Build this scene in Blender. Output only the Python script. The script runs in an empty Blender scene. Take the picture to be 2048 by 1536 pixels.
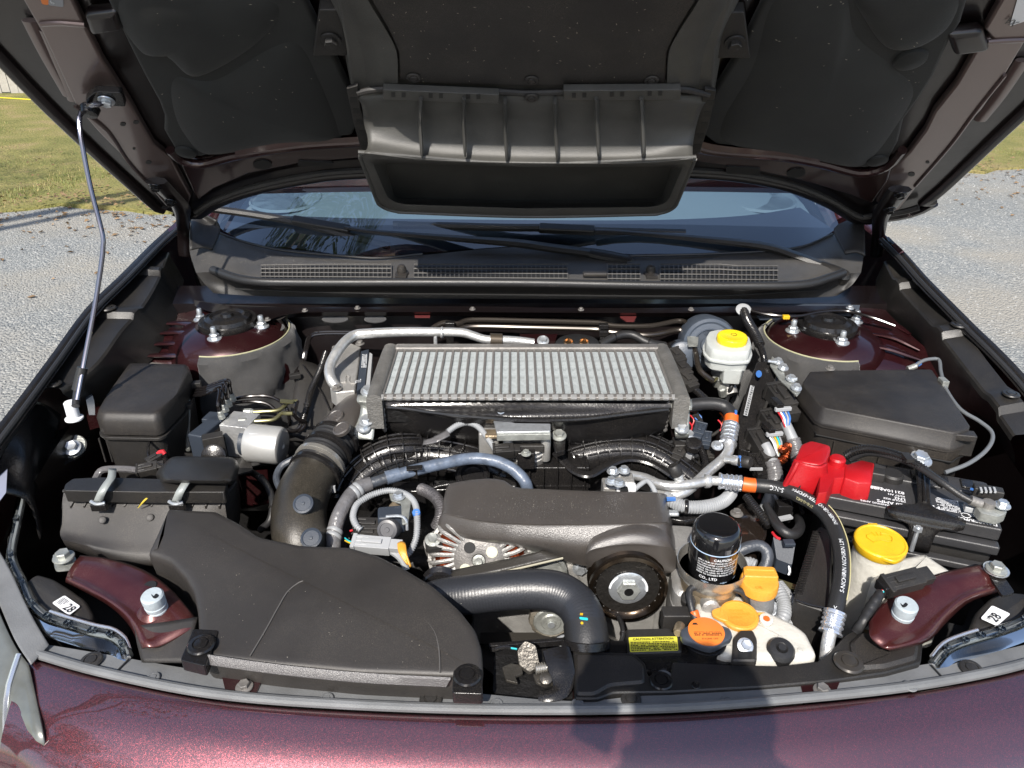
import bpy, bmesh, math, random
import numpy as np
from mathutils import Vector, Matrix, noise
random.seed(7)
rad = math.radians
SC = bpy.context.scene
COL = SC.collection
# ---------------- camera -------------------------------------------------
H = 1.70
TH = rad(28.0)
F = 1518.0
cam_d = bpy.data.cameras.new("camera")
cam_d.sensor_width = 36.0
cam_d.lens = F / 2048.0 * 36.0
cam_d.clip_start = 0.02
cam_d.clip_end = 400.0
cam = bpy.data.objects.new("camera", cam_d)
cam.location = (0, 0, H)
cam.rotation_euler = (math.pi / 2 - TH, 0, 0)
COL.objects.link(cam)
SC.camera = cam
# ---------------- light --------------------------------------------------
SUN = Vector((0.245, 1.0, -1.06)).normalized()      # the way the light travels
sun_d = bpy.data.lights.new("sun", 'SUN')
sun_d.energy = 4.6
sun_d.angle = rad(0.5)
sun_d.color = (1.0, 0.945, 0.87)
sun = bpy.data.objects.new("sun", sun_d)
sun.rotation_euler = SUN.to_track_quat('-Z', 'Y').to_euler()
COL.objects.link(sun)
W = bpy.data.worlds.new("World")
SC.world = W
W.use_nodes = True
nt = W.node_tree
for n in list(nt.nodes):
    nt.nodes.remove(n)
sky = nt.nodes.new("ShaderNodeTexSky")
sky.sky_type = 'NISHITA'
sky.sun_disc = False
sky.sun_elevation = math.asin(-SUN.z)
sky.sun_rotation = math.atan2(-SUN.x, -SUN.y)
sky.air_density = 1.0
sky.dust_density = 1.5
bg = nt.nodes.new("ShaderNodeBackground")
bg.inputs[1].default_value = 0.13
wo = nt.nodes.new("ShaderNodeOutputWorld")
nt.links.new(sky.outputs[0], bg.inputs[0])
nt.links.new(bg.outputs[0], wo.inputs[0])
SC.view_settings.view_transform = 'Standard'
SC.view_settings.look = 'None'
SC.view_settings.exposure = 0.58
SC.view_settings.gamma = 1.0
SC.view_settings.use_curve_mapping = False
SC.cycles.max_bounces = 8
SC.cycles.transparent_max_bounces = 12
SC.cycles.use_denoising = True
SC.cycles.sample_clamp_indirect = 4.0

# ---------------- measuring: a pixel of the 2048x1536 photo to a place ----
cT, sT = math.cos(TH), math.sin(TH)
def ray(px, py):
    u = (px - 1024.0) / F; v = (py - 768.0) / F
    return Vector((u, cT - v * sT, -sT - v * cT))
def P(px, py, z):
    r = ray(px, py); return Vector((0, 0, H)) + r * ((z - H) / r.z)
def PY(px, py, y):
    r = ray(px, py); return Vector((0, 0, H)) + r * (y / r.y)
def PL(px, py, p0, n):
    r = ray(px, py); o = Vector((0, 0, H))
    return o + r * ((Vector(p0) - o).dot(Vector(n)) / r.dot(Vector(n)))
def PS(l, z=None):
    return [P(a[0], a[1], a[2] if len(a) > 2 else z) for a in l]

# ---------------- materials ----------------------------------------------
MATS = {}
def mat(name, col, rough=0.5, metal=0.0, bump=0.0, bscale=300.0, var=0.0, vscale=20.0, coat=0.0,
        spec=0.5, trans=0.0, sss=0.0, dust=0.0, flake=0.0, crough=0.03, ior=None, aniso=0.0, rvar=0.0, sheen=0.0):
    m = bpy.data.materials.new(name); m.use_nodes = True
    t = m.node_tree; N = t.nodes; L = t.links
    b = N["Principled BSDF"]
    b.inputs["Base Color"].default_value = (*col, 1)
    b.inputs["Roughness"].default_value = rough
    b.inputs["Metallic"].default_value = metal
    b.inputs["Specular IOR Level"].default_value = spec
    b.inputs["Coat Weight"].default_value = coat
    b.inputs["Coat Roughness"].default_value = crough
    if flake: b.inputs["Coat IOR"].default_value = 2.1
    b.inputs["Transmission Weight"].default_value = trans
    if sheen:
        b.inputs["Sheen Weight"].default_value = sheen
        b.inputs["Sheen Roughness"].default_value = 0.4
    if ior: b.inputs["IOR"].default_value = ior
    if sss:
        b.inputs["Subsurface Weight"].default_value = sss
        b.inputs["Subsurface Radius"].default_value = (0.02, 0.02, 0.02)
        b.inputs["Subsurface Scale"].default_value = 1.0
    tc = N.new("ShaderNodeTexCoord")
    colsock = None
    def mixc(fac_sock, a, bcol):
        mx = N.new("ShaderNodeMix"); mx.data_type = 'RGBA'
        L.new(fac_sock, mx.inputs[0])
        if isinstance(a, tuple): mx.inputs[6].default_value = (*a, 1)
        else: L.new(a, mx.inputs[6])
        if isinstance(bcol, tuple): mx.inputs[7].default_value = (*bcol, 1)
        else: L.new(bcol, mx.inputs[7])
        return mx.outputs[2]
    def noi(scale, detail=4.0, rough_=0.6):
        n = N.new("ShaderNodeTexNoise"); n.inputs["Scale"].default_value = scale
        n.inputs["Detail"].default_value = detail; n.inputs["Roughness"].default_value = rough_
        L.new(tc.outputs["Object"], n.inputs["Vector"]); return n
    def ramp(s, lo, hi):
        r = N.new("ShaderNodeMapRange"); r.inputs[1].default_value = lo; r.inputs[2].default_value = hi
        L.new(s, r.inputs[0]); return r.outputs[0]
    if var:
        n = noi(vscale)
        colsock = mixc(ramp(n.outputs[0], 0.3, 0.7), tuple(c * (1 - var) for c in col), tuple(min(1, c * (1 + var)) for c in col))
    if dust:
        n = noi(9.0, 6.0, 0.7); n2 = noi(700.0, 2.0)
        mu = N.new("ShaderNodeMath"); mu.operation = 'MULTIPLY'
        L.new(ramp(n.outputs[0], 0.4, 0.75), mu.inputs[0]); L.new(ramp(n2.outputs[0], 0.45, 0.7), mu.inputs[1])
        mu2 = N.new("ShaderNodeMath"); mu2.operation = 'MULTIPLY'; mu2.inputs[1].default_value = dust
        L.new(mu.outputs[0], mu2.inputs[0])
        colsock = mixc(mu2.outputs[0], colsock if colsock else col, (0.30, 0.26, 0.20))
    if flake:
        v = N.new("ShaderNodeTexVoronoi"); v.inputs["Scale"].default_value = 1900.0
        L.new(tc.outputs["Object"], v.inputs["Vector"])
        sp = N.new("ShaderNodeSeparateColor"); L.new(v.outputs["Color"], sp.inputs[0])
        colsock = mixc(ramp(sp.outputs[0], 0.70, 1.0), colsock if colsock else col, (0.42, 0.075, 0.090))
        # every flake has its own small tilt
        g = N.new("ShaderNodeNewGeometry")
        sub = N.new("ShaderNodeVectorMath"); sub.operation = 'SUBTRACT'; sub.inputs[1].default_value = (0.5, 0.5, 0.5)
        L.new(v.outputs["Color"], sub.inputs[0])
        sca = N.new("ShaderNodeVectorMath"); sca.operation = 'SCALE'; sca.inputs[3].default_value = 0.15
        L.new(sub.outputs[0], sca.inputs[0])
        add = N.new("ShaderNodeVectorMath"); L.new(g.outputs["Normal"], add.inputs[0]); L.new(sca.outputs[0], add.inputs[1])
        nrm = N.new("ShaderNodeVectorMath"); nrm.operation = 'NORMALIZE'; L.new(add.outputs[0], nrm.inputs[0])
        L.new(nrm.outputs[0], b.inputs["Normal"])
    if colsock: L.new(colsock, b.inputs["Base Color"])
    if rvar:
        n = noi(14.0, 6.0, 0.7)
        r = N.new("ShaderNodeMapRange"); r.inputs[1].default_value = 0.3; r.inputs[2].default_value = 0.7
        r.inputs[3].default_value = max(0.03, rough - rvar); r.inputs[4].default_value = min(1, rough + rvar)
        L.new(n.outputs[0], r.inputs[0]); L.new(r.outputs[0], b.inputs["Roughness"])
    if bump:
        n = noi(bscale, 3.0); bp = N.new("ShaderNodeBump")
        bp.inputs["Strength"].default_value = min(1.0, bump); bp.inputs["Distance"].default_value = 0.6 / bscale
        L.new(n.outputs[0], bp.inputs["Height"]); L.new(bp.outputs[0], b.inputs["Normal"])
    MATS[name] = m
    return m
RED = (0.108, 0.046, 0.056)
paint = mat("car_paint", RED, 0.36, 0.85, flake=3.0, coat=1.0, crough=0.02)
paint_in = mat("inner_paint", (0.030, 0.0055, 0.0075), 0.30, 0.5, coat=1.0, crough=0.05, dust=0.15, rvar=0.05)
paint_hood_sheen = mat("hood_paint_ground_sheen", (0.150, 0.108, 0.100), 0.34, 0.6, coat=1.0, crough=0.10, dust=0.1)  # inner paint lightened; the sheen of the reflected ground is in its colour
paint_rail = mat("hood_rail_paint", (0.030, 0.012, 0.012), 0.30, 0.5, coat=1.0, crough=0.10, dust=0.1)
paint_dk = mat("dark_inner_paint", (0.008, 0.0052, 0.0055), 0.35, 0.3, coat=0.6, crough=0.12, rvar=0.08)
blk = mat("black_plastic", (0.015, 0.0142, 0.0138), 0.38, bump=0.5, bscale=1300, var=0.12, rvar=0.08, dust=0.16)
blk_g = mat("gloss_black_plastic", (0.010, 0.0095, 0.010), 0.20, bump=0.16, bscale=240, rvar=0.09, dust=0.12)
blk_m = mat("matt_black_plastic", (0.018, 0.017, 0.0165), 0.50, bump=0.55, bscale=1100, var=0.15, rvar=0.07, dust=0.18)
blk_t = mat("grained_plastic", (0.019, 0.017, 0.0162), 0.45, bump=0.8, bscale=1500, var=0.12, dust=0.22, rvar=0.05)
duct_m = mat("duct_plastic", (0.055, 0.054, 0.050), 0.42, bump=0.5, bscale=700, var=0.15, dust=0.12)
gry_cov = mat("grey_cover_plastic", (0.062, 0.055, 0.050), 0.29, spec=1.0, bump=0.7, bscale=700, var=0.08, dust=0.06)
trimg = mat("trim_rubber_grey", (0.13, 0.135, 0.14), 0.55, bump=0.4, bscale=500, var=0.22, vscale=12, dust=0.12)
rub = mat("rubber", (0.020, 0.020, 0.021), 0.40, bump=0.35, bscale=500, rvar=0.06)
rub_g = mat("grey_rubber", (0.055, 0.062, 0.075), 0.38, bump=0.4, bscale=220, var=0.3, vscale=40)
hose_b = mat("blue_grey_hose", (0.10, 0.125, 0.17), 0.34, bump=0.25, bscale=160, var=0.35, vscale=60)
loomg = mat("grey_loom", (0.27, 0.28, 0.29), 0.45, var=0.12, vscale=30)
tape_g = mat("grey_tape", (0.115, 0.112, 0.115), 0.28, bump=0.4, bscale=70, var=0.15)
alu = mat("bare_aluminium", (0.66, 0.66, 0.65), 0.36, 0.72, bump=0.35, bscale=160, var=0.14, vscale=50, rvar=0.1)
alu_c = mat("cast_aluminium", (0.42, 0.41, 0.39), 0.45, 0.6, bump=0.8, bscale=420, var=0.22, vscale=25, rvar=0.08)
alu_m = mat("matt_aluminium", (0.215, 0.205, 0.195), 0.50, 0.5, bump=0.5, bscale=300, var=0.18, vscale=30, dust=0.25)
fin_m = mat("fin_aluminium", (0.185, 0.205, 0.212), 0.55, 0.4, bump=0.9, bscale=900, var=0.25, vscale=90)
zinc = mat("zinc_plate", (0.58, 0.61, 0.64), 0.32, 0.75, bump=0.2, bscale=300, var=0.15, vscale=80)
zinc_o = mat("dull_zinc", (0.36, 0.37, 0.345), 0.46, 0.6, bump=0.4, bscale=250, var=0.25, vscale=60)
steel = mat("stainless_steel", (0.48, 0.46, 0.42), 0.26, 0.75, var=0.15, vscale=30)
chrome = mat("chrome", (0.72, 0.74, 0.78), 0.16, 0.8)
olive = mat("olive_line", (0.16, 0.15, 0.075), 0.30, 0.6)
blk_line = mat("black_line", (0.014, 0.012, 0.012), 0.18, 0.3, coat=0.5)
felt = mat("grey_felt", (0.038, 0.038, 0.039), 0.85, bump=1.0, bscale=700, var=0.25, vscale=16, dust=0.2, sheen=0.3)
pad_m = mat("insulation_felt", (0.0095, 0.0105, 0.0100), 0.72, bump=0.7, bscale=1500, var=0.35, vscale=7, dust=0.06, sheen=0.10)
yel = mat("yellow_plastic", (0.66, 0.40, 0.012), 0.40, sss=0.15, bump=0.2, bscale=300, var=0.08, vscale=40, dust=0.2)
yel_b = mat("brake_cap_yellow", (0.80, 0.58, 0.01), 0.34, sss=0.15, bump=0.1, bscale=300)
ory = mat("orange_yellow_plastic", (0.66, 0.30, 0.035), 0.42, sss=0.15, bump=0.3, bscale=300, var=0.10, dust=0.15)
org = mat("orange_band", (0.62, 0.11, 0.015), 0.42, var=0.1)
redp = mat("red_rubber", (0.36, 0.006, 0.010), 0.42, bump=0.35, bscale=380, var=0.12)
wht = mat("milky_plastic", (0.56, 0.545, 0.49), 0.38, sss=0.4, bump=0.2, bscale=60, var=0.07, vscale=14, dust=0.12)
wht2 = mat("milky_grey_plastic", (0.45, 0.47, 0.455), 0.36, sss=0.35, bump=0.15, bscale=90, var=0.05)
lab_w = mat("white_label", (0.75, 0.76, 0.78), 0.4)
lab_y = mat("yellow_label", (0.62, 0.58, 0.06), 0.4)
lab_o = mat("orange_label", (0.72, 0.19, 0.03), 0.42)
ink = mat("black_ink", (0.012, 0.012, 0.012), 0.5)
ink_w = mat("white_ink", (0.62, 0.64, 0.66), 0.5)
ink_y = mat("faded_yellow_ink", (0.48, 0.44, 0.24), 0.5)
copper = mat("copper_wire", (0.30, 0.06, 0.02), 0.3, 0.9, bump=0.6, bscale=700)
dull_st = mat("stained_steel", (0.085, 0.078, 0.068), 0.36, 0.6, var=0.25, vscale=25, bump=0.4, bscale=200)
rustm = mat("gilded_steel", (0.40, 0.32, 0.22), 0.38, 0.8, var=0.5, vscale=35, bump=0.4, bscale=200)
bluep = mat("blue_clip", (0.05, 0.16, 0.45), 0.4)
cyanp = mat("cyan_mark", (0.02, 0.45, 0.50), 0.4)
navy = mat("dark_slate_plastic", (0.030, 0.038, 0.052), 0.45, bump=0.4, bscale=900)
gry_p = mat("light_grey_plastic", (0.33, 0.34, 0.35), 0.45, bump=0.2, bscale=400)
gry_stop = mat("grey_rubber_stop", (0.36, 0.41, 0.44), 0.55, bump=0.3, bscale=250, var=0.1)
def pane_mat(name, tint, rough, gain=1.0):
    m = bpy.data.materials.new(name); m.use_nodes = True; t = m.node_tree; N = t.nodes; L = t.links
    for n in list(N): N.remove(n)
    o = N.new("ShaderNodeOutputMaterial"); mx = N.new("ShaderNodeMixShader"); tr = N.new("ShaderNodeBsdfTransparent"); gl = N.new("ShaderNodeBsdfGlossy"); fr = N.new("ShaderNodeFresnel")
    tr.inputs[0].default_value = (*tint, 1); gl.inputs["Roughness"].default_value = rough; fr.inputs[0].default_value = 1.55
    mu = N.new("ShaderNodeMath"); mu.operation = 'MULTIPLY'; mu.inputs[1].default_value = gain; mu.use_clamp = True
    L.new(fr.outputs[0], mu.inputs[0]); L.new(mu.outputs[0], mx.inputs[0]); L.new(tr.outputs[0], mx.inputs[1]); L.new(gl.outputs[0], mx.inputs[2]); L.new(mx.outputs[0], o.inputs[0])
    return m
lens_m = pane_mat("clear_lens", (.85, .87, .87), .04)
redw = mat("red_wire", (0.5, 0.02, 0.03), 0.4)
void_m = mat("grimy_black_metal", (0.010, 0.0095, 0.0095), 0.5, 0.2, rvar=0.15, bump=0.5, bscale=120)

# ---------------- mesh tools ---------------------------------------------
def org_of(o):
    v = Vector((0, 0, 0))
    while o is not None:
        v = v + o.location; o = o.parent
    return v
def T(name, label, cat, loc=(0, 0, 0), group=None, kind=None):
    o = bpy.data.objects.new(name, None); o.empty_display_size = 0.05
    COL.objects.link(o); o.location = loc
    tag(o, label, cat, group, kind); return o
def tag(o, label=None, cat=None, group=None, kind=None):
    if label: o["label"] = label
    if cat: o["category"] = cat
    if group: o["group"] = group
    if kind: o["kind"] = kind
    return o
class G:
    """verts and faces gathered for one mesh object (one part)"""
    def __init__(s): s.v = []; s.f = []
    def add(s, vf):
        n = len(s.v); s.v += [Vector(a) for a in vf[0]]; s.f += [tuple(i + n for i in f) for f in vf[1]]; return s
def mk(name, vf, m, parent=None, bevel=0.0, seg=2, sub=0, flat=False, angle=35, solid=0.0, label=None):
    if isinstance(vf, G): vf = (vf.v, vf.f)
    me = bpy.data.meshes.new(name)
    o3 = org_of(parent)
    me.from_pydata([tuple(Vector(v) - o3) for v in vf[0]], [], vf[1])
    bm = bmesh.new(); bm.from_mesh(me)
    bmesh.ops.recalc_face_normals(bm, faces=bm.faces); bm.to_mesh(me); bm.free()
    me.materials.append(m)
    if not flat:
        me.shade_smooth()
        me.set_sharp_from_angle(angle=rad(angle))
    o = bpy.data.objects.new(name, me); COL.objects.link(o)
    if parent: o.parent = parent
    if solid:
        d = o.modifiers.new("s", 'SOLIDIFY'); d.thickness = solid; d.offset = 0
    if bevel:
        d = o.modifiers.new("b", 'BEVEL'); d.width = bevel; d.segments = seg; d.limit_method = 'ANGLE'
        d.angle_limit = rad(30); d.harden_normals = False
        if not flat: me.set_sharp_from_angle(angle=rad(180))
        if not flat:
            me.shade_smooth()
            w = o.modifiers.new("w", 'WEIGHTED_NORMAL'); w.keep_sharp = False
    if sub:
        d = o.modifiers.new("u", 'SUBSURF'); d.levels = sub; d.render_levels = sub
    if label: o["label"] = label
    return o
def cat_path(pts, step=None, n=None):
    pts = [Vector(p) for p in pts]
    if len(pts) == 2:
        dense = [pts[0].lerp(pts[1], i / 20) for i in range(21)]
    else:
        q = [pts[0] * 2 - pts[1]] + pts + [pts[-1] * 2 - pts[-2]]
        dense = []
        for i in range(1, len(q) - 2):
            a, b, c, d = q[i - 1], q[i], q[i + 1], q[i + 2]
            for k in range(14):
                t = k / 14
                dense.append(0.5 * ((2 * b) + (c - a) * t + (2 * a - 5 * b + 4 * c - d) * t * t + (3 * b - a - 3 * c + d) * t ** 3))
        dense.append(pts[-1])
    L = [0]
    for i in range(1, len(dense)): L.append(L[-1] + (dense[i] - dense[i - 1]).length)
    tot = L[-1]
    if n is None: n = max(2, int(tot / step) + 1)
    out = []; j = 0
    for i in range(n + 1):
        s = tot * i / n
        while j < len(L) - 2 and L[j + 1] < s: j += 1
        f = (s - L[j]) / max(1e-9, L[j + 1] - L[j]); out.append(dense[j].lerp(dense[j + 1], min(1, f)))
    return out, tot
def frames(path):
    t0 = (path[1] - path[0]).normalized()
    up = Vector((0, 0, 1)) if abs(t0.z) < 0.9 else Vector((0, 1, 0))
    nrm = (up - t0 * up.dot(t0)).normalized(); fr = []
    for i in range(len(path)):
        a = path[max(0, i - 1)]; b = path[min(len(path) - 1, i + 1)]
        t = (b - a).normalized()
        nrm = (nrm - t * nrm.dot(t)).normalized()
        fr.append((t, nrm, t.cross(nrm)))
    return fr
def tube(pts, r, n=12, step=0.006, corr=None, caps=True, sq=None, steps=None):
    """swept pipe; r a number or a list along the length; corr=(pitch, depth) makes rings"""
    if corr: step = corr[0] / 4
    path, tot = cat_path(pts, step, steps); fr = frames(path); V_ = []; F_ = []
    m = len(path)
    for i, p in enumerate(path):
        s = i / (m - 1)
        if isinstance(r, (list, tuple)):
            x = s * (len(r) - 1); k = min(len(r) - 2, int(x)); rr = r[k] + (r[k + 1] - r[k]) * (x - k)
        else: rr = r
        if corr: rr += corr[1] * (0.5 if (i % 4) in (1, 2) else -0.5)
        t, a, b = fr[i]
        for k in range(n):
            an = 2 * math.pi * k / n
            ca, sa = math.cos(an), math.sin(an)
            if sq: ca, sa = ca * sq[0], sa * sq[1]
            V_.append(p + a * (rr * ca) + b * (rr * sa))
    for i in range(m - 1):
        for k in range(n):
            F_.append((i * n + k, i * n + (k + 1) % n, (i + 1) * n + (k + 1) % n, (i + 1) * n + k))
    if caps:
        F_.append(tuple(range(n))[::-1]); F_.append(tuple((m - 1) * n + k for k in range(n)))
    return V_, F_
def basis(axis, ref=None):
    a = Vector(axis).normalized()
    r = Vector(ref) if ref is not None else (Vector((1, 0, 0)) if abs(a.x) < 0.8 else Vector((0, 1, 0)))
    x = (r - a * r.dot(a)).normalized(); return x, a.cross(x), a
def lathe(prof, pos, axis=(0, 0, 1), n=28, a0=0.0, a1=2 * math.pi, ref=None, wob=None):
    x, y, a = basis(axis, ref); pos = Vector(pos); full = abs(a1 - a0 - 2 * math.pi) < 1e-6
    cnt = n if full else n + 1
    V_ = []; F_ = []
    for j, (r, h) in enumerate(prof):
        for k in range(cnt):
            an = a0 + (a1 - a0) * k / n
            rr = r * (wob(an, j) if wob else 1.0)
            V_.append(pos + a * h + x * (math.cos(an) * rr) + y * (math.sin(an) * rr))
    for j in range(len(prof) - 1):
        for k in range(n):
            k2 = (k + 1) % cnt
            F_.append((j * cnt + k, j * cnt + k2, (j + 1) * cnt + k2, (j + 1) * cnt + k))
    if full:
        if prof[0][0] > 1e-5: F_.append(tuple(range(cnt))[::-1])
        if prof[-1][0] > 1e-5: F_.append(tuple((len(prof) - 1) * cnt + k for k in range(cnt)))
    return V_, F_
def prism(top, down):
    """top: 3D polygon; down: vector, number or list of bottom points"""
    top = [Vector(p) for p in top]; n = len(top)
    if isinstance(down, (int, float)): down = Vector((0, 0, -down))
    bot = [p + down for p in top] if isinstance(down, Vector) else [Vector(p) for p in down]
    F_ = [tuple(range(n)), tuple(range(n, 2 * n))[::-1]]
    for i in range(n): F_.append((i, i + n, (i + 1) % n + n, (i + 1) % n))
    return top + bot, F_
def rpoly(pts, r, n=4):
    """polygon with rounded corners; r a number or one per corner"""
    pts = [Vector(p) for p in pts]; out = []; m = len(pts)
    for i in range(m):
        rr = r[i] if isinstance(r, (list, tuple)) else r
        p, a, b = pts[i], pts[i - 1], pts[(i + 1) % m]
        if rr <= 0: out.append(p); continue
        da, db = (a - p), (b - p); la, lb = da.length, db.length
        rr = min(rr, la * 0.48, lb * 0.48)
        s, e = p + da * (rr / la), p + db * (rr / lb)
        for k in range(n + 1):
            t = k / n; out.append(s * (1 - t) ** 2 + p * 2 * t * (1 - t) + e * t * t)
    return out
def spoly(pts, n=5):
    """closed smooth outline through the points"""
    pts = [Vector(p) for p in pts]; m = len(pts); out = []
    for i in range(m):
        a, b, c, d = pts[i - 1], pts[i], pts[(i + 1) % m], pts[(i + 2) % m]
        for k in range(n):
            t = k / n
            out.append(0.5 * ((2 * b) + (c - a) * t + (2 * a - 5 * b + 4 * c - d) * t * t + (3 * b - a - 3 * c + d) * t ** 3))
    return out
def cr(pts, n):
    return cat_path(pts, n=n)[0]
def cri(pts, n):
    """smooth points, sampled evenly by index so that matching rows stay matched"""
    m = len(pts) - 1; q = [pts[0] * 2 - pts[1]] + list(pts) + [pts[-1] * 2 - pts[-2]]; out = []
    for k in range(n + 1):
        x = m * k / n; i = min(m - 1, int(x)); t = x - i; a, b, c, d = q[i], q[i + 1], q[i + 2], q[i + 3]
        out.append(0.5 * ((2 * b) + (c - a) * t + (2 * a - 5 * b + 4 * c - d) * t * t + (3 * b - a - 3 * c + d) * t ** 3))
    return out
def loft(rows, nu=None, nv=None, closed=False, caps=False):
    """surface through rows of points; nu, nv smooth it along and across"""
    rows = [[Vector(p) for p in r] for r in rows]
    if nu: rows = [cri(r, nu) for r in rows]
    if nv:
        colz = [cri([r[i] for r in rows], nv) for i in range(len(rows[0]))]
        rows = [[c[j] for c in colz] for j in range(len(colz[0]))]
    n = len(rows[0]); V_ = [p for r in rows for p in r]; F_ = []
    for j in range(len(rows) - 1):
        for i in range(n if closed else n - 1):
            i2 = (i + 1) % n; F_.append((j * n + i, j * n + i2, (j + 1) * n + i2, (j + 1) * n + i))
    if caps:
        F_.append(tuple(range(n))[::-1]); F_.append(tuple((len(rows) - 1) * n + k for k in range(n)))
    return V_, F_
def box(c, s, x=(1, 0, 0), z=(0, 0, 1)):
    c = Vector(c); z = Vector(z).normalized(); x = Vector(x); x = (x - z * x.dot(z)).normalized(); y = z.cross(x)
    V_ = [c + x * (s[0] / 2 * i) + y * (s[1] / 2 * j) + z * (s[2] / 2 * k) for k in (-1, 1) for (i, j) in ((-1, -1), (1, -1), (1, 1), (-1, 1))]
    return V_, [(0, 3, 2, 1), (4, 5, 6, 7), (0, 1, 5, 4), (1, 2, 6, 5), (2, 3, 7, 6), (3, 0, 4, 7)]
CACHE = {}
def shared(key, build, m, parent, pos, axis=(0, 0, 1), scale=1.0, name=None, ref=None, flat=False, angle=35, spin=0.0):
    """an object of a cached mesh, standing at pos with its z along axis"""
    if (key, m.name) not in CACHE:
        vf = build(); vf = (vf.v, vf.f) if isinstance(vf, G) else vf
        me = bpy.data.meshes.new(key); me.from_pydata([tuple(v) for v in vf[0]], [], vf[1])
        bm = bmesh.new(); bm.from_mesh(me); bmesh.ops.recalc_face_normals(bm, faces=bm.faces); bm.to_mesh(me); bm.free()
        me.materials.append(m)
        if not flat: me.shade_smooth(); me.set_sharp_from_angle(angle=rad(angle))
        CACHE[(key, m.name)] = me
    o = bpy.data.objects.new(name or key, CACHE[(key, m.name)]); COL.objects.link(o)
    x, y, a = basis(axis, ref)
    M = Matrix((x, y, a)).transposed().to_4x4() @ Matrix.Rotation(spin, 4, 'Z') @ Matrix.Scale(scale, 4)
    M.translation = Vector(pos) - org_of(parent)
    if parent: o.parent = parent
    o.matrix_local = M
    return o
def _hexbolt():
    g = G(); g.add(lathe([(0.0085, 0), (0.0088, 0.0008), (0.0085, 0.0018), (0.0060, 0.0024)], (0, 0, 0), n=20))
    g.add(lathe([(0.0055, 0.0018), (0.0058, 0.0060), (0.0052, 0.0068), (0.0030, 0.0064), (0.0, 0.0064)], (0, 0, 0), n=6)); return g
def _stud():
    g = _hexbolt(); g.add(lathe([(0.0034, 0.006), (0.0034, 0.014), (0.0028, 0.0152), (0, 0.0152)], (0, 0, 0), n=12)); return g
def _clip():
    g = G(); g.add(lathe([(0.0095, 0), (0.0098, 0.0010), (0.0088, 0.0022), (0.0060, 0.0026), (0.0056, 0.0018), (0.0050, 0.0018), (0.0046, 0.0030), (0, 0.0034)], (0, 0, 0), n=24)); return g
def bolt(parent, pos, axis=(0, 0, 1), s=1.0, m=None, name="bolt", stud=False):
    return shared("stud_nut" if stud else "hex_bolt", _stud if stud else _hexbolt, m or zinc, parent, pos, axis, s, name, spin=random.uniform(0, 1))
def clip(parent, pos, axis=(0, 0, 1), s=1.0, m=None, name="push_clip"):
    return shared("push_clip", _clip, m or blk, parent, pos, axis, s, name, spin=random.uniform(0, 3))
def text(body, parent, o, xd, yd, size, m, name="lettering", fn=None, align='LEFT', sx=1.0, bold=0.0, thick=0.0003):
    """flat print: o where it starts, xd and yd its reading and upward directions; fn(u, v) bends it"""
    c = bpy.data.curves.new(name, 'FONT'); c.body = body; c.size = size; c.align_x = align; c.resolution_u = 2
    if bold: c.offset = bold * size
    t = bpy.data.objects.new(name, c); COL.objects.link(t)
    me = bpy.data.meshes.new_from_object(t); COL.objects.unlink(t); bpy.data.objects.remove(t); bpy.data.curves.remove(c)
    xd = Vector(xd).normalized(); yd = Vector(yd); yd = (yd - xd * yd.dot(xd)).normalized(); nd = xd.cross(yd)
    o = Vector(o) if o is not None else None; og = org_of(parent)
    for v in me.vertices:
        u, w = v.co.x * sx, v.co.y
        v.co = (fn(u, w) if fn else o + xd * u + yd * w + nd * thick) - og
    me.materials.clear(); me.materials.append(m)
    ob = bpy.data.objects.new(name, me); COL.objects.link(ob); ob.parent = parent
    return ob
def quadframe(a, b, d):
    a, b, d = Vector(a), Vector(b), Vector(d)
    x = (b - a); y = (d - a); return a, x, y, x.cross(y).normalized()
def prints(parent, a, b, d, lines, m, name="fine_print", seed=1, th=0.00025, fill=0.9):
    """small unreadable print: rows of short bars inside the frame a (start), b (end of row), d (last row)"""
    R = random.Random(seed); a, x, y, n = quadframe(a, b, d); g = G()
    for j in range(lines):
        t = (j + 0.5) / lines; s = 0.0; end = 1.0 if R.random() < 0.6 else R.uniform(0.6, 1.0)
        while s < end:
            w = R.uniform(0.02, 0.07); e = min(end, s + w); hh = 0.30 / lines
            p = [a + x * s + y * (t - hh), a + x * e + y * (t - hh), a + x * e + y * (t + hh), a + x * s + y * (t + hh)]
            k = len(g.v); g.v += [q + n * th for q in p]; g.f.append((k, k + 1, k + 2, k + 3))
            s = e + 0.012
            if R.random() > fill: s += 0.05
    return mk(name, g, m, parent, flat=True)
def plate(name, quad, m, parent, th=0.0004, r=0.003):
    q = rpoly(quad, r, 3); n = (q[len(q) // 3] - q[0]).cross(q[2 * len(q) // 3] - q[0]).normalized()
    if n.dot(Vector((0, 0, H)) - q[0]) < 0: n = -n
    return mk(name, prism([p + n * th for p in q], -n * th * 1.6), m, parent, flat=True)

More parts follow.
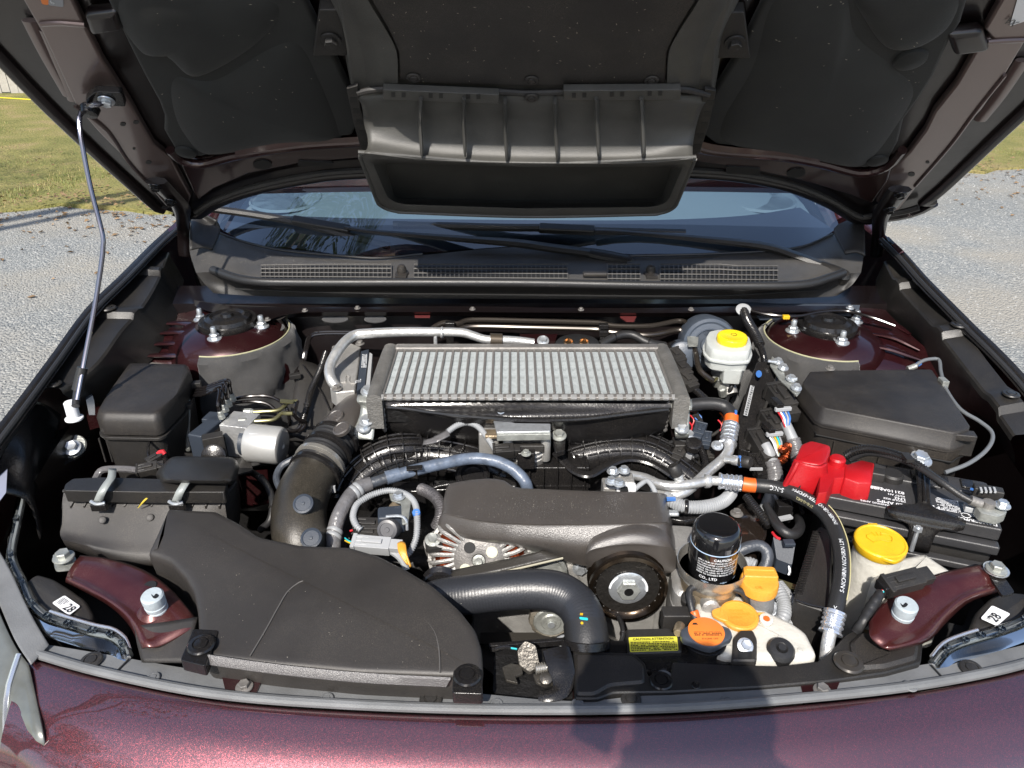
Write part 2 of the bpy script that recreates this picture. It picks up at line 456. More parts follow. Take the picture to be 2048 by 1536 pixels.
def planefit(pts):
    A = np.array([[p.x, p.y, 1] for p in pts]); z = np.array([p.z for p in pts]); k = np.linalg.lstsq(A, z, rcond=None)[0]
    return lambda x, y: float(k[0] * x + k[1] * y + k[2])
def slab(pts, prof, flatten=True):
    """a moulding with a flat top: pts the outline, prof = [(outward distance, height)] from the top's edge downward"""
    pts = [Vector(p) for p in pts]
    if flatten:
        f = planefit(pts); pts = [Vector((p.x, p.y, f(p.x, p.y))) for p in pts]
    n = len(pts); area = sum(pts[i].x * pts[(i + 1) % n].y - pts[(i + 1) % n].x * pts[i].y for i in range(n)); sg = 1 if area > 0 else -1
    nr = []
    for i in range(n):
        d = pts[(i + 1) % n] - pts[i - 1]; v = Vector((d.y, -d.x, 0)) * sg; nr.append(v.normalized() if v.length > 0 else Vector((0, 0, 0)))
    rows = [[p + nr[i] * a + Vector((0, 0, b)) for i, p in enumerate(pts)] for a, b in prof]
    v, f = loft(rows, closed=True); return v, f + [tuple(range(n))]
# =================== the ground, lawn, fence =============================
def ground_mat(name, stones=True):
    m = bpy.data.materials.new(name); m.use_nodes = True
    t = m.node_tree; N = t.nodes; L = t.links; b = N["Principled BSDF"]; b.inputs["Roughness"].default_value = 0.9
    b.inputs["Specular IOR Level"].default_value = 0.2
    tc = N.new("ShaderNodeTexCoord")
    def vor(s):
        v = N.new("ShaderNodeTexVoronoi"); v.inputs["Scale"].default_value = s; L.new(tc.outputs["Object"], v.inputs["Vector"]); return v
    def noi(s, d=5):
        n = N.new("ShaderNodeTexNoise"); n.inputs["Scale"].default_value = s; n.inputs["Detail"].default_value = d
        L.new(tc.outputs["Object"], n.inputs["Vector"]); return n
    def ramp(sock, stops):
        r = N.new("ShaderNodeValToRGB"); e = r.color_ramp.elements
        while len(e) < len(stops): e.new(0.5)
        for i, (p, c) in enumerate(stops): e[i].position = p; e[i].color = (*c, 1)
        L.new(sock, r.inputs[0]); return r.outputs[0]
    def mix(f, a, c, mode='MIX'):
        x = N.new("ShaderNodeMix"); x.data_type = 'RGBA'; x.blend_type = mode
        if isinstance(f, float): x.inputs[0].default_value = f
        else: L.new(f, x.inputs[0])
        for s, k in ((a, 6), (c, 7)):
            if isinstance(s, tuple): x.inputs[k].default_value = (*s, 1)
            else: L.new(s, x.inputs[k])
        return x.outputs[2]
    if stones:
        v1 = vor(75); v2 = vor(190)
        sp = N.new("ShaderNodeSeparateColor"); L.new(v1.outputs["Color"], sp.inputs[0])
        sp2 = N.new("ShaderNodeSeparateColor"); L.new(v2.outputs["Color"], sp2.inputs[0])
        c1 = ramp(sp.outputs[0], [(0.0, (0.13, 0.14, 0.145)), (0.45, (0.22, 0.232, 0.228)), (0.8, (0.30, 0.30, 0.28)), (1.0, (0.50, 0.49, 0.45))])
        c2 = ramp(sp2.outputs[1], [(0.0, (0.14, 0.15, 0.155)), (0.6, (0.25, 0.26, 0.255)), (1.0, (0.44, 0.43, 0.39))])
        c = mix(0.5, c1, c2)
        big = ramp(noi(1.1, 6).outputs[0], [(0.42, (0.0, 0.0, 0.0)), (0.62, (1, 1, 1))])
        c = mix(big, c, (0.30, 0.285, 0.25))
        br = noi(0.35, 5); c = mix(ramp(br.outputs[0], [(0.5, (0, 0, 0)), (0.7, (0.55, 0.55, 0.55))]), c, (0.18, 0.185, 0.175))
        bare = noi(0.55, 6); c = mix(ramp(bare.outputs[0], [(0.55, (0, 0, 0)), (0.75, (0.5, 0.5, 0.5))]), c, (0.34, 0.31, 0.25))
        bp = N.new("ShaderNodeBump"); bp.inputs["Strength"].default_value = 0.9; bp.inputs["Distance"].default_value = 0.012
        L.new(v1.outputs["Distance"], bp.inputs["Height"]); L.new(bp.outputs[0], b.inputs["Normal"]); bp.invert = True
    else:
        n1 = noi(2.2, 8); n2 = noi(38, 6)
        c = ramp(n1.outputs[0], [(0.35, (0.115, 0.13, 0.035)), (0.52, (0.20, 0.19, 0.06)), (0.66, (0.29, 0.22, 0.11))])
        c = mix(ramp(n2.outputs[0], [(0.35, (0, 0, 0)), (0.7, (1, 1, 1))]), c, (0.24, 0.21, 0.08))
        bp = N.new("ShaderNodeBump"); bp.inputs["Strength"].default_value = 1.0; bp.inputs["Distance"].default_value = 0.03
        L.new(n2.outputs[0], bp.inputs["Height"]); L.new(bp.outputs[0], b.inputs["Normal"])
    L.new(c, b.inputs["Base Color"]); return m
m_gravel = ground_mat("gravel_ground"); m_lawn = ground_mat("lawn_ground", False)
g = ([(-120, -120, 0), (120, -120, 0), (120, 120, 0), (-120, 120, 0)], [(0, 1, 2, 3)])
tag(mk("gravel_driveway", g, m_gravel, flat=True), kind="structure", label="grey gravel driveway under and around the car")
def edge_y(x):
    base = 6.15 + 0.16 * (x + 4.1) if x < 0 else 7.1 + 0.12 * x
    return base + 0.35 * (noise.noise(Vector((x * 0.9, 3.1, 0))) + 0.5 * noise.noise(Vector((x * 3.3, 9.1, 0))))
gv, gf = [], []
nx_, ny_ = 150, 40
for i in range(nx_ + 1):
    x = -16 + 32 * i / nx_; e = edge_y(x)
    for j in range(ny_ + 1):
        y = e + (60 - e) * (j / ny_) ** 2.6
        gv.append((x * (1 + 0.02 * max(0, y - 14)), y, -0.01 if j == 0 else 0.022 + 0.02 * noise.noise(Vector((x, y, 0)))))
for i in range(nx_):
    for j in range(ny_):
        a = i * (ny_ + 1) + j; gf.append((a, a + ny_ + 1, a + ny_ + 2, a + 1))
tag(mk("lawn", (gv, gf), m_lawn), kind="structure", label="patchy autumn lawn beyond the gravel")
# grass blades where the lawn shows left and right of the hood
def blades(n, x0, x1, y1, seed):
    R = np.random.RandomState(seed); vs = []; fs = []
    cnt = 0
    while cnt < n:
        x = R.uniform(x0, x1); e = edge_y(x); y = e + (y1 - e) * R.rand() ** 1.5
        p = noise.noise(Vector((x * 1.3, y * 1.3, 5)))
        if y < e + 0.9 and R.rand() > 0.25 + 0.9 * (y - e): continue
        if p < -0.08 and R.rand() < 0.8: continue
        h = (0.018 + 0.035 * R.rand()) * (1.0 if p > 0 else 0.6); w = 0.0035; a = R.rand() * 6.28
        dx, dy = math.cos(a), math.sin(a); lean = h * R.uniform(-0.9, 0.9)
        k = len(vs)
        vs += [(x - dx * w, y - dy * w, 0.0), (x + dx * w, y + dy * w, 0.0), (x - dy * lean + dx * w * .4, y + dx * lean + dy * w * .4, h)]
        fs.append((k, k + 1, k + 2)); cnt += 1
    return vs, fs
m_grass = mat("grass_blades", (0.17, 0.20, 0.05), 0.6, var=0.55, vscale=3.0)
m_grass2 = mat("dry_grass_blades", (0.34, 0.27, 0.11), 0.7, var=0.4, vscale=5.0)
v1, f1 = blades(42000, -9.5, -2.4, 13.2, 3); v2, f2 = blades(26000, 3.8, 9.5, 13.2, 4)
G1 = G(); G1.v = v1 + v2; G1.f = f1 + [tuple(i + len(v1) for i in f) for f in f2]
def rawmesh(name, v, f, m, kind="stuff", label=None):
    me = bpy.data.meshes.new(name); me.from_pydata(v, [], f); me.materials.append(m)
    o = bpy.data.objects.new(name, me); COL.objects.link(o); return tag(o, label, kind=kind)
rawmesh("grass", G1.v, G1.f, m_grass, label="short green grass of the lawn")
v1, f1 = blades(14000, -9.5, -2.4, 12.0, 13); v2, f2 = blades(8000, 3.8, 9.5, 12.0, 14)
rawmesh("dry_grass", v1 + v2, f1 + [tuple(i + len(v1) for i in f) for f in f2], m_grass2, label="dry yellow grass stems among the green")
# fallen leaves and loose stones
m_leaf = mat("dry_leaves", (0.20, 0.125, 0.06), 0.7, var=0.5, vscale=9.0)
R = random.Random(11); vs, fs = [], []
for i in range(2200):
    left = R.random() < 0.7
    x = R.uniform(-8.5, -2.0) if left else R.uniform(3.8, 8.5)
    y = edge_y(x) + R.gauss(0.0 if left else -0.1, 0.35 if R.random() < 0.6 else 1.2); z = 0.006 if y < edge_y(x) else 0.05
    s = R.uniform(0.010, 0.030); a = R.random() * 6.28; c, d = math.cos(a) * s, math.sin(a) * s; k = len(vs); tz = R.uniform(0, 0.02)
    vs += [(x - c, y - d, z), (x - d * .6, y + c * .6, z + tz), (x + c, y + d, z + 0.005), (x + d * .6, y - c * .6, z + tz * .4)]; fs += [(k, k + 1, k + 2), (k, k + 2, k + 3)]
rawmesh("fallen_leaves", vs, fs, m_leaf, label="brown dry leaves along the edge of the gravel")
m_stone = mat("loose_stones", (0.26, 0.265, 0.26), 0.8, var=0.4, vscale=60.0)
vs, fs = [], []
for i in range(16000):
    left = R.random() < 0.5
    x = R.uniform(-4.6, -1.15) if left else R.uniform(1.15, 6.0); y = R.uniform(1.4, 7.6)
    if y > edge_y(x) - 0.05: continue
    s = R.uniform(0.004, 0.010); k = len(vs); a = R.random() * 6.28
    for q in range(3): vs.append((x + s * math.cos(a + 2.09 * q), y + s * math.sin(a + 2.09 * q), 0.0))
    vs.append((x + R.uniform(-.3, .3) * s, y, s * R.uniform(0.6, 1.1))); fs += [(k, k + 1, k + 3), (k + 1, k + 2, k + 3), (k + 2, k, k + 3)]
rawmesh("gravel_stones", vs, fs, m_stone, label="loose pale stones lying on the driveway")
# fence
m_plank = mat("weathered_plank", (0.36, 0.34, 0.30), 0.8, bump=0.6, bscale=60, var=0.22, vscale=4.0)
fence = T("plank_fence", "weathered grey plank fence at the far edge of the lawn", "fence", (-9, 13.6, 0))
def _plank():
    return prism([(-0.066, 0, 1.75), (0.066, 0, 1.75), (0.066, 0.018, 1.75), (-0.066, 0.018, 1.75)], 1.72)
for i in range(58):
    p = Vector((-13.3 + 0.1405 * i + R.uniform(-.003, .003), 13.6 + R.uniform(-.006, .006), R.uniform(-0.02, 0.01)))
    o = shared("plank", _plank, m_plank, fence, p, ref=(1, 0, 0), flat=True)
mk("fence_rail", box((-9.3, 13.66, 0.35), (8.4, 0.04, 0.09)), m_plank, fence, flat=True)
mk("fence_rail", box((-9.3, 13.66, 1.45), (8.4, 0.04, 0.09)), m_plank, fence, flat=True)
m_string = mat("yellow_string_m", (0.75, 0.62, 0.02), 0.5)
tag(mk("yellow_string", tube([(-8.75, 13.2, 0.05), (-8.2, 12.6, 0.09), (-4.0, 11.6, 0.08), (4, 11.9, 0.08), (8.6, 11.7, 0.1), (11, 11.6, 0.1)], 0.007, 6, 0.1), m_string),
    "thin yellow string stretched low over the grass", "string")
# the tree that the windshield and the paint mirror: stands well off to the left
m_bark = mat("tree_bark", (0.10, 0.085, 0.07), 0.9, bump=1, bscale=20)
m_fol = mat("tree_leaves", (0.055, 0.080, 0.020), 0.6, var=0.4, vscale=0.8)
def tree(base, h, cr_, label, seed, n=9000, over=None):
    t = T("leafy_tree", label, "tree", base, "trees around the driveway"); R = random.Random(seed)
    bx = Vector(base); top = bx + Vector((0, 0, h * 0.75)); g = G()
    g.add(tube([bx, bx + Vector((0.1, 0.1, h * 0.35)), top], [0.22, 0.17, 0.06], 10, 0.3))
    lumps = []
    for i in range(16):
        a = R.random() * 6.28; rr = cr_ * math.sqrt(R.random()) * 0.8; z = h * R.uniform(0.42, 0.95)
        c = bx + Vector((math.cos(a) * rr, math.sin(a) * rr, z)); lumps.append((c, cr_ * R.uniform(0.22, 0.42)))
        s = bx + Vector((0, 0, h * R.uniform(0.3, 0.6))); g.add(tube([s, s.lerp(c, 0.5) + Vector((0, 0, 0.2)), c], [0.07, 0.045, 0.015], 6, 0.3))
    if over: lumps += over; [g.add(tube([bx + Vector((0, 0, h * .5)), (bx + Vector((0, 0, h * .5))).lerp(c, .5) + Vector((0, 0, .4)), c], [0.08, 0.05, 0.015], 6, 0.3)) for c, q in over]
    mk("trunk", g, m_bark, t)
    vs, fs = [], []; o3 = Vector(base)
    for i in range(n):
        c, q = R.choice(lumps); d = Vector((R.gauss(0, 1), R.gauss(0, 1), R.gauss(0, .8))).normalized() * q * R.random() ** 0.4
        p = c + d - o3; s = R.uniform(0.018, 0.042); u = Vector((R.gauss(0, 1), R.gauss(0, 1), R.gauss(0, 1))).normalized(); w = u.orthogonal().normalized()
        k = len(vs); vs += [p - u * s, p + w * s * .55, p + u * s, p - w * s * .55]; fs.append((k, k + 1, k + 2, k + 3))
    me = bpy.data.meshes.new("crown"); me.from_pydata([tuple(v) for v in vs], [], fs); me.materials.append(m_fol)
    o = bpy.data.objects.new("crown", me); COL.objects.link(o); o.parent = t
    return t
tree((-8.0, -2.0, 0), 8.5, 3.0, "tall leafy tree at the side of the driveway, its branch hanging over", 5, 30000,
     over=[(Vector((-3.3, 2.6, 6.4)), 0.9), (Vector((-2.5, 2.9, 6.2)), 0.7), (Vector((-3.9, 1.6, 6.6)), 0.9), (Vector((-2.0, 3.3, 6.5)), 0.6)])
tree((-8.5, -6.0, 0), 9.0, 3.4, "broad leafy tree behind the photographer's back", 8, 16000)
# =================== the photographer ====================================
m_shirt = mat("dark_blue_cotton", (0.04, 0.055, 0.10), 0.85, bump=0.5, bscale=900)
m_jean = mat("denim", (0.035, 0.05, 0.09), 0.85, bump=0.5, bscale=900)
m_skin = mat("skin", (0.50, 0.30, 0.22), 0.5, sss=0.1)
m_hair = mat("brown_hair", (0.05, 0.03, 0.02), 0.6)
pers = T("person", "person in dark blue shirt and jeans holding up a phone in front of the car", "person", (0.03, -0.19, 0))
def skin(name, V_, E_, R_, m, par, sub=1):
    me = bpy.data.meshes.new(name); o3 = org_of(par); me.from_pydata([tuple(Vector(v) - o3) for v in V_], E_, [])
    o = bpy.data.objects.new(name, me); COL.objects.link(o); o.parent = par
    o.modifiers.new("k", 'SKIN'); sd = o.modifiers.new("u", 'SUBSURF'); sd.levels = sub; sd.render_levels = sub
    for i, r in enumerate(R_):
        me.skin_vertices[0].data[i].radius = (r, r) if isinstance(r, float) else r
    me.skin_vertices[0].data[0].use_root = True; me.materials.append(m); me.shade_smooth(); return o
px0 = 0.03; py0 = -0.19
Vb = [(px0, py0, .95), (px0, py0, 1.15), (px0, py0, 1.38), (px0, py0, 1.50), (px0, py0, 1.60), (px0, py0, 1.70), (px0, py0, 1.79),
      (px0 - .19, py0, 1.45), (px0 - .09, py0 + .04, 1.34), (-.020, py0 + .10, 1.60), (px0 + .19, py0, 1.45), (px0 + .27, py0 + .05, 1.42), (.100, py0 + .10, 1.61),
      (px0 - .09, py0, .88), (px0 - .12, py0 + .02, .48), (px0 - .13, py0, .09), (px0 - .14, py0 + .15, .035), (px0 + .09, py0, .88), (px0 + .12, py0 + .02, .48), (px0 + .13, py0, .09), (px0 + .14, py0 + .15, .035)]
Eb = [(0, 1), (1, 2), (2, 3), (3, 4), (4, 5), (5, 6), (2, 7), (7, 8), (8, 9), (2, 10), (10, 11), (11, 12), (0, 13), (13, 14), (14, 15), (15, 16), (0, 17), (17, 18), (18, 19), (19, 20)]
Rb = [(.16, .11), (.15, .10), (.17, .11), (.08, .07), .055, .085, .075, .062, .045, .030, .062, .045, .030, .09, .062, .045, .04, .09, .062, .045, .04]
skin("body", Vb, Eb, Rb, m_shirt, pers)
mk("head", lathe([(0.0, -.115), (.045, -.10), (.066, -.05), (.076, .0), (.078, .05), (.062, .10), (.03, .122), (0, .126)], (px0, py0 + .01, 1.72), n=24), m_skin, pers)
mk("hair", lathe([(.080, .03), (.086, .07), (.07, .115), (.03, .138), (0, .142)], (px0, py0 - .01, 1.72), n=24), m_hair, pers)
mk("nose", lathe([(.014, 0), (.010, .02), (0, .03)], (px0, py0 + .08, 1.70), (0, 1, -.3), n=10), m_skin, pers)
for s in (-1, 1):
    mk("ear", lathe([(.0, -.006), (.020, 0), (.014, .010), (0, .012)], (px0 + s * .078, py0, 1.71), (s, 0, 0), n=12), m_skin, pers)
    mk("eye", lathe([(0, -.01), (.011, 0), (.006, .008), (0, .010)], (px0 + s * .030, py0 + .078, 1.735), (0, 1, -.2), n=12), ink, pers)
    mk("shoe", loft([[(px0 + s * .13 + a * .045, py0 + q, .005 + h * k) for a, k in ((-1, 0), (-.9, .7), (0, 1), (.9, .7), (1, 0))] for q, h in ((-.09, .05), (0, .10), (.10, .07), (.19, .03))], 10, 10), m_hair, pers)
    w = Vector((s * .075, -.075, 1.63))
    Vh = [w, w + Vector((-s * .006, .035, .025))]; Eh = [(0, 1)]; Rh = [(.026, .02), (.038, .016)]
    for k in range(4):
        b0 = w + Vector((-s * .002, .045 + .004 * k, .062 - .020 * k)); i = len(Vh)
        Vh += [b0, b0 + Vector((-s * .022, .020, .002)), b0 + Vector((-s * .040, .008, 0))]; Eh += [(1, i), (i, i + 1), (i + 1, i + 2)]; Rh += [.0095, .0085, .0075]
    i = len(Vh); Vh += [w + Vector((-s * .012, .018, -.012)), w + Vector((-s * .03, .035, -.02)), w + Vector((-s * .04, .045, 0.0))]; Eh += [(0, i), (i, i + 1), (i + 1, i + 2)]; Rh += [.013, .010, .009]
    skin("hand", Vh, Eh, Rh, m_skin, pers)
ph = T("phone", "black mobile phone held up in front of the photographer", "phone", (0, -.02, 1.68))
mk("phone_body", box((0, -.030, H - .012), (.158, .009, .076), z=(0, 0, 1)), blk_g, ph, bevel=.003)
mk("phone_screen", box((0, -.0352, H - .012), (.150, .0008, .070)), ink, ph, flat=True)
# =================== the car: body shell =================================
car = T("car", "dark red metallic car with its engine bay open, standing on the gravel", "car", (0.03, 1.6, 0))
LF = [(372, 428, 1.17), (307, 485, 1.15), (240, 552, 1.135), (171, 619, 1.115), (100, 715, 1.085), (34, 803, 1.06), (-40, 900, 1.03), (-110, 1000, 0.99)]
RF = [(1778, 476, 1.17), (1815, 512, 1.155), (1858, 560, 1.135), (1905, 607, 1.118), (1955, 657, 1.10), (2000, 700, 1.085), (2048, 750, 1.065), (2120, 835, 1.035), (2180, 930, 0.99)]
def fender(pts, s):
    prof = [(-.012, -.014), (-.006, -.003), (0, 0), (.006, -.006), (.020, -.035), (.038, -.090), (.055, -.22), (.062, -.42), (.050, -.62), (.03, -.80)]
    e = PS(pts); e = [e[0] + Vector((0, .55, .02))] + e
    return loft([[p + Vector((s * a, 0, b)) for p in e] for a, b in prof], 30)
mk("fender", fender(LF, -1), paint, car)
mk("fender", fender(RF, 1), paint, car)
# black weatherstrip along each fender's inner edge
for fp, sx in ((LF, 1), (RF, -1)):
    mk("fender_strip", loft([[p + Vector((sx * a, 0, b)) for p in PS(fp[:8])] for a, b in ((.001, .002), (.008, -.002), (.016, -.007), (.024, -.009))], 30), blk_g, car, solid=.003)
    mk("fender_seal", tube([p + Vector((sx * .018, 0, -.003)) for p in PS(fp[:8])], .005, 8, .03), rub, car)
# bay walls, firewall, floor
def wall(pts_top, dz, m, name, **k):
    return mk(name, loft([pts_top, [p + Vector((0, 0, dz * .5)) for p in pts_top], [p + Vector((0, 0, dz)) for p in pts_top]], 12), m, car, **k)
wall([Vector((-.80, 1.66, 1.06)), Vector((-.81, 1.3, 1.0)), Vector((-.80, .95, .93)), Vector((-.74, .76, .88))], -.6, paint_dk, "inner_fender")
wall([Vector((.86, 1.66, 1.06)), Vector((.87, 1.3, 1.0)), Vector((.86, .95, .93)), Vector((.80, .76, .88))], -.6, paint_dk, "inner_fender")
mk("firewall", loft([[Vector((x, y, z)) for x in (-.82, -.3, .3, .88)] for y, z in ((1.70, 1.06), (1.60, 1.055), (1.595, 1.02), (1.56, .85), (1.50, .55))], 16), paint_dk, car)
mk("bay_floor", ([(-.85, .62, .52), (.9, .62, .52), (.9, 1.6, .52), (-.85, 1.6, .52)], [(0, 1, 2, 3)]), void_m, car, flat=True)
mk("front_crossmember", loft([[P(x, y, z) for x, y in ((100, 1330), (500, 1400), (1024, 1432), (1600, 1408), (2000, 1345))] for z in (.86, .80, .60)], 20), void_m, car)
# body below the windshield and the cabin
cab = [(-.93, .93, .25), (-.96, .97, .60), (-.93, .95, .95), (-.83, .86, 1.12)]
mk("door_panel", loft([[(x, y, z) for y in (2.0, 3.0, 4.2)] for x, _, z in cab], 10, 8), paint, car)
mk("door_panel", loft([[(-x + .06, y, z) for y in (2.0, 3.0, 4.2)] for x, _, z in cab], 10, 8), paint, car)
mk("tail", loft([[(-.93, 4.2, z), (0, 4.45, z), (.99, 4.2, z)] for z in (.25, .7, 1.12)], 12), paint, car)
mk("roof", loft([[(-.58, y, z), (0.03, y - .06, z + .05), (.64, y, z)] for y, z in ((2.95, 1.66), (3.4, 1.69), (4.1, 1.60), (4.4, 1.15))], 12, 12), paint, car)
for s, x0, x1 in ((-1, -.78, -.585), (1, .84, .645)):
    mk("windshield_pillar", tube([(x0, 1.90, 1.15), ((x0 + x1) / 2, 2.40, 1.43), (x1, 2.95, 1.655)], .03, 10, .05), paint, car)
    mk("side_window", ([(x0, 2.0, 1.13), (x0, 4.1, 1.13), (x1, 4.0, 1.60), (x1, 3.0, 1.64)], [(0, 1, 2, 3)]), blk_g, car, flat=True)
def wheel_arch_wheel(x, y):
    w = mk("wheel", lathe([(.20, -.10), (.32, -.11), (.345, -.08), (.345, .08), (.32, .11), (.20, .10)], (x, y, .345), (1, 0, 0), n=40), rub, car)
    mk("rim", lathe([(.04, .09), (.05, .06), (.19, .05), (.215, .10)], (x, y, .345), (1 if x > 0 else -1, 0, 0), n=40), alu_c, w)
for x in (-.80, .86):
    wheel_arch_wheel(x, 1.05); wheel_arch_wheel(x, 3.75)
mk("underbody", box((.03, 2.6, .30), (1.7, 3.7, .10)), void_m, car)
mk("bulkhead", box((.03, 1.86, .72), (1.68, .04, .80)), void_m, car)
# cabin seen through the glass
dash_m = mat("grey_dashboard", (0.16, 0.205, 0.24), 0.7, bump=0.4, bscale=300)
mk("dashboard", loft([[(-.74, 1.93, 1.13), (-.4, 1.86, 1.14), (0.03, 1.84, 1.145), (.46, 1.86, 1.14), (.80, 1.93, 1.13)],
                      [(-.74, 2.15, 1.165), (-.4, 2.12, 1.18), (0.03, 2.12, 1.185), (.46, 2.12, 1.20), (.80, 2.15, 1.165)],
                      [(-.74, 2.40, 1.15), (-.4, 2.42, 1.17), (0.03, 2.42, 1.18), (.46, 2.42, 1.22), (.80, 2.40, 1.15)],
                      [(-.74, 2.45, .90), (-.4, 2.47, .90), (0.03, 2.47, .90), (.46, 2.47, .90), (.80, 2.45, .90)]], 20, 14), dash_m, car)
mk("instrument_hood", loft([[(.24, 2.22, 1.19), (.42, 2.20, 1.26), (.60, 2.22, 1.19)], [(.24, 2.40, 1.21), (.42, 2.40, 1.29), (.60, 2.40, 1.21)]], 12), blk_m, car, solid=.01)
for x in (-.62, .68):
    mk("dashboard_speaker", lathe([(.0, .0), (.09, .0), (.095, .006), (.10, .0)], (x, 2.08, 1.168), (0, -.1, 1), n=24), dash_m, car)
for x in (-.38, .44):
    s = mk("front_seat", loft([[(x - .24, 2.95, .75), (x, 2.90, .75), (x + .24, 2.95, .75)], [(x - .24, 3.02, 1.05), (x, 2.97, 1.08), (x + .24, 3.02, 1.05)], [(x - .17, 3.10, 1.35), (x, 3.06, 1.38), (x + .17, 3.10, 1.35)]], 12, 12), dash_m, car, solid=.08)
    mk("headrest", box((x, 3.12, 1.46), (.26, .09, .17)), dash_m, s, bevel=.03)
mk("steering_wheel", tube([Vector((.42, 2.62, 1.06)) + Vector((math.cos(a) * .18, math.sin(a) * .07, math.sin(a) * .165)) for a in [k * math.pi / 8 for k in range(17)]], .014, 8, .02), blk_m, car)

# front fascia below the grey strip
EDGE = [(56, 1320, .915), (200, 1361, .92), (425, 1405, .922), (700, 1427, .922), (1024, 1437, .922), (1344, 1433, .922), (1624, 1412, .922), (1824, 1390, .92), (1980, 1362, .92), (2075, 1338, .915)]
fe = PS(EDGE)
cen = Vector((.03, 1.5, 0))
def outw(p, a, b):
    d = Vector((p.x - cen.x, p.y - cen.y, 0)).normalized()
    if p.x < -.60: d = Vector((.02, -1, 0))          # the bumper's end runs straight forward beside the lamp
    elif p.x < -.50: d = (d + Vector((.02, -1, 0))).normalized()
    return p + d * a + Vector((0, 0, b))
fas = [[outw(p, a, b) for p in fe] for a, b in ((-.012, -.012), (-.002, -.002), (.02, -.007), (.055, -.022), (.095, -.055), (.125, -.12), (.145, -.25), (.14, -.42), (.10, -.60))]
mk("front_bumper", loft(fas, 50, 30), paint, car)

# =================== grey seal strip behind the bumper ===================
strip = T("grille_seal_strip", "long grey rubber strip curving across the front edge of the engine bay", "rubber strip", P(1024, 1420, .92))
UP = [(62, 1284, .915), (190, 1305, .92), (430, 1345, .92), (700, 1372, .92), (930, 1385, .922), (1160, 1402, .922), (1370, 1378, .922), (1610, 1357, .922), (1790, 1338, .92), (1965, 1308, .92), (2070, 1285, .915)]
up = cr(PS(UP), 60); lo = cr(PS([(a[0], a[1] - 9, a[2]) for a in EDGE]), 60)
rows = []
for t, dz in ((0, -.012), (0.0, 0), (.35, .001), (.8, .001)):
    rows.append([a.lerp(b, t) + Vector((0, 0, dz)) for a, b in zip(up, lo)])
mk("flat_band", loft(rows), trimg, strip)
mk("rolled_edge", tube([p + Vector((0, .004, .003)) for p in lo], .0062, 10, .02), trimg, strip)
def notch(px, py, w=44, h=40):
    q = [P(px - w, py - h * .55, .9245), P(px + w * .9, py - h * .5, .9245), P(px + w * .55, py + h * .45, .9245), P(px - w * .8, py + h * .35, .9245)]
    n = mk("bolt_window", prism(rpoly(q, .004), .003), paint_in, strip, flat=True)
    bolt(n, P(px + 2, py + 3, .9247), s=1.25, m=alu_m)
notch(487, 1372); notch(1642, 1379)
for px, py, s in ((862, 1400, 1.45), (1262, 1400, 1.3), (183, 1322, 1.45), (1942, 1338, 1.45), (1328, 1355, 1.1), (653, 1398, .9), (306, 1356, .9), (993, 1408, .8), (1820, 1373, .9), (1456, 1404, .9), (1155, 1408, .8)):
    clip(strip, P(px, py, .9236), s=s, m=trimg if s < 1.2 else blk_m)
for a, b in (((236, 1340), (258, 1318)), ((1862, 1330), (1888, 1358))):
    mk("strip_seam", tube([P(*a, .9236), P(*b, .9236)], .0012, 6), ink, strip)

# =================== strut towers ========================================
def tower(cx, cy, s, label_felt):
    c = P(cx, cy, 1.045)
    def wob(an, j): return 1 + .015 * math.sin(3 * an + j)
    mk("strut_tower", lathe([(.165, -.36), (.150, -.20), (.136, -.07), (.124, -.026), (.112, -.010), (.092, .000), (.068, .006), (.062, .002), (0, .002)], c, n=64, wob=lambda an, j: 1 + .015 * math.sin(3 * an + j) + (.010 * math.sin(11 * an) if j in (2, 3) else 0)), paint_in, car)
    ft = T("sound_felt", label_felt, "felt cover", c + Vector((0, 0, -.1)))
    a0, a1 = (-1.75, 1.05) if s < 0 else (math.pi - 1.05, math.pi + 1.75)
    def wf(an, j): return 1 + .012 * math.sin(5 * an) * j / 12 + .008 * math.sin(9 * an + 2 * j) + (.085 * noise.noise(Vector((an * 2.6 + j * .10, j * .16, 3))) + .05 * noise.noise(Vector((an * 6 - j * .25, j * .22, 7)))) * min(1, j * .12)
    mk("felt_sheet", lathe([(.123, -.016), (.128, -.020), (.133, -.027)] + [(.134 + .0022 * q, -.036 - .013 * q) for q in range(18)], c, n=130, a0=a0, a1=a1, ref=(1, 0, 0), wob=wf), felt, ft, solid=.006)
    hem = []
    for k in range(30):
        an = a0 + (a1 - a0) * k / 29; hem.append(c + Vector((math.cos(an) * .124, math.sin(an) * .124, -.0135)))
    mk("felt_hem", tube(hem, .0016, 6, .01), mat("cut_felt_edge" + str(s), (0.36, 0.35, 0.22), 0.8), ft)
    cap = T("strut_mount", "round black suspension top mount on the red tower " + ("behind the narrow fuse box" if s < 0 else "beside the brake fluid reservoir"), "suspension mount", c, "suspension top mounts")
    mk("mount_plate", lathe([(.060, .002), (.062, .008), (.060, .016), (.050, .014), (.047, .022), (.036, .026), (.030, .022), (.014, .024), (.012, .030), (0, .031)], c, n=40), blk_g, cap)
    pts = ((402, 632), (524, 646), (430, 670)) if s < 0 else ((1585, 655), (1711, 636), (1683, 678))
    for a, b in pts:
        bolt(cap, P(a, b + 8, 1.047), s=1.75, name="stud_nut", stud=True)
    return c
cL = tower(458, 652, -1, "dark grey felt wrapped round the red suspension tower behind the brake unit")
cR = tower(1652, 660, 1, "grey felt wrapped round the red suspension tower behind the large black box")
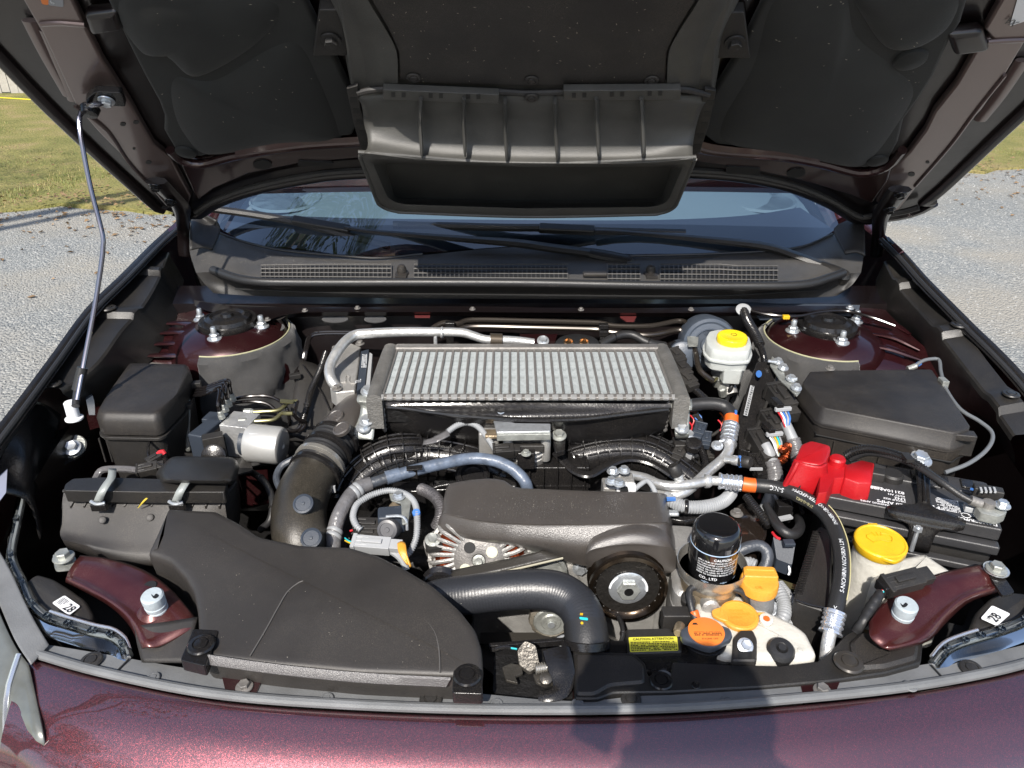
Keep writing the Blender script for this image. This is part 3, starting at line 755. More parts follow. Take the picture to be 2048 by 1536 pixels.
# red apron sheets between tower and fender, with pressed ribs
def apron(rows, name="apron_sheet"):
    return mk(name, loft([[P(*p) for p in r] for r in rows], 12, 16), paint_in, car)
apron([[(360, 600, 1.035), (392, 608, 1.045), (430, 612, 1.046)], [(330, 640, 1.03), (370, 642, 1.030), (410, 640, 1.045)], [(312, 664, 1.025), (350, 668, 1.034), (400, 672, 1.04)], [(290, 692, 1.01), (340, 694, 1.014), (400, 695, 1.025)], [(266, 722, .99), (330, 722, 1.0), (396, 722, 1.0)], [(262, 760, .955), (330, 765, .96), (392, 775, .95)]])
apron([[(1700, 625, 1.046), (1725, 612, 1.045), (1752, 600, 1.04)], [(1722, 655, 1.04), (1770, 650, 1.046), (1800, 650, 1.04)], [(1728, 690, 1.03), (1790, 680, 1.036), (1845, 690, 1.03)], [(1725, 712, 1.02), (1800, 712, 1.02), (1880, 720, 1.01)], [(1720, 745, 1.0), (1800, 760, .99), (1960, 800, .97)], [(1720, 790, .92), (1850, 860, .90), (1990, 930, .90)]])

for pts in ([(300, 690, 1.022), (340, 686, 1.030), (385, 688, 1.034), (400, 694, 1.03)], [(312, 668, 1.032), (350, 664, 1.040), (392, 668, 1.044)], [(325, 648, 1.038), (362, 646, 1.042), (400, 652, 1.044)], [(285, 712, 1.008), (330, 710, 1.016), (385, 712, 1.018)],
            [(1755, 640, 1.048), (1790, 650, 1.044), (1820, 668, 1.04)], [(1745, 668, 1.042), (1790, 676, 1.042), (1840, 700, 1.03)], [(1735, 692, 1.034), (1780, 698, 1.034), (1850, 722, 1.02)]):
    mk("pressed_rib", tube([P(*p) for p in pts], [.003, .0065, .0065, .003], 8, .01, sq=(.6, 1.4)), paint_in, car)
for a, b, w in ((672, 634, 26), (752, 634, 22), (560, 650, 12)):
    mk("firewall_patch", prism(spoly([P(a + w * math.cos(k * .785), b + 7 * math.sin(k * .785), 1.036) + Vector((0, -.01, 0)) for k in range(8)], 3), .002), felt, car, flat=True)
# =================== cowl panel ==========================================
cowl = T("cowl_panel", "wide dark grey plastic cowl with air grilles below the windshield", "cowl panel", P(1050, 550, 1.12))
CC = [[(381, 445, 1.175), (379, 480, 1.155), (380, 506, 1.142), (392, 545, 1.125), (404, 570, 1.10), (418, 596, 1.075)],
      [(440, 464, 1.165), (436, 498, 1.150), (436, 520, 1.138), (440, 545, 1.125), (446, 572, 1.095), (455, 599, 1.075)],
      [(496, 487, 1.155), (500, 515, 1.142), (500, 545, 1.130), (500, 560, 1.122), (505, 580, 1.095), (510, 602, 1.075)],
      [(620, 503, 1.148), (620, 531, 1.140), (620, 556, 1.130), (620, 565, 1.122), (620, 584, 1.095), (620, 604, 1.075)],
      [(755, 517, 1.146), (755, 531, 1.140), (755, 560, 1.130), (755, 567, 1.122), (755, 586, 1.095), (755, 606, 1.075)],
      [(845, 510, 1.146), (845, 531, 1.140), (845, 561, 1.130), (845, 568, 1.122), (845, 587, 1.095), (845, 607, 1.075)],
      [(1052, 494, 1.148), (1052, 531, 1.140), (1052, 562, 1.130), (1052, 569, 1.122), (1052, 588, 1.095), (1052, 608, 1.075)],
      [(1280, 512, 1.146), (1280, 531, 1.140), (1280, 563, 1.130), (1280, 570, 1.122), (1280, 589, 1.095), (1280, 609, 1.075)],
      [(1440, 508, 1.148), (1440, 531, 1.140), (1440, 564, 1.130), (1440, 572, 1.122), (1440, 591, 1.095), (1440, 609, 1.075)],
      [(1580, 500, 1.152), (1580, 533, 1.140), (1580, 562, 1.130), (1585, 572, 1.122), (1585, 590, 1.095), (1585, 607, 1.075)],
      [(1665, 470, 1.165), (1675, 510, 1.148), (1680, 535, 1.134), (1683, 549, 1.125), (1680, 576, 1.095), (1672, 603, 1.075)],
      [(1722, 448, 1.175), (1728, 480, 1.155), (1728, 506, 1.142), (1722, 545, 1.125), (1708, 574, 1.10), (1690, 598, 1.075)]]
cowl_m = mat("cowl_plastic", (0.052, 0.050, 0.048), 0.45, bump=0.8, bscale=900, var=0.15, dust=0.22, rvar=.05)
mk("cowl_shell", loft([[P(*c[j]) for c in CC] for j in range(4)], 60, 16), cowl_m, cowl)
mk("cowl_front", loft([[P(*c[3]) for c in CC], [P(*c[4]) + Vector((0, .012, .0)) for c in CC], [P(c[5][0], c[5][1], c[5][2]) + Vector((0, .03, 0)) for c in CC]], 60, 12), blk_m, cowl)
mk("cowl_seal", tube([P(425, 540, 1.128), P(496, 561, 1.128), P(606, 565, 1.128), P(820, 565, 1.129), P(1052, 566, 1.129), P(1260, 570, 1.129), P(1441, 572, 1.129), P(1597, 570, 1.129), P(1660, 555, 1.13), P(1686, 546, 1.13)], .0095, 12, .02), rub, cowl)
mk("lower_seam", tube([P(470, 578, 1.102), P(700, 586, 1.1), P(1052, 590, 1.1), P(1400, 592, 1.1), P(1640, 580, 1.1)], .0018, 6, .03), ink, cowl)
gx = [523, 783, 828, 1135, 1215, 1280, 1320, 1555]
def gpt(px, t, dz):
    yb = 534 + (3 if px > 1450 else 0); yf = 558 + (px - 523) / 1032 * 7
    if px < 640: yb += (640 - px) * .015; 
    q = P(px, yb + (yf - yb) * t, 1.1395 - .010 * t); return q + Vector((0, 0, dz))
for i in range(0, 8, 2):
    a, b = gx[i], gx[i + 1]
    gr = mk("vent_grille", G().add(([gpt(a, 0, .0022), gpt(b, 0, .0022), gpt(b, 1, .0022), gpt(a, 1, .0022)], [(0, 1, 2, 3)])), ink, cowl, flat=True)  # flat black sheet, painted as the darkness behind the bars
    g = G()
    for t in (0, .33, .67, 1.0):
        w = .0015 if t not in (.33,) else .0022
        pts = [gpt(a + (b - a) * k / 6, t, .0060) for k in range(7)]; g.add(tube(pts, w, 4, .05))
    n = max(3, round((b - a) / 8.9))
    for k in range(n + 1):
        px = a + (b - a) * k / n
        g.add(prism([gpt(px - 1.2, 0, .0065), gpt(px + 1.2, 0, .0065), gpt(px + 1.2, 1, .0065), gpt(px - 1.2, 1, .0065)], .005))
    gl = mk("grille_bars", g, cowl_m, gr, flat=True)
for px in (803, 1302):
    nb = G(); b = P(px, 552, 1.134)
    nb.add(lathe([(.016, 0), (.014, .004), (.0105, .006), (.0105, .014), (.007, .022), (0, .024)], b + Vector((0, .012, 0)), (0, -.25, 1), n=20))
    nb.add(box(b + Vector((0, -.004, .002)), (.024, .022, .006)))
    mk("washer_nozzle", nb, blk_t, cowl)
mk("hinge_tab", box(P(1190, 548, 1.1405), (.052, .016, .008)), blk_t, cowl, bevel=.002)
for s, pts in ((-1, [(440, 466, 1.168), (470, 478, 1.164), (560, 500, 1.155), (690, 512, 1.152), (760, 516, 1.15), (845, 508, 1.15)]), (1, [(1260, 512, 1.15), (1440, 507, 1.152), (1590, 496, 1.156), (1665, 468, 1.168)])):
    mk("glass_edge_lip", tube([P(*p) for p in pts], .003, 8, .03), blk, cowl)
# rubber corners by the hinges
for s, pts in ((-1, [[(384, 436, 1.20), (400, 425, 1.21), (432, 440, 1.20)], [(380, 462, 1.19), (410, 450, 1.185), (440, 462, 1.175)], [(380, 500, 1.16), (405, 495, 1.16), (425, 500, 1.15)]]),
               (1, [[(1675, 450, 1.19), (1700, 440, 1.20), (1726, 436, 1.20)], [(1668, 466, 1.175), (1705, 470, 1.18), (1730, 475, 1.18)], [(1690, 508, 1.15), (1712, 505, 1.155), (1730, 512, 1.15)]])):
    mk("corner_cap", loft([[P(*p) for p in r] for r in pts], 10, 10), blk_m, cowl, solid=.004)

# firewall flange and side gutters, bolted sheet
mk("firewall_flange", loft([[P(*p) for p in r] for r in (
    [(400, 603, 1.062), (470, 612, 1.062), (560, 614, 1.062), (640, 614, 1.06), (860, 614, 1.06), (1052, 615, 1.06), (1300, 616, 1.06), (1480, 612, 1.06), (1700, 606, 1.06)],
    [(392, 614, 1.060), (450, 632, 1.058), (520, 645, 1.056), (600, 626, 1.058), (860, 624, 1.058), (1052, 625, 1.058), (1300, 626, 1.058), (1480, 625, 1.058), (1715, 624, 1.058)],
    [(392, 616, 1.045), (450, 634, 1.043), (520, 647, 1.041), (600, 634, 1.040), (860, 632, 1.040), (1052, 633, 1.040), (1300, 634, 1.040), (1480, 632, 1.040), (1715, 628, 1.040)])], 50), paint_dk, car)
for px, py in ((535, 640), (715, 617), (945, 619), (1162, 620), (1382, 620), (610, 622)):
    bolt(car, P(px, py, 1.0605), s=.8, m=alu_m)

# =================== windshield and wipers ===============================
GP0, GN = Vector((0, 1.74, 1.150)), Vector((0, -.50, .866))
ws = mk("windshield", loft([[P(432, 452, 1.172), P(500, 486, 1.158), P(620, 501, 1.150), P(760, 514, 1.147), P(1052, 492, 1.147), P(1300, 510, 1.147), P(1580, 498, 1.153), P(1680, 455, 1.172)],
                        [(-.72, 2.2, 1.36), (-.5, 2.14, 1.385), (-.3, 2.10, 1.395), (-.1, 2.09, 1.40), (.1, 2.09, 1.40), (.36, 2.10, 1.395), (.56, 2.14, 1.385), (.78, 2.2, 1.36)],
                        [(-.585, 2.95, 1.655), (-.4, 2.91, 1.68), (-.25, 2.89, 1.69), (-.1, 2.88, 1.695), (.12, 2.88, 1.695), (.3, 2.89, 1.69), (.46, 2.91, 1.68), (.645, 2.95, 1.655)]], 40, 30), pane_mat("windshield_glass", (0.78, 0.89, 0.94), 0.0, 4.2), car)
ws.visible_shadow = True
def GL(px, py, off=0.004): return PL(px, py, GP0 + GN * off, GN)
frit = mk("glass_border_sky_tint", loft([[GL(x, y, -.006) for x, y in ((445, 462), (500, 484), (620, 499), (760, 511), (1052, 491), (1300, 507), (1580, 496), (1668, 460))],
                                      [GL(x, y, -.006) for x, y in ((470, 415), (520, 428), (640, 434), (760, 437), (1052, 440), (1300, 440), (1480, 432), (1600, 415))]], 30), mat("sky_tinted_frit", (0.030, 0.037, 0.060), 0.35), ws)  # black frit; the blue of the reflected sky is mixed into its colour
def wiper(label, blade, arm, holder, r=.008):
    w = T("windshield_wiper", label, "wiper", GL(*arm[-1]), "windshield wipers")
    up = GN
    bl = [GL(*p, .028) for p in blade]
    b = mk("blade", tube(bl, .0115, 8, .03, sq=(.8, 1.0)), blk, w)
    mk("rubber_edge", tube([p - up * .009 for p in bl], .003, 6, .03), rub, b)
    mk("blade_tip", tube([bl[0] - (bl[1] - bl[0]).normalized() * .012, bl[0] + (bl[1] - bl[0]).normalized() * .02], .0098, 8), blk_g, b)
    h0, h1 = GL(*holder[0], .036), GL(*holder[1], .036)
    mk("blade_holder", box((h0 + h1) / 2, ((h1 - h0).length, .022, .017), x=h1 - h0, z=up), blk, w, bevel=.004)
    a = [GL(*p, .042) for p in arm]
    mk("arm", tube(a, [.006, .0075, .010, .013, .014, .014], 8, .02, sq=(.7, 1.25)), blk, w)
    e0, e1 = a[-2], a[-1]
    mk("arm_head", tube([e0, e0.lerp(e1, .5), e1], [.0135, .015, .014], 10, .01, sq=(.8, 1.3)), blk, w)
    mk("pivot_cap", lathe([(.015, -.018), (.016, .0), (.010, .006), (0, .007)], a[-1], up, n=18), blk, w)
    return w
wiper("wiper with its short blade crossing the passenger corner of the windshield", [(428, 418), (520, 431), (600, 446), (690, 470), (778, 492)], [(690, 455), (745, 463), (900, 476), (1030, 486), (1110, 497), (1180, 506), (1255, 520)], [(585, 440), (700, 460)])
wiper("wiper with its blade lying flat across the middle of the windshield", [(797, 450), (900, 452), (1010, 455), (1090, 456), (1200, 462), (1370, 466)], [(1190, 462), (1240, 464), (1400, 478), (1530, 493), (1600, 515), (1640, 530), (1688, 549)], [(1078, 456), (1190, 461)])
# =================== the open hood =======================================
HP0, HN = Vector((0, 1.694, 1.252)), Vector((0, -.648, -.762)).normalized()
HS = Vector((0, -.762, .648)).normalized()
def HQ(px, py, off=0.0): return PL(px, py, HP0 + HN * off, HN)
def HX(x, s, off=0.0): return HP0 + Vector((x, 0, 0)) + HS * s + HN * off
hood = T("hood", "raised hood of the dark red car, felt pads on its underside", "hood", HX(.03, 0))
out_l = [(-.795, -.01), (-.80, .10), (-.805, .3), (-.80, .5), (-.78, .7), (-.72, .85)]
top_c = [(-.60, .97), (-.35, 1.03), (.03, 1.055), (.43, 1.03), (.69, .97)]
out_r = [(.80, .85), (.86, .7), (.89, .5), (.902, .3), (.915, .10), (.915, .02)]
rear_px = [(1868, 408), (1838, 424), (1800, 434), (1752, 440), (1716, 442), (1653, 406), (1558, 371), (1400, 350), (1052, 344), (720, 350), (600, 363), (500, 385), (430, 410), (392, 433), (345, 425)]
outline = [HX(*p) for p in out_l + top_c + out_r] + [HQ(*p) for p in rear_px]
def fan(poly, c=None):
    c = c or sum(poly, Vector()) / len(poly); n = len(poly)
    return poly + [c], [(i, (i + 1) % n, n) for i in range(n)]
mk("inner_panel", prism(outline, -HN * .004), paint_dk, hood, flat=True)
# outer skin
sk = [[HX(x * .985, s + (0 if i else -.0), -.012 - .045 * (1 - (min(1, abs(x - .055) / .87)) ** 2.5) * min(1, .3 + s * 3)) for x in [-.81 + 1.73 * k / 16 for k in range(17)]] for i, (j, s) in enumerate(((0, .02), (1, .15), (1, .4), (1, .65), (1, .85), (1, 1.0)))]
mk("outer_skin", loft(sk, None, 24), paint, hood, solid=.002)
# rolled hem around the rim
hl = [HX(a, b, .004) for a, b in out_l]; hr = [HX(a, b, .004) for a, b in out_r]; rr = [HQ(a, b, .004) for a, b in rear_px]
mk("hem", tube(hl[::-1] + [HQ(330, 420, .004)], .011, 8, .03, sq=(.7, 1.3)), paint_dk, hood)
mk("hem", tube(hr + [HQ(1868, 406, .004)], .011, 8, .03, sq=(.7, 1.3)), paint_dk, hood)
mk("hem", tube([HQ(*p, .004) for p in rear_px], .010, 8, .03, sq=(.8, 1.2)), paint_dk, hood)
mk("rear_seal", tube([HQ(p[0], p[1] - 9, .016) for p in rear_px[1:-1]], .007, 8, .03), blk_m, hood)
def hpanel(name, px, off, th, m, bev=.004, par=None, **k):
    q = [HQ(a, b, off) for a, b in px]
    return mk(name, prism(q, -HN * th), m, par or hood, bevel=bev, seg=3, **k)
# the bright side panels of the frame
lp = [(10, -60), (44, 0), (82, 65), (122, 150), (150, 212), (195, 264), (239, 308), (285, 360), (331, 413), (372, 425), (383, 393), (342, 318), (308, 290), (282, 245), (260, 205), (232, 163), (205, 120), (171, 51), (147, 0), (120, -60)]
rp = [(2100, -60), (2048, 90), (2000, 170), (1965, 220), (1920, 268), (1890, 305), (1845, 360), (1800, 420), (1782, 428), (1752, 405), (1778, 345), (1818, 305), (1850, 262), (1868, 225), (1912, 170), (1962, 84), (1985, 80), (1968, 60), (2025, -40), (2045, -60)]
hpanel("side_panel", lp, .016, .016, paint_hood_sheen, .005)
hpanel("side_panel", rp, .016, .016, paint_hood_sheen, .005)
# stiffening ridges on the side panels
for pts in ([(82, 48), (120, 46), (170, 50)], [(2048, 80), (2000, 82), (1975, 84)]):
    mk("panel_ridge", tube([HQ(*p, .017) for p in pts], .004, 8, .02), paint_hood_sheen, hood)
for pts in ([(150, 212), (215, 262), (262, 330), (335, 405)], [(2010, 150), (1950, 225), (1900, 292), (1830, 372)]):
    mk("panel_ridge", tube([HQ(*p, .017) for p in pts], .0035, 8, .02), paint_hood_sheen, hood)
for pts in ([(60, 40), (95, 110), (140, 190)], [(95, 60), (120, 120), (150, 200)]):
    mk("panel_rib", tube([HQ(*p, .006) for p in pts], .007, 8, .02, sq=(.6, 1.6)), paint_hood_sheen, hood)
for pts in ([(2046, 120), (2000, 190), (1960, 240)],):
    mk("panel_rib", tube([HQ(*p, .006) for p in pts], .007, 8, .02, sq=(.6, 1.6)), paint_hood_sheen, hood)
# raised knuckles where the frame crosses
for px, py, w in ((205, 52, 48), (1935, 92, 52)):
    s = -1 if px < 1000 else 1
    hpanel("frame_knuckle", [(px - w * .8, py - 18), (px + w * .6, py - 26 * 1), (px + w * .9, py + 14), (px - w * .5, py + 24)], .028, .024, paint_dk, .009)
# rear rail between the pads and the rear edge
rail = [(352, 312), (403, 324), (478, 306), (600, 290), (735, 281), (735, 316), (600, 328), (500, 348), (430, 378), (395, 404)]
railr = [(1375, 285), (1432, 300), (1560, 311), (1640, 324), (1740, 346), (1790, 318), (1778, 360), (1745, 408), (1690, 388), (1600, 362), (1500, 340), (1375, 322)]
hpanel("rear_rail", rail, .020, .018, paint_rail, .006)
hpanel("rear_rail", railr, .020, .018, paint_rail, .006)
for pts in ([(340, 300), (362, 320), (403, 328), (478, 310), (600, 292), (735, 283)], [(1375, 290), (1432, 303), (1560, 313), (1640, 327), (1720, 346), (1775, 332), (1805, 300)]):
    mk("rail_ridge", tube([HQ(*p, .024) for p in pts], .009, 10, .02), paint_rail, hood)
for pts in ([(470, 303), (520, 294), (600, 286), (735, 276)], [(1390, 283), (1440, 295), (1560, 308), (1640, 321)]):
    mk("rail_face", loft([[HQ(a, b - 4, .026) for a, b in pts], [HQ(a, b + 9, .029) for a, b in pts]], 16, 3), paint_hood_sheen, hood)
def hole(px, py, a, b, par=hood, ang=0.0):
    c = HQ(px, py, .0245); q = []
    for k in range(20):
        an = 2 * math.pi * k / 20; q.append(HQ(px + a * math.cos(an) * math.cos(ang) - b * math.sin(an) * math.sin(ang), py + a * math.cos(an) * math.sin(ang) + b * math.sin(an) * math.cos(ang), .0228))
    mk("pressed_hole", prism([p for p in q], -HN * .004), ink, par, flat=True)  # flat black disc, painted as the darkness inside the hole
hole(525, 330, 19, 9); hole(1592, 347, 19, 9, ang=-.1)
for a, b in (((597, 322), (667, 330)), ((1453, 333), (1520, 345))):
    mk("pressed_slot", prism(rpoly([HQ(a[0], a[1], .0228), HQ(b[0], a[1] + 4, .0228), HQ(b[0], b[1] + 4, .0228), HQ(a[0] - 2, b[1] + 2, .0228)], .005), -HN * .004), ink, hood, flat=True)  # slot's inner darkness painted as a flat black patch
for px, py, r in ((246, 249, 6), (297, 325, 6), (272, 245, 6), (1823, 349, 7), (1855, 325, 4), (268, 298, 3), (433, 365, 3)):
    q = [HQ(px + r * math.cos(k * .5236), py + r * .6 * math.sin(k * .5236), .0172) for k in range(12)]
    mk("small_hole", prism(q, -HN * .002), ink, hood, flat=True)  # flat black spot painted for the dark inside
# felt pads
padL = [(205, -60), (214, 0), (236, 48), (262, 100), (290, 155), (318, 205), (329, 235), (328, 263), (350, 300), (380, 313), (403, 314), (478, 297), (560, 283), (650, 277), (705, 272), (718, 240), (700, 180), (672, 120), (640, 60), (610, 0), (590, -60)]
padR = [(1945, -60), (1936, 0), (1922, 47), (1900, 82), (1868, 152), (1838, 200), (1808, 240), (1797, 285), (1778, 320), (1732, 337), (1672, 331), (1600, 309), (1558, 301), (1432, 290), (1405, 270), (1400, 240), (1425, 190), (1470, 120), (1500, 60), (1530, 0), (1550, -60)]
def pad(poly, lumps, label):
    p = mk("insulation_pad", prism([HQ(a, b, .022) for a, b in poly], -HN * .018), pad_m, hood, bevel=.007, seg=3, label=label)
    for q, o in lumps:
        out = spoly([HQ(a, b, .0) for a, b in q], 6); c = sum(out, Vector()) / len(out); rows = []
        for t, h in ((1.0, .020), (.96, .0235), (.88, .0275), (.72, .031 + o * .6), (.4, .033 + o), (.02, .034 + o)):
            rows.append([c + (v - c) * t + HN * h for v in out])
        lv, lf = loft(rows, closed=True); lf.append(tuple(range(len(lv) - len(out), len(lv))))
        mk("pad_relief", (lv, lf), pad_m, p, angle=80)
    return p
padl = pad(padL, [([(240, 10), (285, 80), (330, 85), (345, 95), (400, 130), (520, 60), (560, -20), (400, -50), (260, -50)], 0.004),
                  ([(350, 130), (345, 190), (370, 250), (420, 290), (560, 268), (670, 262), (680, 235), (640, 130), (600, 60), (540, 70), (430, 135)], 0.006)], "felt pad at the prop rod side")
padr = pad(padR, [([(1550, -40), (1500, 110), (1440, 220), (1450, 265), (1560, 290), (1700, 315), (1742, 298), (1790, 235), (1828, 160), (1790, 110), (1710, 40), (1680, -50)], 0.006), ([(1712, -50), (1730, 20), (1775, 72), (1840, 66), (1900, 20), (1900, -50)], 0.004)], "felt pad away from the prop rod")
for px, py, s, p in ((313, 90, 2.3, padl), (372, 303, 2.0, padl), (1821, 117, 2.5, padr), (1755, 320, 2.0, padr)):
    shared("felt_clip", lambda: lathe([(.0098, 0), (.0092, .002), (.006, .0035), (0, .004)], (0, 0, 0), n=24), pad_m, p, HQ(px, py, .023), HN, s, "felt_clip")
# lint and dust flecks on the pads and centre panel
Rn = random.Random(5); g = G()
for i in range(130):
    a = Rn.random(); px, py = (Rn.uniform(760, 1320), Rn.uniform(0, 165)) if a < .55 else ((Rn.uniform(300, 640), Rn.uniform(0, 250)) if a < .75 else (Rn.uniform(1480, 1850), Rn.uniform(0, 270)))
    c = HQ(px, py, .058 if a < .55 else .050); u = (HS * Rn.gauss(0, 1) + Vector((Rn.gauss(0, 1), 0, 0))).normalized() * Rn.uniform(.0006, .0028); w = HN.cross(u).normalized() * .0005
    k = len(g.v); g.v += [c - u, c + w, c + u, c - w]; g.f.append((k, k + 1, k + 2, k + 3))
tag(mk("dust_flecks", g, mat("dust_fleck", (0.42, 0.38, 0.30), 0.9), hood, flat=True), kind="stuff")
# brackets with bolts on both sides of the duct
for px, py, s in ((660, 90, -1), (1467, 95, 1)):
    b = mk("duct_bracket", prism([HQ(*p, .036) for p in ((px - 30 - 8 * s, py - 70), (px + 30 - 8 * s, py - 70), (px + 34, py + 22), (px - 34, py + 22))], -HN * .018), blk_m, hood, bevel=.002)
    bolt(b, HQ(px + 2, py - 12, .0365), HN, 1.7, blk_m)
# ---- air duct -----------------------------------------------------------
duct = T("intake_duct", "dark grey plastic air duct under the hood ending in a wide mouth", "air duct", HQ(1055, 250, .08))
mk("duct_base", prism([HQ(*p, .050) for p in ((640, -60), (672, 0), (690, 90), (702, 182), (1428, 190), (1436, 100), (1470, 0), (1490, -60))], -HN * .030), duct_m, duct, bevel=.008, seg=3)
mk("centre_panel", prism([HQ(*p, .056) for p in ((715, -60), (740, 0), (775, 60), (795, 105), (798, 160), (860, 168), (1052, 175), (1270, 172), (1332, 166), (1336, 105), (1358, 60), (1395, 0), (1420, -60))], -HN * .010), blk_t, duct, bevel=.004, seg=3)
for o_, i_ in (([(628, -60), (662, 0), (684, 60), (694, 120), (706, 184)], [(712, -60), (736, 0), (772, 60), (793, 105), (796, 166)]), ([(1505, -60), (1478, 0), (1450, 60), (1438, 120), (1426, 190)], [(1424, -60), (1398, 0), (1360, 60), (1338, 105), (1334, 168)])):
    o3, i3 = cr([HQ(*p, .034) for p in o_], 16), cr([HQ(*p, .059) for p in i_], 16)
    mk("side_wall", loft([[p - HN * .02 for p in o3], o3, [a.lerp(b, .5) + HN * .008 for a, b in zip(o3, i3)], i3], None, 9), duct_m, duct)
for px, py in ((827, 155), (1063, 160), (1303, 160), (1063, 195)):
    clip(duct, HQ(px, py, .0565 if py < 180 else .066), HN, 1.15, blk_t)
# the front face of the duct, curving down to the mouth
def XR(py, o): return [HQ(x, y, o) for x, y in py]
face = [XR([(700, 186), (860, 181), (1052, 186), (1270, 184), (1425, 192)], .052),
        XR([(722, 205), (860, 198), (1052, 200), (1270, 200), (1405, 212)], .062),
        XR([(728, 245), (860, 240), (1052, 242), (1270, 242), (1392, 252)], .068),
        XR([(735, 275), (860, 280), (1052, 284), (1270, 284), (1386, 285)], .088),
        XR([(735, 296), (860, 306), (1052, 312), (1270, 312), (1385, 305)], .108),
        XR([(728, 306), (860, 320), (1052, 327), (1270, 326), (1386, 318)], .124)]
mk("duct_face", loft(face, 40, 24), duct_m, duct, solid=.003)
for pts in ([(716, 186), (760, 178), (870, 180), (1000, 183), (1055, 186), (1200, 182), (1300, 180), (1365, 178), (1418, 190)],):
    mk("top_bead", tube([HQ(*p, .060) for p in pts], .005, 8, .02), blk_m, duct)
for x0, x1, y0 in ((766, 998, 184), (1127, 1362, 186)):
    mb = mk("clip_rail", prism([HQ(x0, y0 - 4, .071), HQ(x1, y0 + (6 if x0 < 900 else -6), .071), HQ(x1, y0 + 20 + (4 if x0 < 900 else -6), .071), HQ(x0, y0 + 15, .071)], -HN * .012), duct_m, duct, bevel=.0012)
    for k in range(6):
        t = (k // 2 * 2 + .55 + (k % 2) * .55) / 6.2; px = x0 + (x1 - x0) * t; py = y0 + 5 + (5 * t if x0 < 900 else -6 * t)
        mk("rail_slot", prism([HQ(px - 4, py - 4, .0716), HQ(px + 4, py - 4, .0716), HQ(px + 4, py + 5, .0716), HQ(px - 4, py + 5, .0716)], -HN * .0015), ink, mb, flat=True)
for x in (840, 927, 1010, 1111, 1194, 1285):
    xx = (x - 1052) / 1.0
    y0 = 192 if abs(x - 1060) > 60 else 200
    pts = [HQ(x - xx * .01, y0, .070), HQ(x, y0 + 45, .080), HQ(x + 2, y0 + 85, .100), HQ(x + 3, y0 + 108, .116), HQ(x + 3, y0 + 116, .118)]
    mk("rib", tube(pts, [.0042, .0045, .0045, .0045, .0045, .003], 8, .008, sq=(2.2, .75)), duct_m, duct)
for s, pts in ((-1, [(693, 178), (715, 172), (722, 220), (733, 255), (742, 305), (722, 300), (708, 250)]), (1, [(1432, 182), (1410, 178), (1398, 225), (1388, 270), (1378, 312), (1400, 305), (1418, 250)])):
    fl = mk("side_flange", prism([HQ(a, b, .060) for a, b in pts], -HN * .006), blk_m, duct, bevel=.001)
    for k in range(5):
        a, b = (704 + k * 6.2, 200 + k * 22) if s < 0 else (1419 - k * 6.8, 206 + k * 22)
        mk("flange_slot", prism([HQ(a - 4, b - 5, .0605), HQ(a + 10, b - 5, .0605), HQ(a + 10, b + 5, .0605), HQ(a - 4, b + 5, .0605)], -HN * .0015), ink, fl, flat=True)
def outl(pts, off, rads):
    return rpoly([HQ(a, b, off) for a, b in pts], rads, 5)
O = outl([(716, 304), (1052, 326), (1392, 314), (1345, 428), (1052, 433), (762, 423)], .120, [.02, 0, .02, .05, 0, .05])
I = outl([(742, 318), (1052, 334), (1368, 328), (1331, 414), (1052, 417), (780, 408)], .118, [.02, 0, .02, .04, 0, .04])
Ib = outl([(770, 326), (1052, 334), (1344, 334), (1322, 398), (1052, 401), (790, 396)], .070, [.01, 0, .01, .015, 0, .015])
Ob = outl([(745, 300), (1052, 312), (1370, 306), (1330, 400), (1052, 404), (778, 398)], .010, [.02, 0, .02, .05, 0, .05])
mk("duct_mouth", loft([Ob, O, [a.lerp(b, .5) + HN * .003 for a, b in zip(O, I)], I, Ib], closed=True, angle=0) if False else loft([Ob, O, [a.lerp(b, .5) + HN * .003 for a, b in zip(O, I)], I, Ib], closed=True, caps=True), duct_m, duct, angle=50)
mk("mouth_floor", loft([XR([(800, 398), (1052, 402), (1316, 400)], .072), XR([(790, 406), (1052, 413), (1326, 410)], .112)], 12), blk_t, duct)
mk("mouth_rim", tube([p for p in O] + [O[0]], .0036, 8, .01), duct_m, duct)
# labels on the frame
lb = plate("warning_label", [HQ(*p, .0178) for p in ((2019, 52), (2090, 30), (2090, -60), (2052, -60))], lab_w, hood)
text("XA", hood, HQ(2040, 44, .019), HQ(2026, 38, .019) - HQ(2040, 44, .019), HQ(2034, 58, .019) - HQ(2032, 40, .019), .016, ink)
lo_ = plate("orange_label", [HQ(*p, .0178) for p in ((76, -20), (97, -20), (97, 10), (84, 8))], lab_o, hood)
lg_ = plate("spec_label", [HQ(*p, .0178) for p in ((97, -20), (126, -20), (127, 14), (97, 10))], mat("grey_label", (.25, .26, .28), .4), hood)
text("6", hood, HQ(103, 8, .019), (1, 0, 0), HS, .011, ink_w)
# hinges
for s, pts in ((-1, [(312, 362), (342, 392), (362, 415), (366, 460), (368, 512)]), (1, [(1800, 378), (1778, 408), (1762, 432), (1757, 470), (1752, 512)])):
    hz = [HQ(*pts[0], .03), HQ(*pts[1], .03), HQ(*pts[2], .03), P(*pts[3], 1.17), P(*pts[4], 1.10)]
    hg = mk("hinge_arm", tube(hz, [.019, .017, .013, .011, .011], 8, .02, sq=(.45, 1.25)), paint_dk, hood)
    for a, b in ((hz[0], .012), (hz[1], .012)):
        bolt(hg, a + HN * b, HN, 1.4, blk_g)
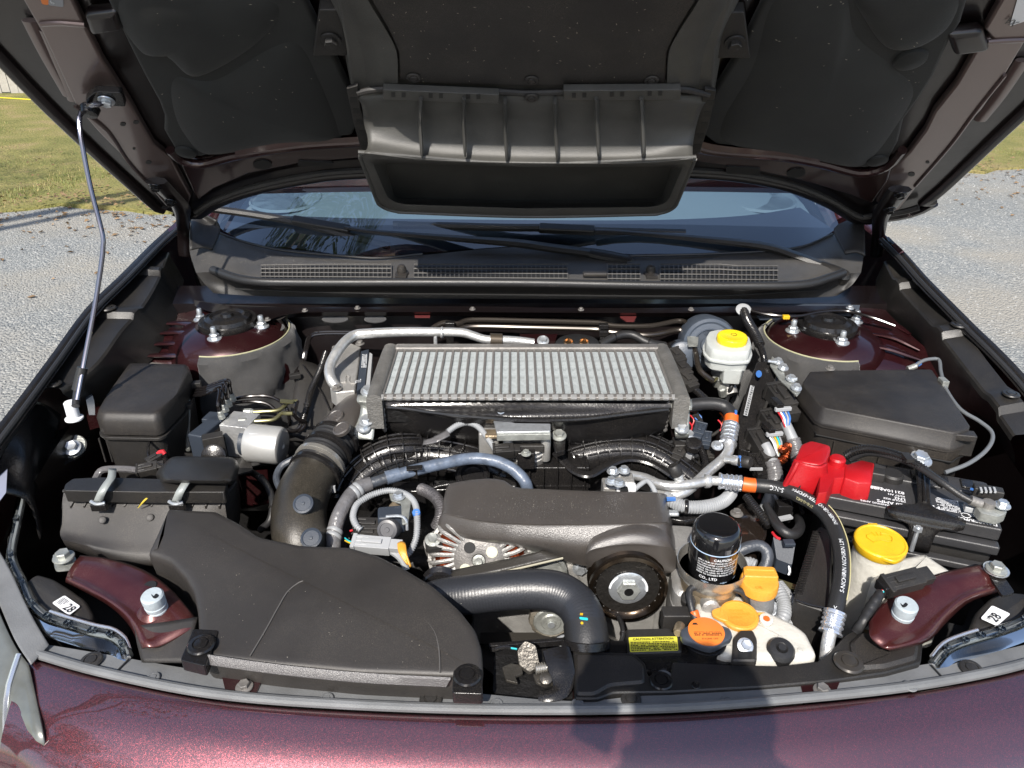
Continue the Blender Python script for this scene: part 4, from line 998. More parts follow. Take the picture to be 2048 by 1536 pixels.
# prop rod
rod = T("prop_rod", "thin bent steel prop rod standing at the fender and holding the hood up", "prop rod", P(150, 835, 1.0))
pr = [HQ(208, 206, .045), HQ(188, 209, .055), PY(168, 217, 1.34), PY(159, 238, 1.335), PY(163, 280, 1.32), PY(180, 370, 1.30), PY(198, 440, 1.285), PY(206, 474, 1.275), PY(206, 492, 1.27), PY(203, 525, 1.26), PY(190, 610, 1.235), PY(170, 715, 1.19), P(154, 800, 1.06)]
mk("rod", tube(pr, .0042, 10, .01), mat("rod_steel", (.16, .16, .20), .16, .85, coat=1.0), rod)
mk("grip_sleeve", tube([PY(165, 735, 1.18), P(155, 780, 1.068)], [.0085, .0095], 12, .01), rub, rod)
mk("lower_sleeve", tube([P(155, 778, 1.068), P(151, 812, 1.05)], .0065, 12), rub, rod)
mk("pivot_bushing", lathe([(.015, 0), (.015, .003), (.0105, .005), (.0105, .032), (.009, .034), (0, .034)], P(149, 838, 1.02), (0, .05, 1), n=20), lab_w, rod)
hk = mk("rod_hook_bracket", prism(rpoly([HQ(*p, .040) for p in ((170, 200), (190, 184), (243, 186), (252, 214), (205, 212), (180, 226))], .006), -HN * .012), blk_g, hood, bevel=.002)
mk("hook_bushing", lathe([(.013, 0), (.016, .004), (.013, .016), (0, .017)], HQ(181, 212, .030), HN, n=18), blk_g, hk)
bolt(hk, HQ(213, 200, .041), HN, 1.5)
# =================== left side of the bay ================================
def connector(par, c, ax, size=(.024, .016, .012), m=None, wires=None, wm=None, name="connector"):
    """a plug: stepped shell with a lock tab, ribs and a short bundle"""
    m = m or blk_m; c = Vector(c); ax = Vector(ax).normalized(); up = Vector((0, -.25, 1)); L_, Wd, Hh = size; g = G()
    g.add(box(c, (L_, Wd, Hh), x=ax, z=up)); g.add(box(c + ax * L_ * .62, (L_ * .4, Wd * .8, Hh * .8), x=ax, z=up))
    x, y, a = ax, up.normalized().cross(ax).normalized(), ax
    g.add(box(c + up.normalized() * Hh * .58, (L_ * .55, Wd * .35, Hh * .25), x=ax, z=up))
    for k in (-1, 0, 1): g.add(box(c - ax * L_ * .28 + y * (k * Wd * .3) + up.normalized() * Hh * .5, (L_ * .35, Wd * .10, Hh * .12), x=ax, z=up))
    g.add(box(c - ax * L_ * .5, (L_ * .12, Wd * 1.15, Hh * 1.15), x=ax, z=up))
    o = mk(name, g, m, par, bevel=.0008, seg=1)
    return o
def fender_panel(name, label, segs, side, zin, par_group):
    t = T(name, label, "side cover", P(*segs[0][0], zin[0]), par_group)
    return t
# ---- long side covers -----------------------------------------------------
def side_cover(label, OUT, INN, FOOT, steps, clips_, s):
    """OUT, INN, FOOT: matching rows (outer top edge, inner top edge, foot of the inner face) from rear to front"""
    t = T("side_cover", label, "side cover", P(*OUT[0]), "black side covers along the fenders")
    o, i, f = PS(OUT), PS(INN), PS(FOOT)
    n = 60; o, i, f = cr(o, n), cr(i, n), cr(f, n); rows = []
    def dz(k):
        u = k / n; z = 0
        for a, b, d in steps:
            if u > a: z += d * min(1, (u - a) / max(1e-6, b - a))
        return z
    prof = []
    for k in range(n + 1):
        z = Vector((0, 0, dz(k))); w = (i[k] - o[k])
        prof.append([o[k] + Vector((0, 0, -.012)) + z, o[k] + z, o[k] + w * .04 + z + Vector((0, 0, .002)), o[k] + w * .93 + z, i[k] + z + Vector((0, 0, -.003)), i[k] + w * .03 + z + Vector((0, 0, -.012)), f[k].lerp(i[k], .3), f[k]])
    mk("cover_shell", loft(prof), blk, t, angle=28)
    for (u, v, sc) in clips_:
        k = int(u * n); clip(t, o[k].lerp(i[k], v) + Vector((0, 0, dz(k) + .003)), s=sc * 1.35)
    return t
side_cover("long black side cover along the fender behind the prop rod",
    [(304, 502, 1.125), (267, 550, 1.115), (225, 600, 1.10), (186, 640, 1.09), (130, 712, 1.07), (75, 779, 1.05)],
    [(338, 504, 1.120), (316, 560, 1.110), (285, 612, 1.095), (245, 655, 1.085), (195, 722, 1.065), (122, 779, 1.045)],
    [(368, 560, 1.05), (352, 640, 1.03), (322, 700, 1.01), (282, 740, .99), (235, 790, .97), (190, 830, .95)],
    [(.17, .20, .008), (.245, .25, -.010), (.50, .53, .008), (.575, .58, -.010), (.96, .99, .006)], [(.225, .2, 1.0), (.555, .25, 1.3), (.99, .55, 1.1)], -1)
side_cover("long black side cover along the fender beside the large black box",
    [(1804, 517, 1.13), (1840, 560, 1.115), (1885, 610, 1.10), (1928, 656, 1.09), (1985, 730, 1.07), (2043, 802, 1.05), (2090, 860, 1.03)],
    [(1768, 522, 1.125), (1792, 566, 1.110), (1832, 612, 1.095), (1875, 660, 1.085), (1930, 730, 1.065), (1987, 802, 1.045), (2030, 862, 1.03)],
    [(1752, 560, 1.06), (1749, 600, 1.04), (1775, 640, 1.02), (1822, 695, 1.00), (1890, 780, .98), (1960, 860, .95), (2030, 930, .94)],
    [(.14, .17, .008), (.205, .21, -.010), (.47, .50, .008), (.545, .55, -.010), (.82, .85, .006), (.90, .91, -.01)], [(.19, .2, 1.0), (.525, .25, 1.3), (.88, .3, 1.1)], 1)
# ---- fuse box ---------------------------------------------------------------
fb = T("fuse_box", "narrow black fuse box with a rounded lid beside the prop rod foot", "fuse box", P(280, 800, .93))
lidt = PS([(264, 733), (368, 735), (372, 748), (352, 790), (316, 822), (305, 824), (212, 822), (202, 816), (222, 786)], 1.035)
lb1 = PS([(258, 728), (376, 731), (384, 752), (362, 800), (324, 840), (310, 846), (204, 844), (192, 836), (210, 800)], 1.020)
lb2 = [p + Vector((0, 0, -.026)) for p in lb1]; lb3 = [p + Vector((0, 0, -.030)) for p in lb1]
def stack(rows, capm=True):
    v, f = loft(rows, closed=True); n = len(rows[0]); f = f + [tuple(range(n))]; return v, f
def grow(poly, d):
    c = sum(poly, Vector()) / len(poly); return [p + (p - c).normalized() * d for p in poly]
lidmid = [a.lerp(b, .5) + Vector((0, 0, .0045)) for a, b in zip(lidt, lb1)]
mk("lid", stack([rpoly(q, .006, 3) for q in (lidt, lidmid, lb1, lb2)]), blk_t, fb, angle=50)
mk("lid_edge", prism(rpoly(grow(lb3, .003), .006), .006), blk_m, fb, bevel=.001)
body = [a + Vector((0, 0, -.01)) for a in grow(lb3, -.004)]
mk("box_body", stack([rpoly(q, .006, 3) for q in (body, [p + Vector((0, 0, -.13)) for p in grow(body, -.008)])]), blk_m, fb, angle=50)
for px in (224, 300, 340):
    c = P(px, 868 if px < 320 else 835, .985)
    l = mk("latch", box(c, (.014, .006, .022)), blk_m, fb, bevel=.001)
    mk("latch_hook", box(c + Vector((0, -.003, -.012)), (.009, .005, .004)), blk_m, l)
mk("relay_block", box(P(268, 905, .93) + Vector((0, .01, 0)), (.045, .02, .075)), navy, fb, bevel=.001)
for dx in (-.012, .012): mk("relay_clip", box(P(268, 872, .967) + Vector((dx, -.002, 0)), (.012, .004, .006)), gry_p, fb)
mk("metal_bracket", prism(rpoly(PS([(266, 715), (380, 716), (384, 745), (262, 740)], .995), .008), .004), alu_m, fb)
# small stuff below the box: red-capped plug and harness
sc_ = T("small_harness_plug", "small black plug cluster with a red tip below the narrow fuse box", "electrical plug", P(305, 925, .97))
connector(sc_, P(296, 938, .975), (1, .3, .1), (.032, .02, .014)); connector(sc_, P(308, 918, .98), (1, .9, .4), (.022, .014, .012))
mk("red_tip", tube([P(316, 908, .985), P(324, 902, .99), P(329, 908, .985)], .004, 8), redw, sc_)
mk("lead", tube([P(300, 922, .98), P(296, 902, .985), P(300, 880, .98), P(312, 860, .975)], .0025, 8), blk_g, sc_)
mk("lead", tube([P(310, 925, .98), P(330, 930, .985), P(332, 912, .98), P(336, 890, .96)], .0022, 8), blk_g, sc_)
mk("lead", tube([P(285, 942, .97), P(250, 938, .96), P(205, 940, .95), P(190, 960, .94)], .006, 8), tape_g, sc_)
# ---- brake control unit -------------------------------------------------------
ab = T("brake_control_unit", "brake control unit: aluminium block with round motor and black electronics box", "brake unit", P(455, 860, .93))
def pxbox(name, a, b, z0, depth, hgt, m, par, bev=.001, rot=0.0):
    """box whose top front edge runs from pixel a to b at height z0"""
    A, B = P(*a, z0), P(*b, z0); x = (B - A); y = Vector((0, 0, 1)).cross(x).normalized()
    return mk(name, box((A + B) / 2 + y * depth / 2 - Vector((0, 0, hgt / 2)), (x.length, depth, hgt), x=x), m, par, bevel=bev)
pxbox("valve_block", (438, 850), (492, 856), .995, .052, .075, alu, ab)
mt = mk("motor", lathe([(.0325, 0), (.0345, .003), (.0345, .055), (.0325, .062), (.0295, .064), (.006, .064), (.006, .0615), (0, .0615)], P(498, 885, .960), (1, -.12, -.04), n=48), mat("brushed_aluminium", (.50, .50, .485), .40, .45, bump=.5, bscale=900, var=.1), ab)
plate("motor_label", [P(497, 858, .991), P(519, 858, .991), P(519, 868, .9895), P(497, 868, .9895)], lab_w, mt)
mk("motor_neck", lathe([(.024, 0), (.024, .02), (.02, .03)], P(486, 884, .96), (1, -.12, 0), n=28), navy, ab)
pxbox("electronics_box", (380, 878), (432, 885), .975, .055, .07, blk_g, ab, .002)
pxbox("electronics_cover", (374, 868), (402, 873), .985, .075, .075, navy, ab, .003)
pxbox("grey_cover", (402, 838), (442, 842), .985, .03, .03, navy, ab, .002)
pxbox("plug", (404, 880), (446, 872), .990, .02, .05, blk_m, ab, .001)
mk("plug_face", lathe([(.020, 0), (.021, .004), (.017, .006), (0, .006)], P(428, 912, .965), (.1, -1, .5), n=24), blk_g, ab)
fit = [(444, 836), (452, 822), (459, 812), (467, 801)]
for k, (a, b) in enumerate(fit):
    c = P(a, b, 1.0)
    mk("line_fitting", lathe([(.0065, 0), (.0065, .006), (.0055, .008), (.0048, .014), (.003, .015)], c, (-.05, -.1, 1), n=6), zinc_o, ab, flat=True)
    top = c + Vector((-.002, 0, .014)); e = P(383 + k * 2, 778 + 5 * (3 - k) + 4, .985)
    mk("brake_line", tube([top, top + Vector((0, 0, .015)), top.lerp(P(443 + 5 * k, 770 - k * 4 + 4, 1.04), .6) + Vector((0, 0, .012)), P(430 + 4 * k, 771 - 6 * k + 10, 1.036), P(405 + 2 * k, 780 - 5 * k + 10, 1.02), e, e + Vector((-.01, .0, -.06))], .0033, 10, .004), blk_line, ab)
for k, (a, b) in enumerate(((497, 824), (487, 843))):
    c = P(a, b, .99); mk("side_fitting", lathe([(.0068, -.008), (.0068, .004), (.005, .009), (.003, .010)], c, (1, .1, 0), n=6), zinc_o, ab, flat=True)
    mk("olive_line", tube([c, P(a + 30, b - 1, .99), P(a + 60, b - 4, .99), P(a + 76, b - 16, .995), P(a + 84, b - 20 + k * 4, 1.0), P(a + 98, b - 22 + k * 6, 1.0)], .0036, 10, .004), olive, ab)
    e = P(a + 98, b - 22 + k * 6, 1.0)
    mk("brake_line", tube([e, P(590 + 6 * k, 832 + 6 * k, .985), P(604 + 8 * k, 846, .97), P(588 + 8 * k, 862, .955), P(560, 855, .94)], .0034, 10, .004), blk_line, ab)
mk("line_tag", prism(rpoly(PS([(560, 798), (588, 800), (586, 806), (560, 804)], 1.008), .002), .002), olive, ab)
for pts in ([(462, 800, .99), (490, 794, 1.0), (530, 792, 1.0), (556, 800, .995), (574, 818, .985), (580, 850, .95)], [(462, 806, .985), (500, 803, .99), (535, 808, .985), (560, 830, .965)]):
    mk("brake_line", tube([P(*p) for p in pts], .0034, 10, .005), blk_line, ab)
mk("unit_bracket", prism(rpoly(PS([(366, 905), (500, 915), (506, 940), (470, 950), (372, 930)], .93), .006), .004), blk_m, ab)
mk("bracket_post", tube([P(378, 800, .99), P(376, 850, .95), P(376, 900, .93)], .004, 8), zinc_o, ab)
mk("line_holder", box(P(374, 812, .992), (.018, .012, .010)), blk_m, ab, bevel=.001)
mk("line_comb", box(P(386, 770, 1.005), (.03, .014, .012), x=(1, .3, 0)), blk_m, ab, bevel=.001)
# brake lines running up the firewall on the left
bl = T("firewall_brake_lines", "pair of thin black metal lines bending down the firewall left of the silver pipe", "metal lines", P(620, 700, 1.0))
for k in range(2):
    mk("line", tube([P(735, 664 + 4 * k, 1.03), P(680, 663 + 4 * k, 1.03), P(638 + 4 * k, 664 + 4 * k, 1.03), P(618 + 4 * k, 674, 1.025), P(610 + 4 * k, 700, 1.01), P(604 + 4 * k, 725, .99), P(590 + 5 * k, 748, .985), P(594 + 5 * k, 766, .97), P(604 + 5 * k, 790, .95), P(598 + 5 * k, 812, .93)], .0035, 8, .006), blk_line, bl)
mk("line_clip", box(P(590, 752, .99), (.022, .012, .010), x=(1, .4, 0)), blk_m, bl, bevel=.001)
# ---- air filter box ------------------------------------------------------------
af = T("air_filter_box", "black air filter box with two pale metal spring clips", "air filter box", P(300, 1000, .93))
AFl = PS([(146, 957), (200, 954), (342, 958), (455, 961), (449, 984), (300, 984), (127, 981), (130, 968)], 1.0)
mk("lid", prism(rpoly(AFl, .004), .022), blk, af, bevel=.0025, seg=3)
mk("lid_dome", stack([rpoly(q, .012, 4) for q in (PS([(350, 916), (462, 918), (468, 932), (452, 962), (338, 960), (330, 938)], 1.024), PS([(343, 912), (468, 914), (476, 930), (462, 966), (326, 964), (318, 942)], 1.018), PS([(340, 915), (472, 917), (480, 934), (468, 970), (318, 968), (310, 946)], .985))]), blk, af, angle=60)
mk("seam_rib", tube([P(127, 982, .982), P(300, 985, .982), P(448, 986, .982), P(470, 965, .982)], .0030, 8, .03), blk_m, af)
fr_t = [(128, 986, .975), (300, 989, .975), (446, 990, .975)]; fr_b = [(122, 1068, .935), (140, 1102, .915), (262, 1122, .90), (335, 1130, .895), (400, 1120, .90), (455, 1090, .91)]
mk("box_front", loft([cr(PS([(127, 985, .978), (300, 988, .978), (447, 989, .978)]), 20), cr(PS([(124, 1010, .965), (300, 1012, .965), (450, 1010, .965)]), 20), cr(PS([(120, 1064, .935), (290, 1085, .93), (455, 1050, .935)]), 20), cr(PS([(126, 1082, .93), (288, 1116, .915), (455, 1080, .925)]), 20), cr(PS([(134, 1095, .90), (286, 1136, .89), (455, 1100, .90)]), 20), cr(PS([(140, 1098, .80), (286, 1140, .80), (455, 1105, .80)]), 20)], None, 16), blk_t, af, angle=50)
mk("box_side", loft([[P(449, 984, .978), P(470, 962, .978), P(474, 930, .978)], [P(455, 1090, .90), P(480, 1040, .90), P(478, 960, .90)]], 8, 6), blk, af)
mk("box_end", loft([[P(127, 985, .978), P(132, 965, .978)], [P(120, 1064, .935), P(128, 1020, .92)], [P(134, 1095, .88), P(140, 1060, .86)]], 6, 8), blk, af)
for k in range(12):
    px = 150 + k * 27
    if abs(px - 195) < 14 or abs(px - 352) < 14: continue
    mk("rib", prism([P(px, 988, .979), P(px + 5, 988, .979), P(px - 8, 1012, .966), P(px - 11, 1012, .966)], .006), blk_t, af, flat=True)
m_spring = mat("spring_clip_grey", (.30, .32, .31), .45, .2, bump=.2, bscale=300)
for a in (214, 370):
    cl = mk("spring_clip", loft([[P(a + o + 12, 940, 1.016), P(a + o + 6, 958, 1.018), P(a + o - 8, 972, 1.010), P(a + o - 20, 990, 1.002), P(a + o - 26, 1004, .985)] for o in (-9, 9)], None, 3) if False else loft([[P(a + 3, 938, 1.008), P(a + 1, 955, 1.013), P(a - 8, 968, 1.013), P(a - 19, 985, 1.006), P(a - 27, 1003, .988)], [P(a + 19, 938, 1.008), P(a + 17, 955, 1.013), P(a + 8, 968, 1.013), P(a - 2, 985, 1.006), P(a - 9, 1003, .988)]], 14), m_spring, af, solid=.0022)
    mk("clip_loop", tube([P(a - 32, 1003, .984), P(a - 20, 1008, .983), P(a - 4, 1005, .984)], .0030, 8), zinc, cl)
    mk("clip_foot", box(P(a - 15, 1014, .975), (.024, .008, .012)), blk_g, cl, bevel=.001)
tag(mk("pine_needle", tube([P(276, 1016, .968), P(288, 1002, .984), P(305, 987, .992)], [.0006, .0012, .0016, .0006], 5), mat("dry_needle", (.55, .42, .05), .6)), "dry yellow leaf blade lying on the black air filter box", "leaf")
gry_sn = mat('snorkel_plastic', (.028, .0255, .024), .46, bump=.45, bscale=1200, var=.14, vscale=6, dust=.12, rvar=.05)
# ---- intake snorkel ---------------------------------------------------------------
sn = T("intake_snorkel", "large smooth dark plastic intake duct covering the front corner of the bay", "intake duct", P(650, 1230, .95))
SNo = [(338, 1026, .985), (434, 1027, .99), (478, 1046, .992), (520, 1071, .992), (600, 1087, .992), (700, 1095, .99), (760, 1112, .99), (810, 1137, .988), (868, 1172, .985), (922, 1222, .98), (952, 1262, .975), (964, 1300, .972), (966, 1345, .968), (905, 1357, .962), (720, 1347, .962), (550, 1330, .962), (412, 1312, .962), (398, 1290, .965), (396, 1226, .968), (388, 1185, .97), (370, 1155, .973), (342, 1126, .976), (316, 1112, .98), (294, 1102, .985), (318, 1060, .986)]
mk("duct_shell", slab(rpoly(PS(SNo), .006, 3), [(-.012, .0035), (-.006, .0028), (-.002, .001), (0, -.003), (.0005, -.012), (-.002, -.04), (-.005, -.10)]), gry_sn, sn, angle=60)
crs = [(500, 1312), (530, 1262), (556, 1215), (580, 1178), (620, 1158), (680, 1172), (740, 1188), (800, 1200), (840, 1230), (868, 1262), (878, 1300), (880, 1345)]
fz = planefit(PS(SNo))
def onz(a, b, dz):
    p = P(a, b, .975)
    for _ in range(4): p = P(a, b, fz(p.x, p.y) + dz)
    return p
mk("crease_line", tube([onz(a, b, .0036) for a, b in crs], .0009, 6, .01), mat("scuffed_plastic", (.085, .08, .075), .5), sn)
mk("front_lip", loft([[P(a, b, z) for a, b in pp] for pp, z in (([(416, 1309), (550, 1328), (720, 1345), (902, 1355)], .9700), ([(414, 1314), (550, 1333), (720, 1350), (900, 1360)], .9685), ([(414, 1329), (550, 1348), (720, 1365), (892, 1374)], .960), ([(416, 1331), (550, 1350), (720, 1367), (890, 1376)], .94))], 24), mat("sun_bright_lip", (.085, .08, .08), .30, spec=.8, bump=1.0, bscale=700), sn)  # lip faces the sun; that extra brightness is put into its colour
for (pts, cc) in (([(386, 1257), (438, 1260), (410, 1332), (360, 1320)], (403, 1291)), ([(908, 1315), (962, 1316), (966, 1388), (904, 1386)], (935, 1352))):
    pd = mk("mount_pad", prism(rpoly([P(a, b, .969) for a, b in pts], .004), .018), blk_g, sn, bevel=.0015)
    clip(pd, P(*cc, .970), s=1.75, m=blk_g)
mk("pad_flap", loft([[P(270, 1253, .95), P(330, 1245, .955), P(396, 1235, .958)], [P(275, 1285, .94), P(330, 1285, .945), P(385, 1275, .95)], [P(285, 1325, .93), P(330, 1325, .935), P(372, 1325, .94)]], 12, 10), trimg if False else blk_t, sn, solid=.004)
# ---- intake pipe ----------------------------------------------------------------
ip = T("turbo_intake_pipe", "fat dark intake pipe with ribbed coupler and two round plugs", "intake pipe", P(640, 950, .93))
PB = [P(612, 1130, .90), P(603, 1085, .935), P(598, 1030, .955), P(608, 985, .965), P(632, 940, .972), P(662, 890, .985), P(690, 850, .99), P(722, 818, .985)]
path, _ = cat_path(PB, n=7)
mk("lower_elbow", tube(PB[:5], [.042, .043, .043, .042, .041], 32, .006), mat("brown_grey_plastic", (.025, .022, .0175), .33, bump=.35, bscale=500, var=.35, vscale=14, dust=.35, rvar=.08), ip)
mk("upper_pipe", tube([P(670, 880, .988), P(690, 852, .992), P(712, 828, .990), P(735, 805, .98)], [.036, .037, .036, .034], 32, .006), gry_cov, ip)
mk("coupler", tube([P(632, 940, .972), P(650, 908, .980), P(674, 872, .990)], [.0395, .0400, .039, .0385], 36, corr=(.0085, .0030)), rub, ip)
for a, b, r in ((630, 944, .0435), (640, 926, .043), (655, 902, .042), (671, 880, .041)):
    d = (P(672, 876, .989) - P(634, 936, .973)).normalized(); c = P(a, b, .974 + (944 - b) * .00022)
    mk("hose_clamp", lathe([(r, -.0045), (r + .0016, -.0035), (r + .0016, .0035), (r, .0045)], c, d, n=40), steel if b in (926,) else blk_g, ip)
for a, b, z in ((606, 1007, .999), (622, 1076, .980), (670, 832, 1.026), (682, 856, 1.028)):
    n_ = Vector((0, -.55, .83)) if b > 900 else Vector((-.3, -.25, .9))
    mk("round_plug", lathe([(.0155, -.006), (.0155, .0), (.0125, .0012), (.0115, .0002), (.003, .0004), (.0026, .0016), (0, .0018)], P(a, b, z), n_, n=28), navy if b > 900 else gry_cov, ip)
mk("vacuum_hose", tube([P(632, 912, .97), P(600, 915, .965), P(566, 930, .955), P(553, 955, .945), P(562, 980, .94), P(575, 1000, .93)], .0062, 10), rub_g, ip)
mk("white_tag", box(P(668, 978, .96), (.005, .004, .012)), gry_p, ip)
# big red strut braces with grey stoppers at the front corners
def corner_brace(label, rows, stop, bolt_at, grp, s):
    t = T("corner_brace", label, "body brace", P(*stop, .93), grp)
    mk("brace_sheet", loft([PS(r) for r in rows], 14, 20), mat("brace_paint" + str(s), (.066, .012, .012), .34, .4, coat=.6, crough=.12, var=.15, vscale=18, dust=.25), t, solid=.003)
    mk("pressed_dome", lathe([(.028, -.006), (.024, -.001), (.019, .004), (.015, .0075), (0, .008)], P(stop[0], stop[1] + 22, .951), (0, -.05, 1), n=36), MATS["brace_paint" + str(s)], t)
    st = T("rubber_stop", "grey rubber hood stop on the red brace, " + ("below the fuse box side" if s < 0 else "below the washer tank"), "rubber stop", P(*stop, .955), "hood stops")
    mk("stop_body", lathe([(.0135, -.022), (.0140, -.012), (.0132, -.011), (.0142, -.004), (.0134, -.003), (.0145, .004), (.0145, .012), (.0125, .0145), (0, .0148)], P(stop[0], stop[1] + 4, .970), (0, -.10, 1), n=30), gry_stop, st)
    mk("top_slot", prism(spoly([P(stop[0] + a, stop[1] + b, .9855) for a, b in ((-7, -12), (-2, -8), (3, -13), (8, -9), (2, -4), (-3, -5))], 3), .0006), ink, st, flat=True)
    return t
cb = corner_brace("red painted brace below the air filter box, carrying a grey rubber stop", [
    [(160, 1112, .951), (215, 1118, .951), (285, 1140, .951), (340, 1178, .951), (392, 1238, .951)],
    [(148, 1128, .955), (200, 1138, .955), (258, 1165, .955), (318, 1203, .955), (385, 1256, .954)],
    [(136, 1148, .950), (182, 1165, .950), (236, 1196, .950), (282, 1232, .950), (325, 1290, .948)],
    [(133, 1158, .951), (176, 1178, .951), (228, 1208, .951), (266, 1244, .951), (292, 1295, .949)],
    [(132, 1163, .93), (174, 1184, .93), (224, 1214, .93), (260, 1250, .93), (284, 1298, .93)]], (309, 1200), None, "red corner braces", -1)
bolt(cb, P(128, 1116, .960), s=1.7, m=zinc_o)
mk("bolt_tab", prism(rpoly(PS([(105, 1108), (150, 1112), (158, 1135), (110, 1140)], .953), .006), .004), zinc_o, cb)
cb2 = corner_brace("red painted brace beside the washer tank, carrying a grey rubber stop", [
    [(1738, 1246, .955), (1768, 1205, .957), (1820, 1172, .959), (1890, 1145, .961), (1975, 1128, .963)],
    [(1740, 1272, .957), (1795, 1232, .960), (1848, 1196, .961), (1905, 1165, .963), (1985, 1145, .965)],
    [(1760, 1292, .953), (1828, 1262, .956), (1876, 1220, .957), (1925, 1185, .958), (1990, 1166, .960)],
    [(1775, 1298, .954), (1845, 1278, .956), (1888, 1234, .957), (1932, 1197, .958), (1994, 1176, .960)],
    [(1780, 1302, .935), (1852, 1282, .935), (1895, 1240, .935), (1938, 1203, .935), (1998, 1182, .94)]], (1808, 1218), None, "red corner braces", 1)
bolt(cb2, P(1992, 1140, .972), s=1.6, m=zinc_o)
mk("bolt_tab", prism(rpoly(PS([(1962, 1125), (1985, 1120), (2030, 1185), (2005, 1192)], .966), .005), .004), blk_g, cb2)
mk("washer", lathe([(.0165, 0), (.0165, .002), (.008, .003)], P(1992, 1140, .969), (0, 0, 1), n=24), zinc, cb2)
for px, py, par in ((300, 1172, cb), (1795, 1195, cb2)):
    mk("round_hole", lathe([(.009, 0), (.0085, .001), (0, .001)], P(px, py, .955), (0, -.15, 1), n=20), ink, par)
# =================== middle of the bay ===================================
# ---- intercooler ------------------------------------------------------------
ic = T("intercooler", "wide flat aluminium intercooler with many fins on top of the engine", "intercooler", (.027, 1.235, 1.0))
X0, X1, Y0, Y1, ZC = -.222, .276, 1.150, 1.322, 1.070
NT = 32; pit = (X1 - X0) / NT
mk("core_base", box(((X0 + X1) / 2, (Y0 + Y1) / 2, ZC - .032), (X1 - X0, Y1 - Y0, .05)), void_m, ic, flat=True)
def _ctube():
    return prism(rpoly([(-.0021, 0, 0), (.0021, 0, 0), (.0021, .170, 0), (-.0021, .170, 0)], .001, 1), .006)
def _fin():
    v, f = [], []; n = 46; w = pit / 2 - .0021
    for k in range(n + 1):
        y = .170 * k / n; z = -.0010 if k % 2 else -.0062
        sl = .0012 * math.sin(k * 12.9)
        v += [(-w, y, z + sl * .3), (w, y, z - sl * .3)]
    for k in range(n): f.append((2 * k, 2 * k + 1, 2 * k + 3, 2 * k + 2))
    return v, f
for k in range(NT + 1):
    shared("cooling_tube", _ctube, alu_m, ic, (X0 + pit * k, Y0 + .001, ZC + .0016), ref=(1, 0, 0))
    if k < NT: shared("fin_strip", _fin, fin_m, ic, (X0 + pit * (k + .5), Y0 + .001, ZC + .0004), ref=(1, 0, 0), flat=True)
def _tab(): return prism(rpoly([(-.0052, -.0055, 0), (.0052, -.0055, 0), (.0052, .0045, 0), (-.0052, .0045, 0)], .0012, 2), .004)
mk("front_rail", box(((X0 + X1) / 2, Y0 - .007, ZC - .003), (X1 - X0 + .012, .014, .007)), alu_m, ic, bevel=.0015)
for k in range(NT + 1): shared("crimp_tab", _tab, alu, ic, (X0 - .003 + (X1 - X0 + .006) * k / NT, Y0 - .013, ZC + .0015), (0, -.35, 1), ref=(1, 0, 0), flat=True)
mk("rear_rail", box(((X0 + X1) / 2 + .002, Y1 + .009, ZC + .001), (X1 - X0 + .012, .020, .012)), alu_m, ic, bevel=.004, seg=3)
for sx, x in ((-1, X0 - .014), (1, X1 + .015)):
    mk("end_tank", loft([[(x + a, y, ZC + b + (.003 if .2 < (y - Y0) / .17 < .9 else 0)) for a, b in ((-.013, -.06), (-.0135, -.006), (-.010, .004), (0, .007), (.010, .004), (.0135, -.006), (.013, -.06))] for y in (Y0 - .018, Y0 - .010, Y0 + .05, Y1 - .03, Y1 + .012, Y1 + .018)], 14, 14, caps=True), mat("dusty_aluminium" + str(sx), (.19, .185, .175), .55, .6, bump=.7, bscale=260, var=.3, vscale=24, dust=.5), ic)
def icr(l): return [P(*p) for p in l]
mk("lower_tank", loft([icr([(758, 800, 1.056), (900, 803, 1.056), (1050, 805, 1.056), (1200, 807, 1.056), (1342, 808, 1.056)]), icr([(758, 808, 1.050), (900, 812, 1.050), (1050, 815, 1.050), (1200, 816, 1.050), (1342, 816, 1.050)]),
                       icr([(762, 812, 1.046), (860, 824, 1.042), (959, 835, 1.038), (1200, 832, 1.04), (1338, 820, 1.044)]), icr([(764, 818, 1.036), (860, 832, 1.030), (959, 845, 1.026), (1200, 841, 1.028), (1338, 828, 1.036)]),
                       icr([(768, 858, .99), (860, 868, .985), (959, 880, .98), (1200, 880, .98), (1330, 862, .99)]), icr([(775, 872, .95), (860, 885, .95), (959, 895, .95), (1200, 895, .95), (1325, 874, .95)])], 40, 30), blk_g, ic, angle=60)
mk("tank_ridge", tube(icr([(764, 813, 1.044), (810, 816, 1.044), (870, 825, 1.040), (959, 834, 1.038), (1060, 840, 1.036), (1160, 838, 1.037), (1250, 828, 1.042), (1336, 818, 1.046)]), .0045, 8, .01), blk_g, ic)
for a, x in ((764, 0), (1338, 0)):
    mk("crimp_column", tube([P(a, 800, 1.055), P(a + (3 if a < 1000 else -4), 830, 1.03), P(a + (6 if a < 1000 else -8), 862, .99)], .0035, 6, corr=(.012, .0012)), alu_m, ic)
def bracket(par, name, pts, zs, m, bolts=(), th=.0035):
    q = [P(a, b, z) for (a, b), z in zip(pts, zs)]
    n = (q[1] - q[0]).cross(q[-1] - q[0]).normalized()
    return mk(name, prism(q, -n * th if n.z > 0 else n * th), m, par, bevel=.0008)
b1 = mk("mount_bracket", loft([[P(716, 790, 1.052), P(756, 792, 1.052)], [P(714, 802, 1.050), P(757, 806, 1.050)], [P(722, 812, 1.035), P(754, 818, 1.035)], [P(718, 838, 1.018), P(750, 842, 1.018)], [P(703, 868, 1.0), P(748, 868, 1.0)], [P(701, 876, .992), P(746, 880, .992)]], 6, 14), zinc_o, ic, solid=.003)
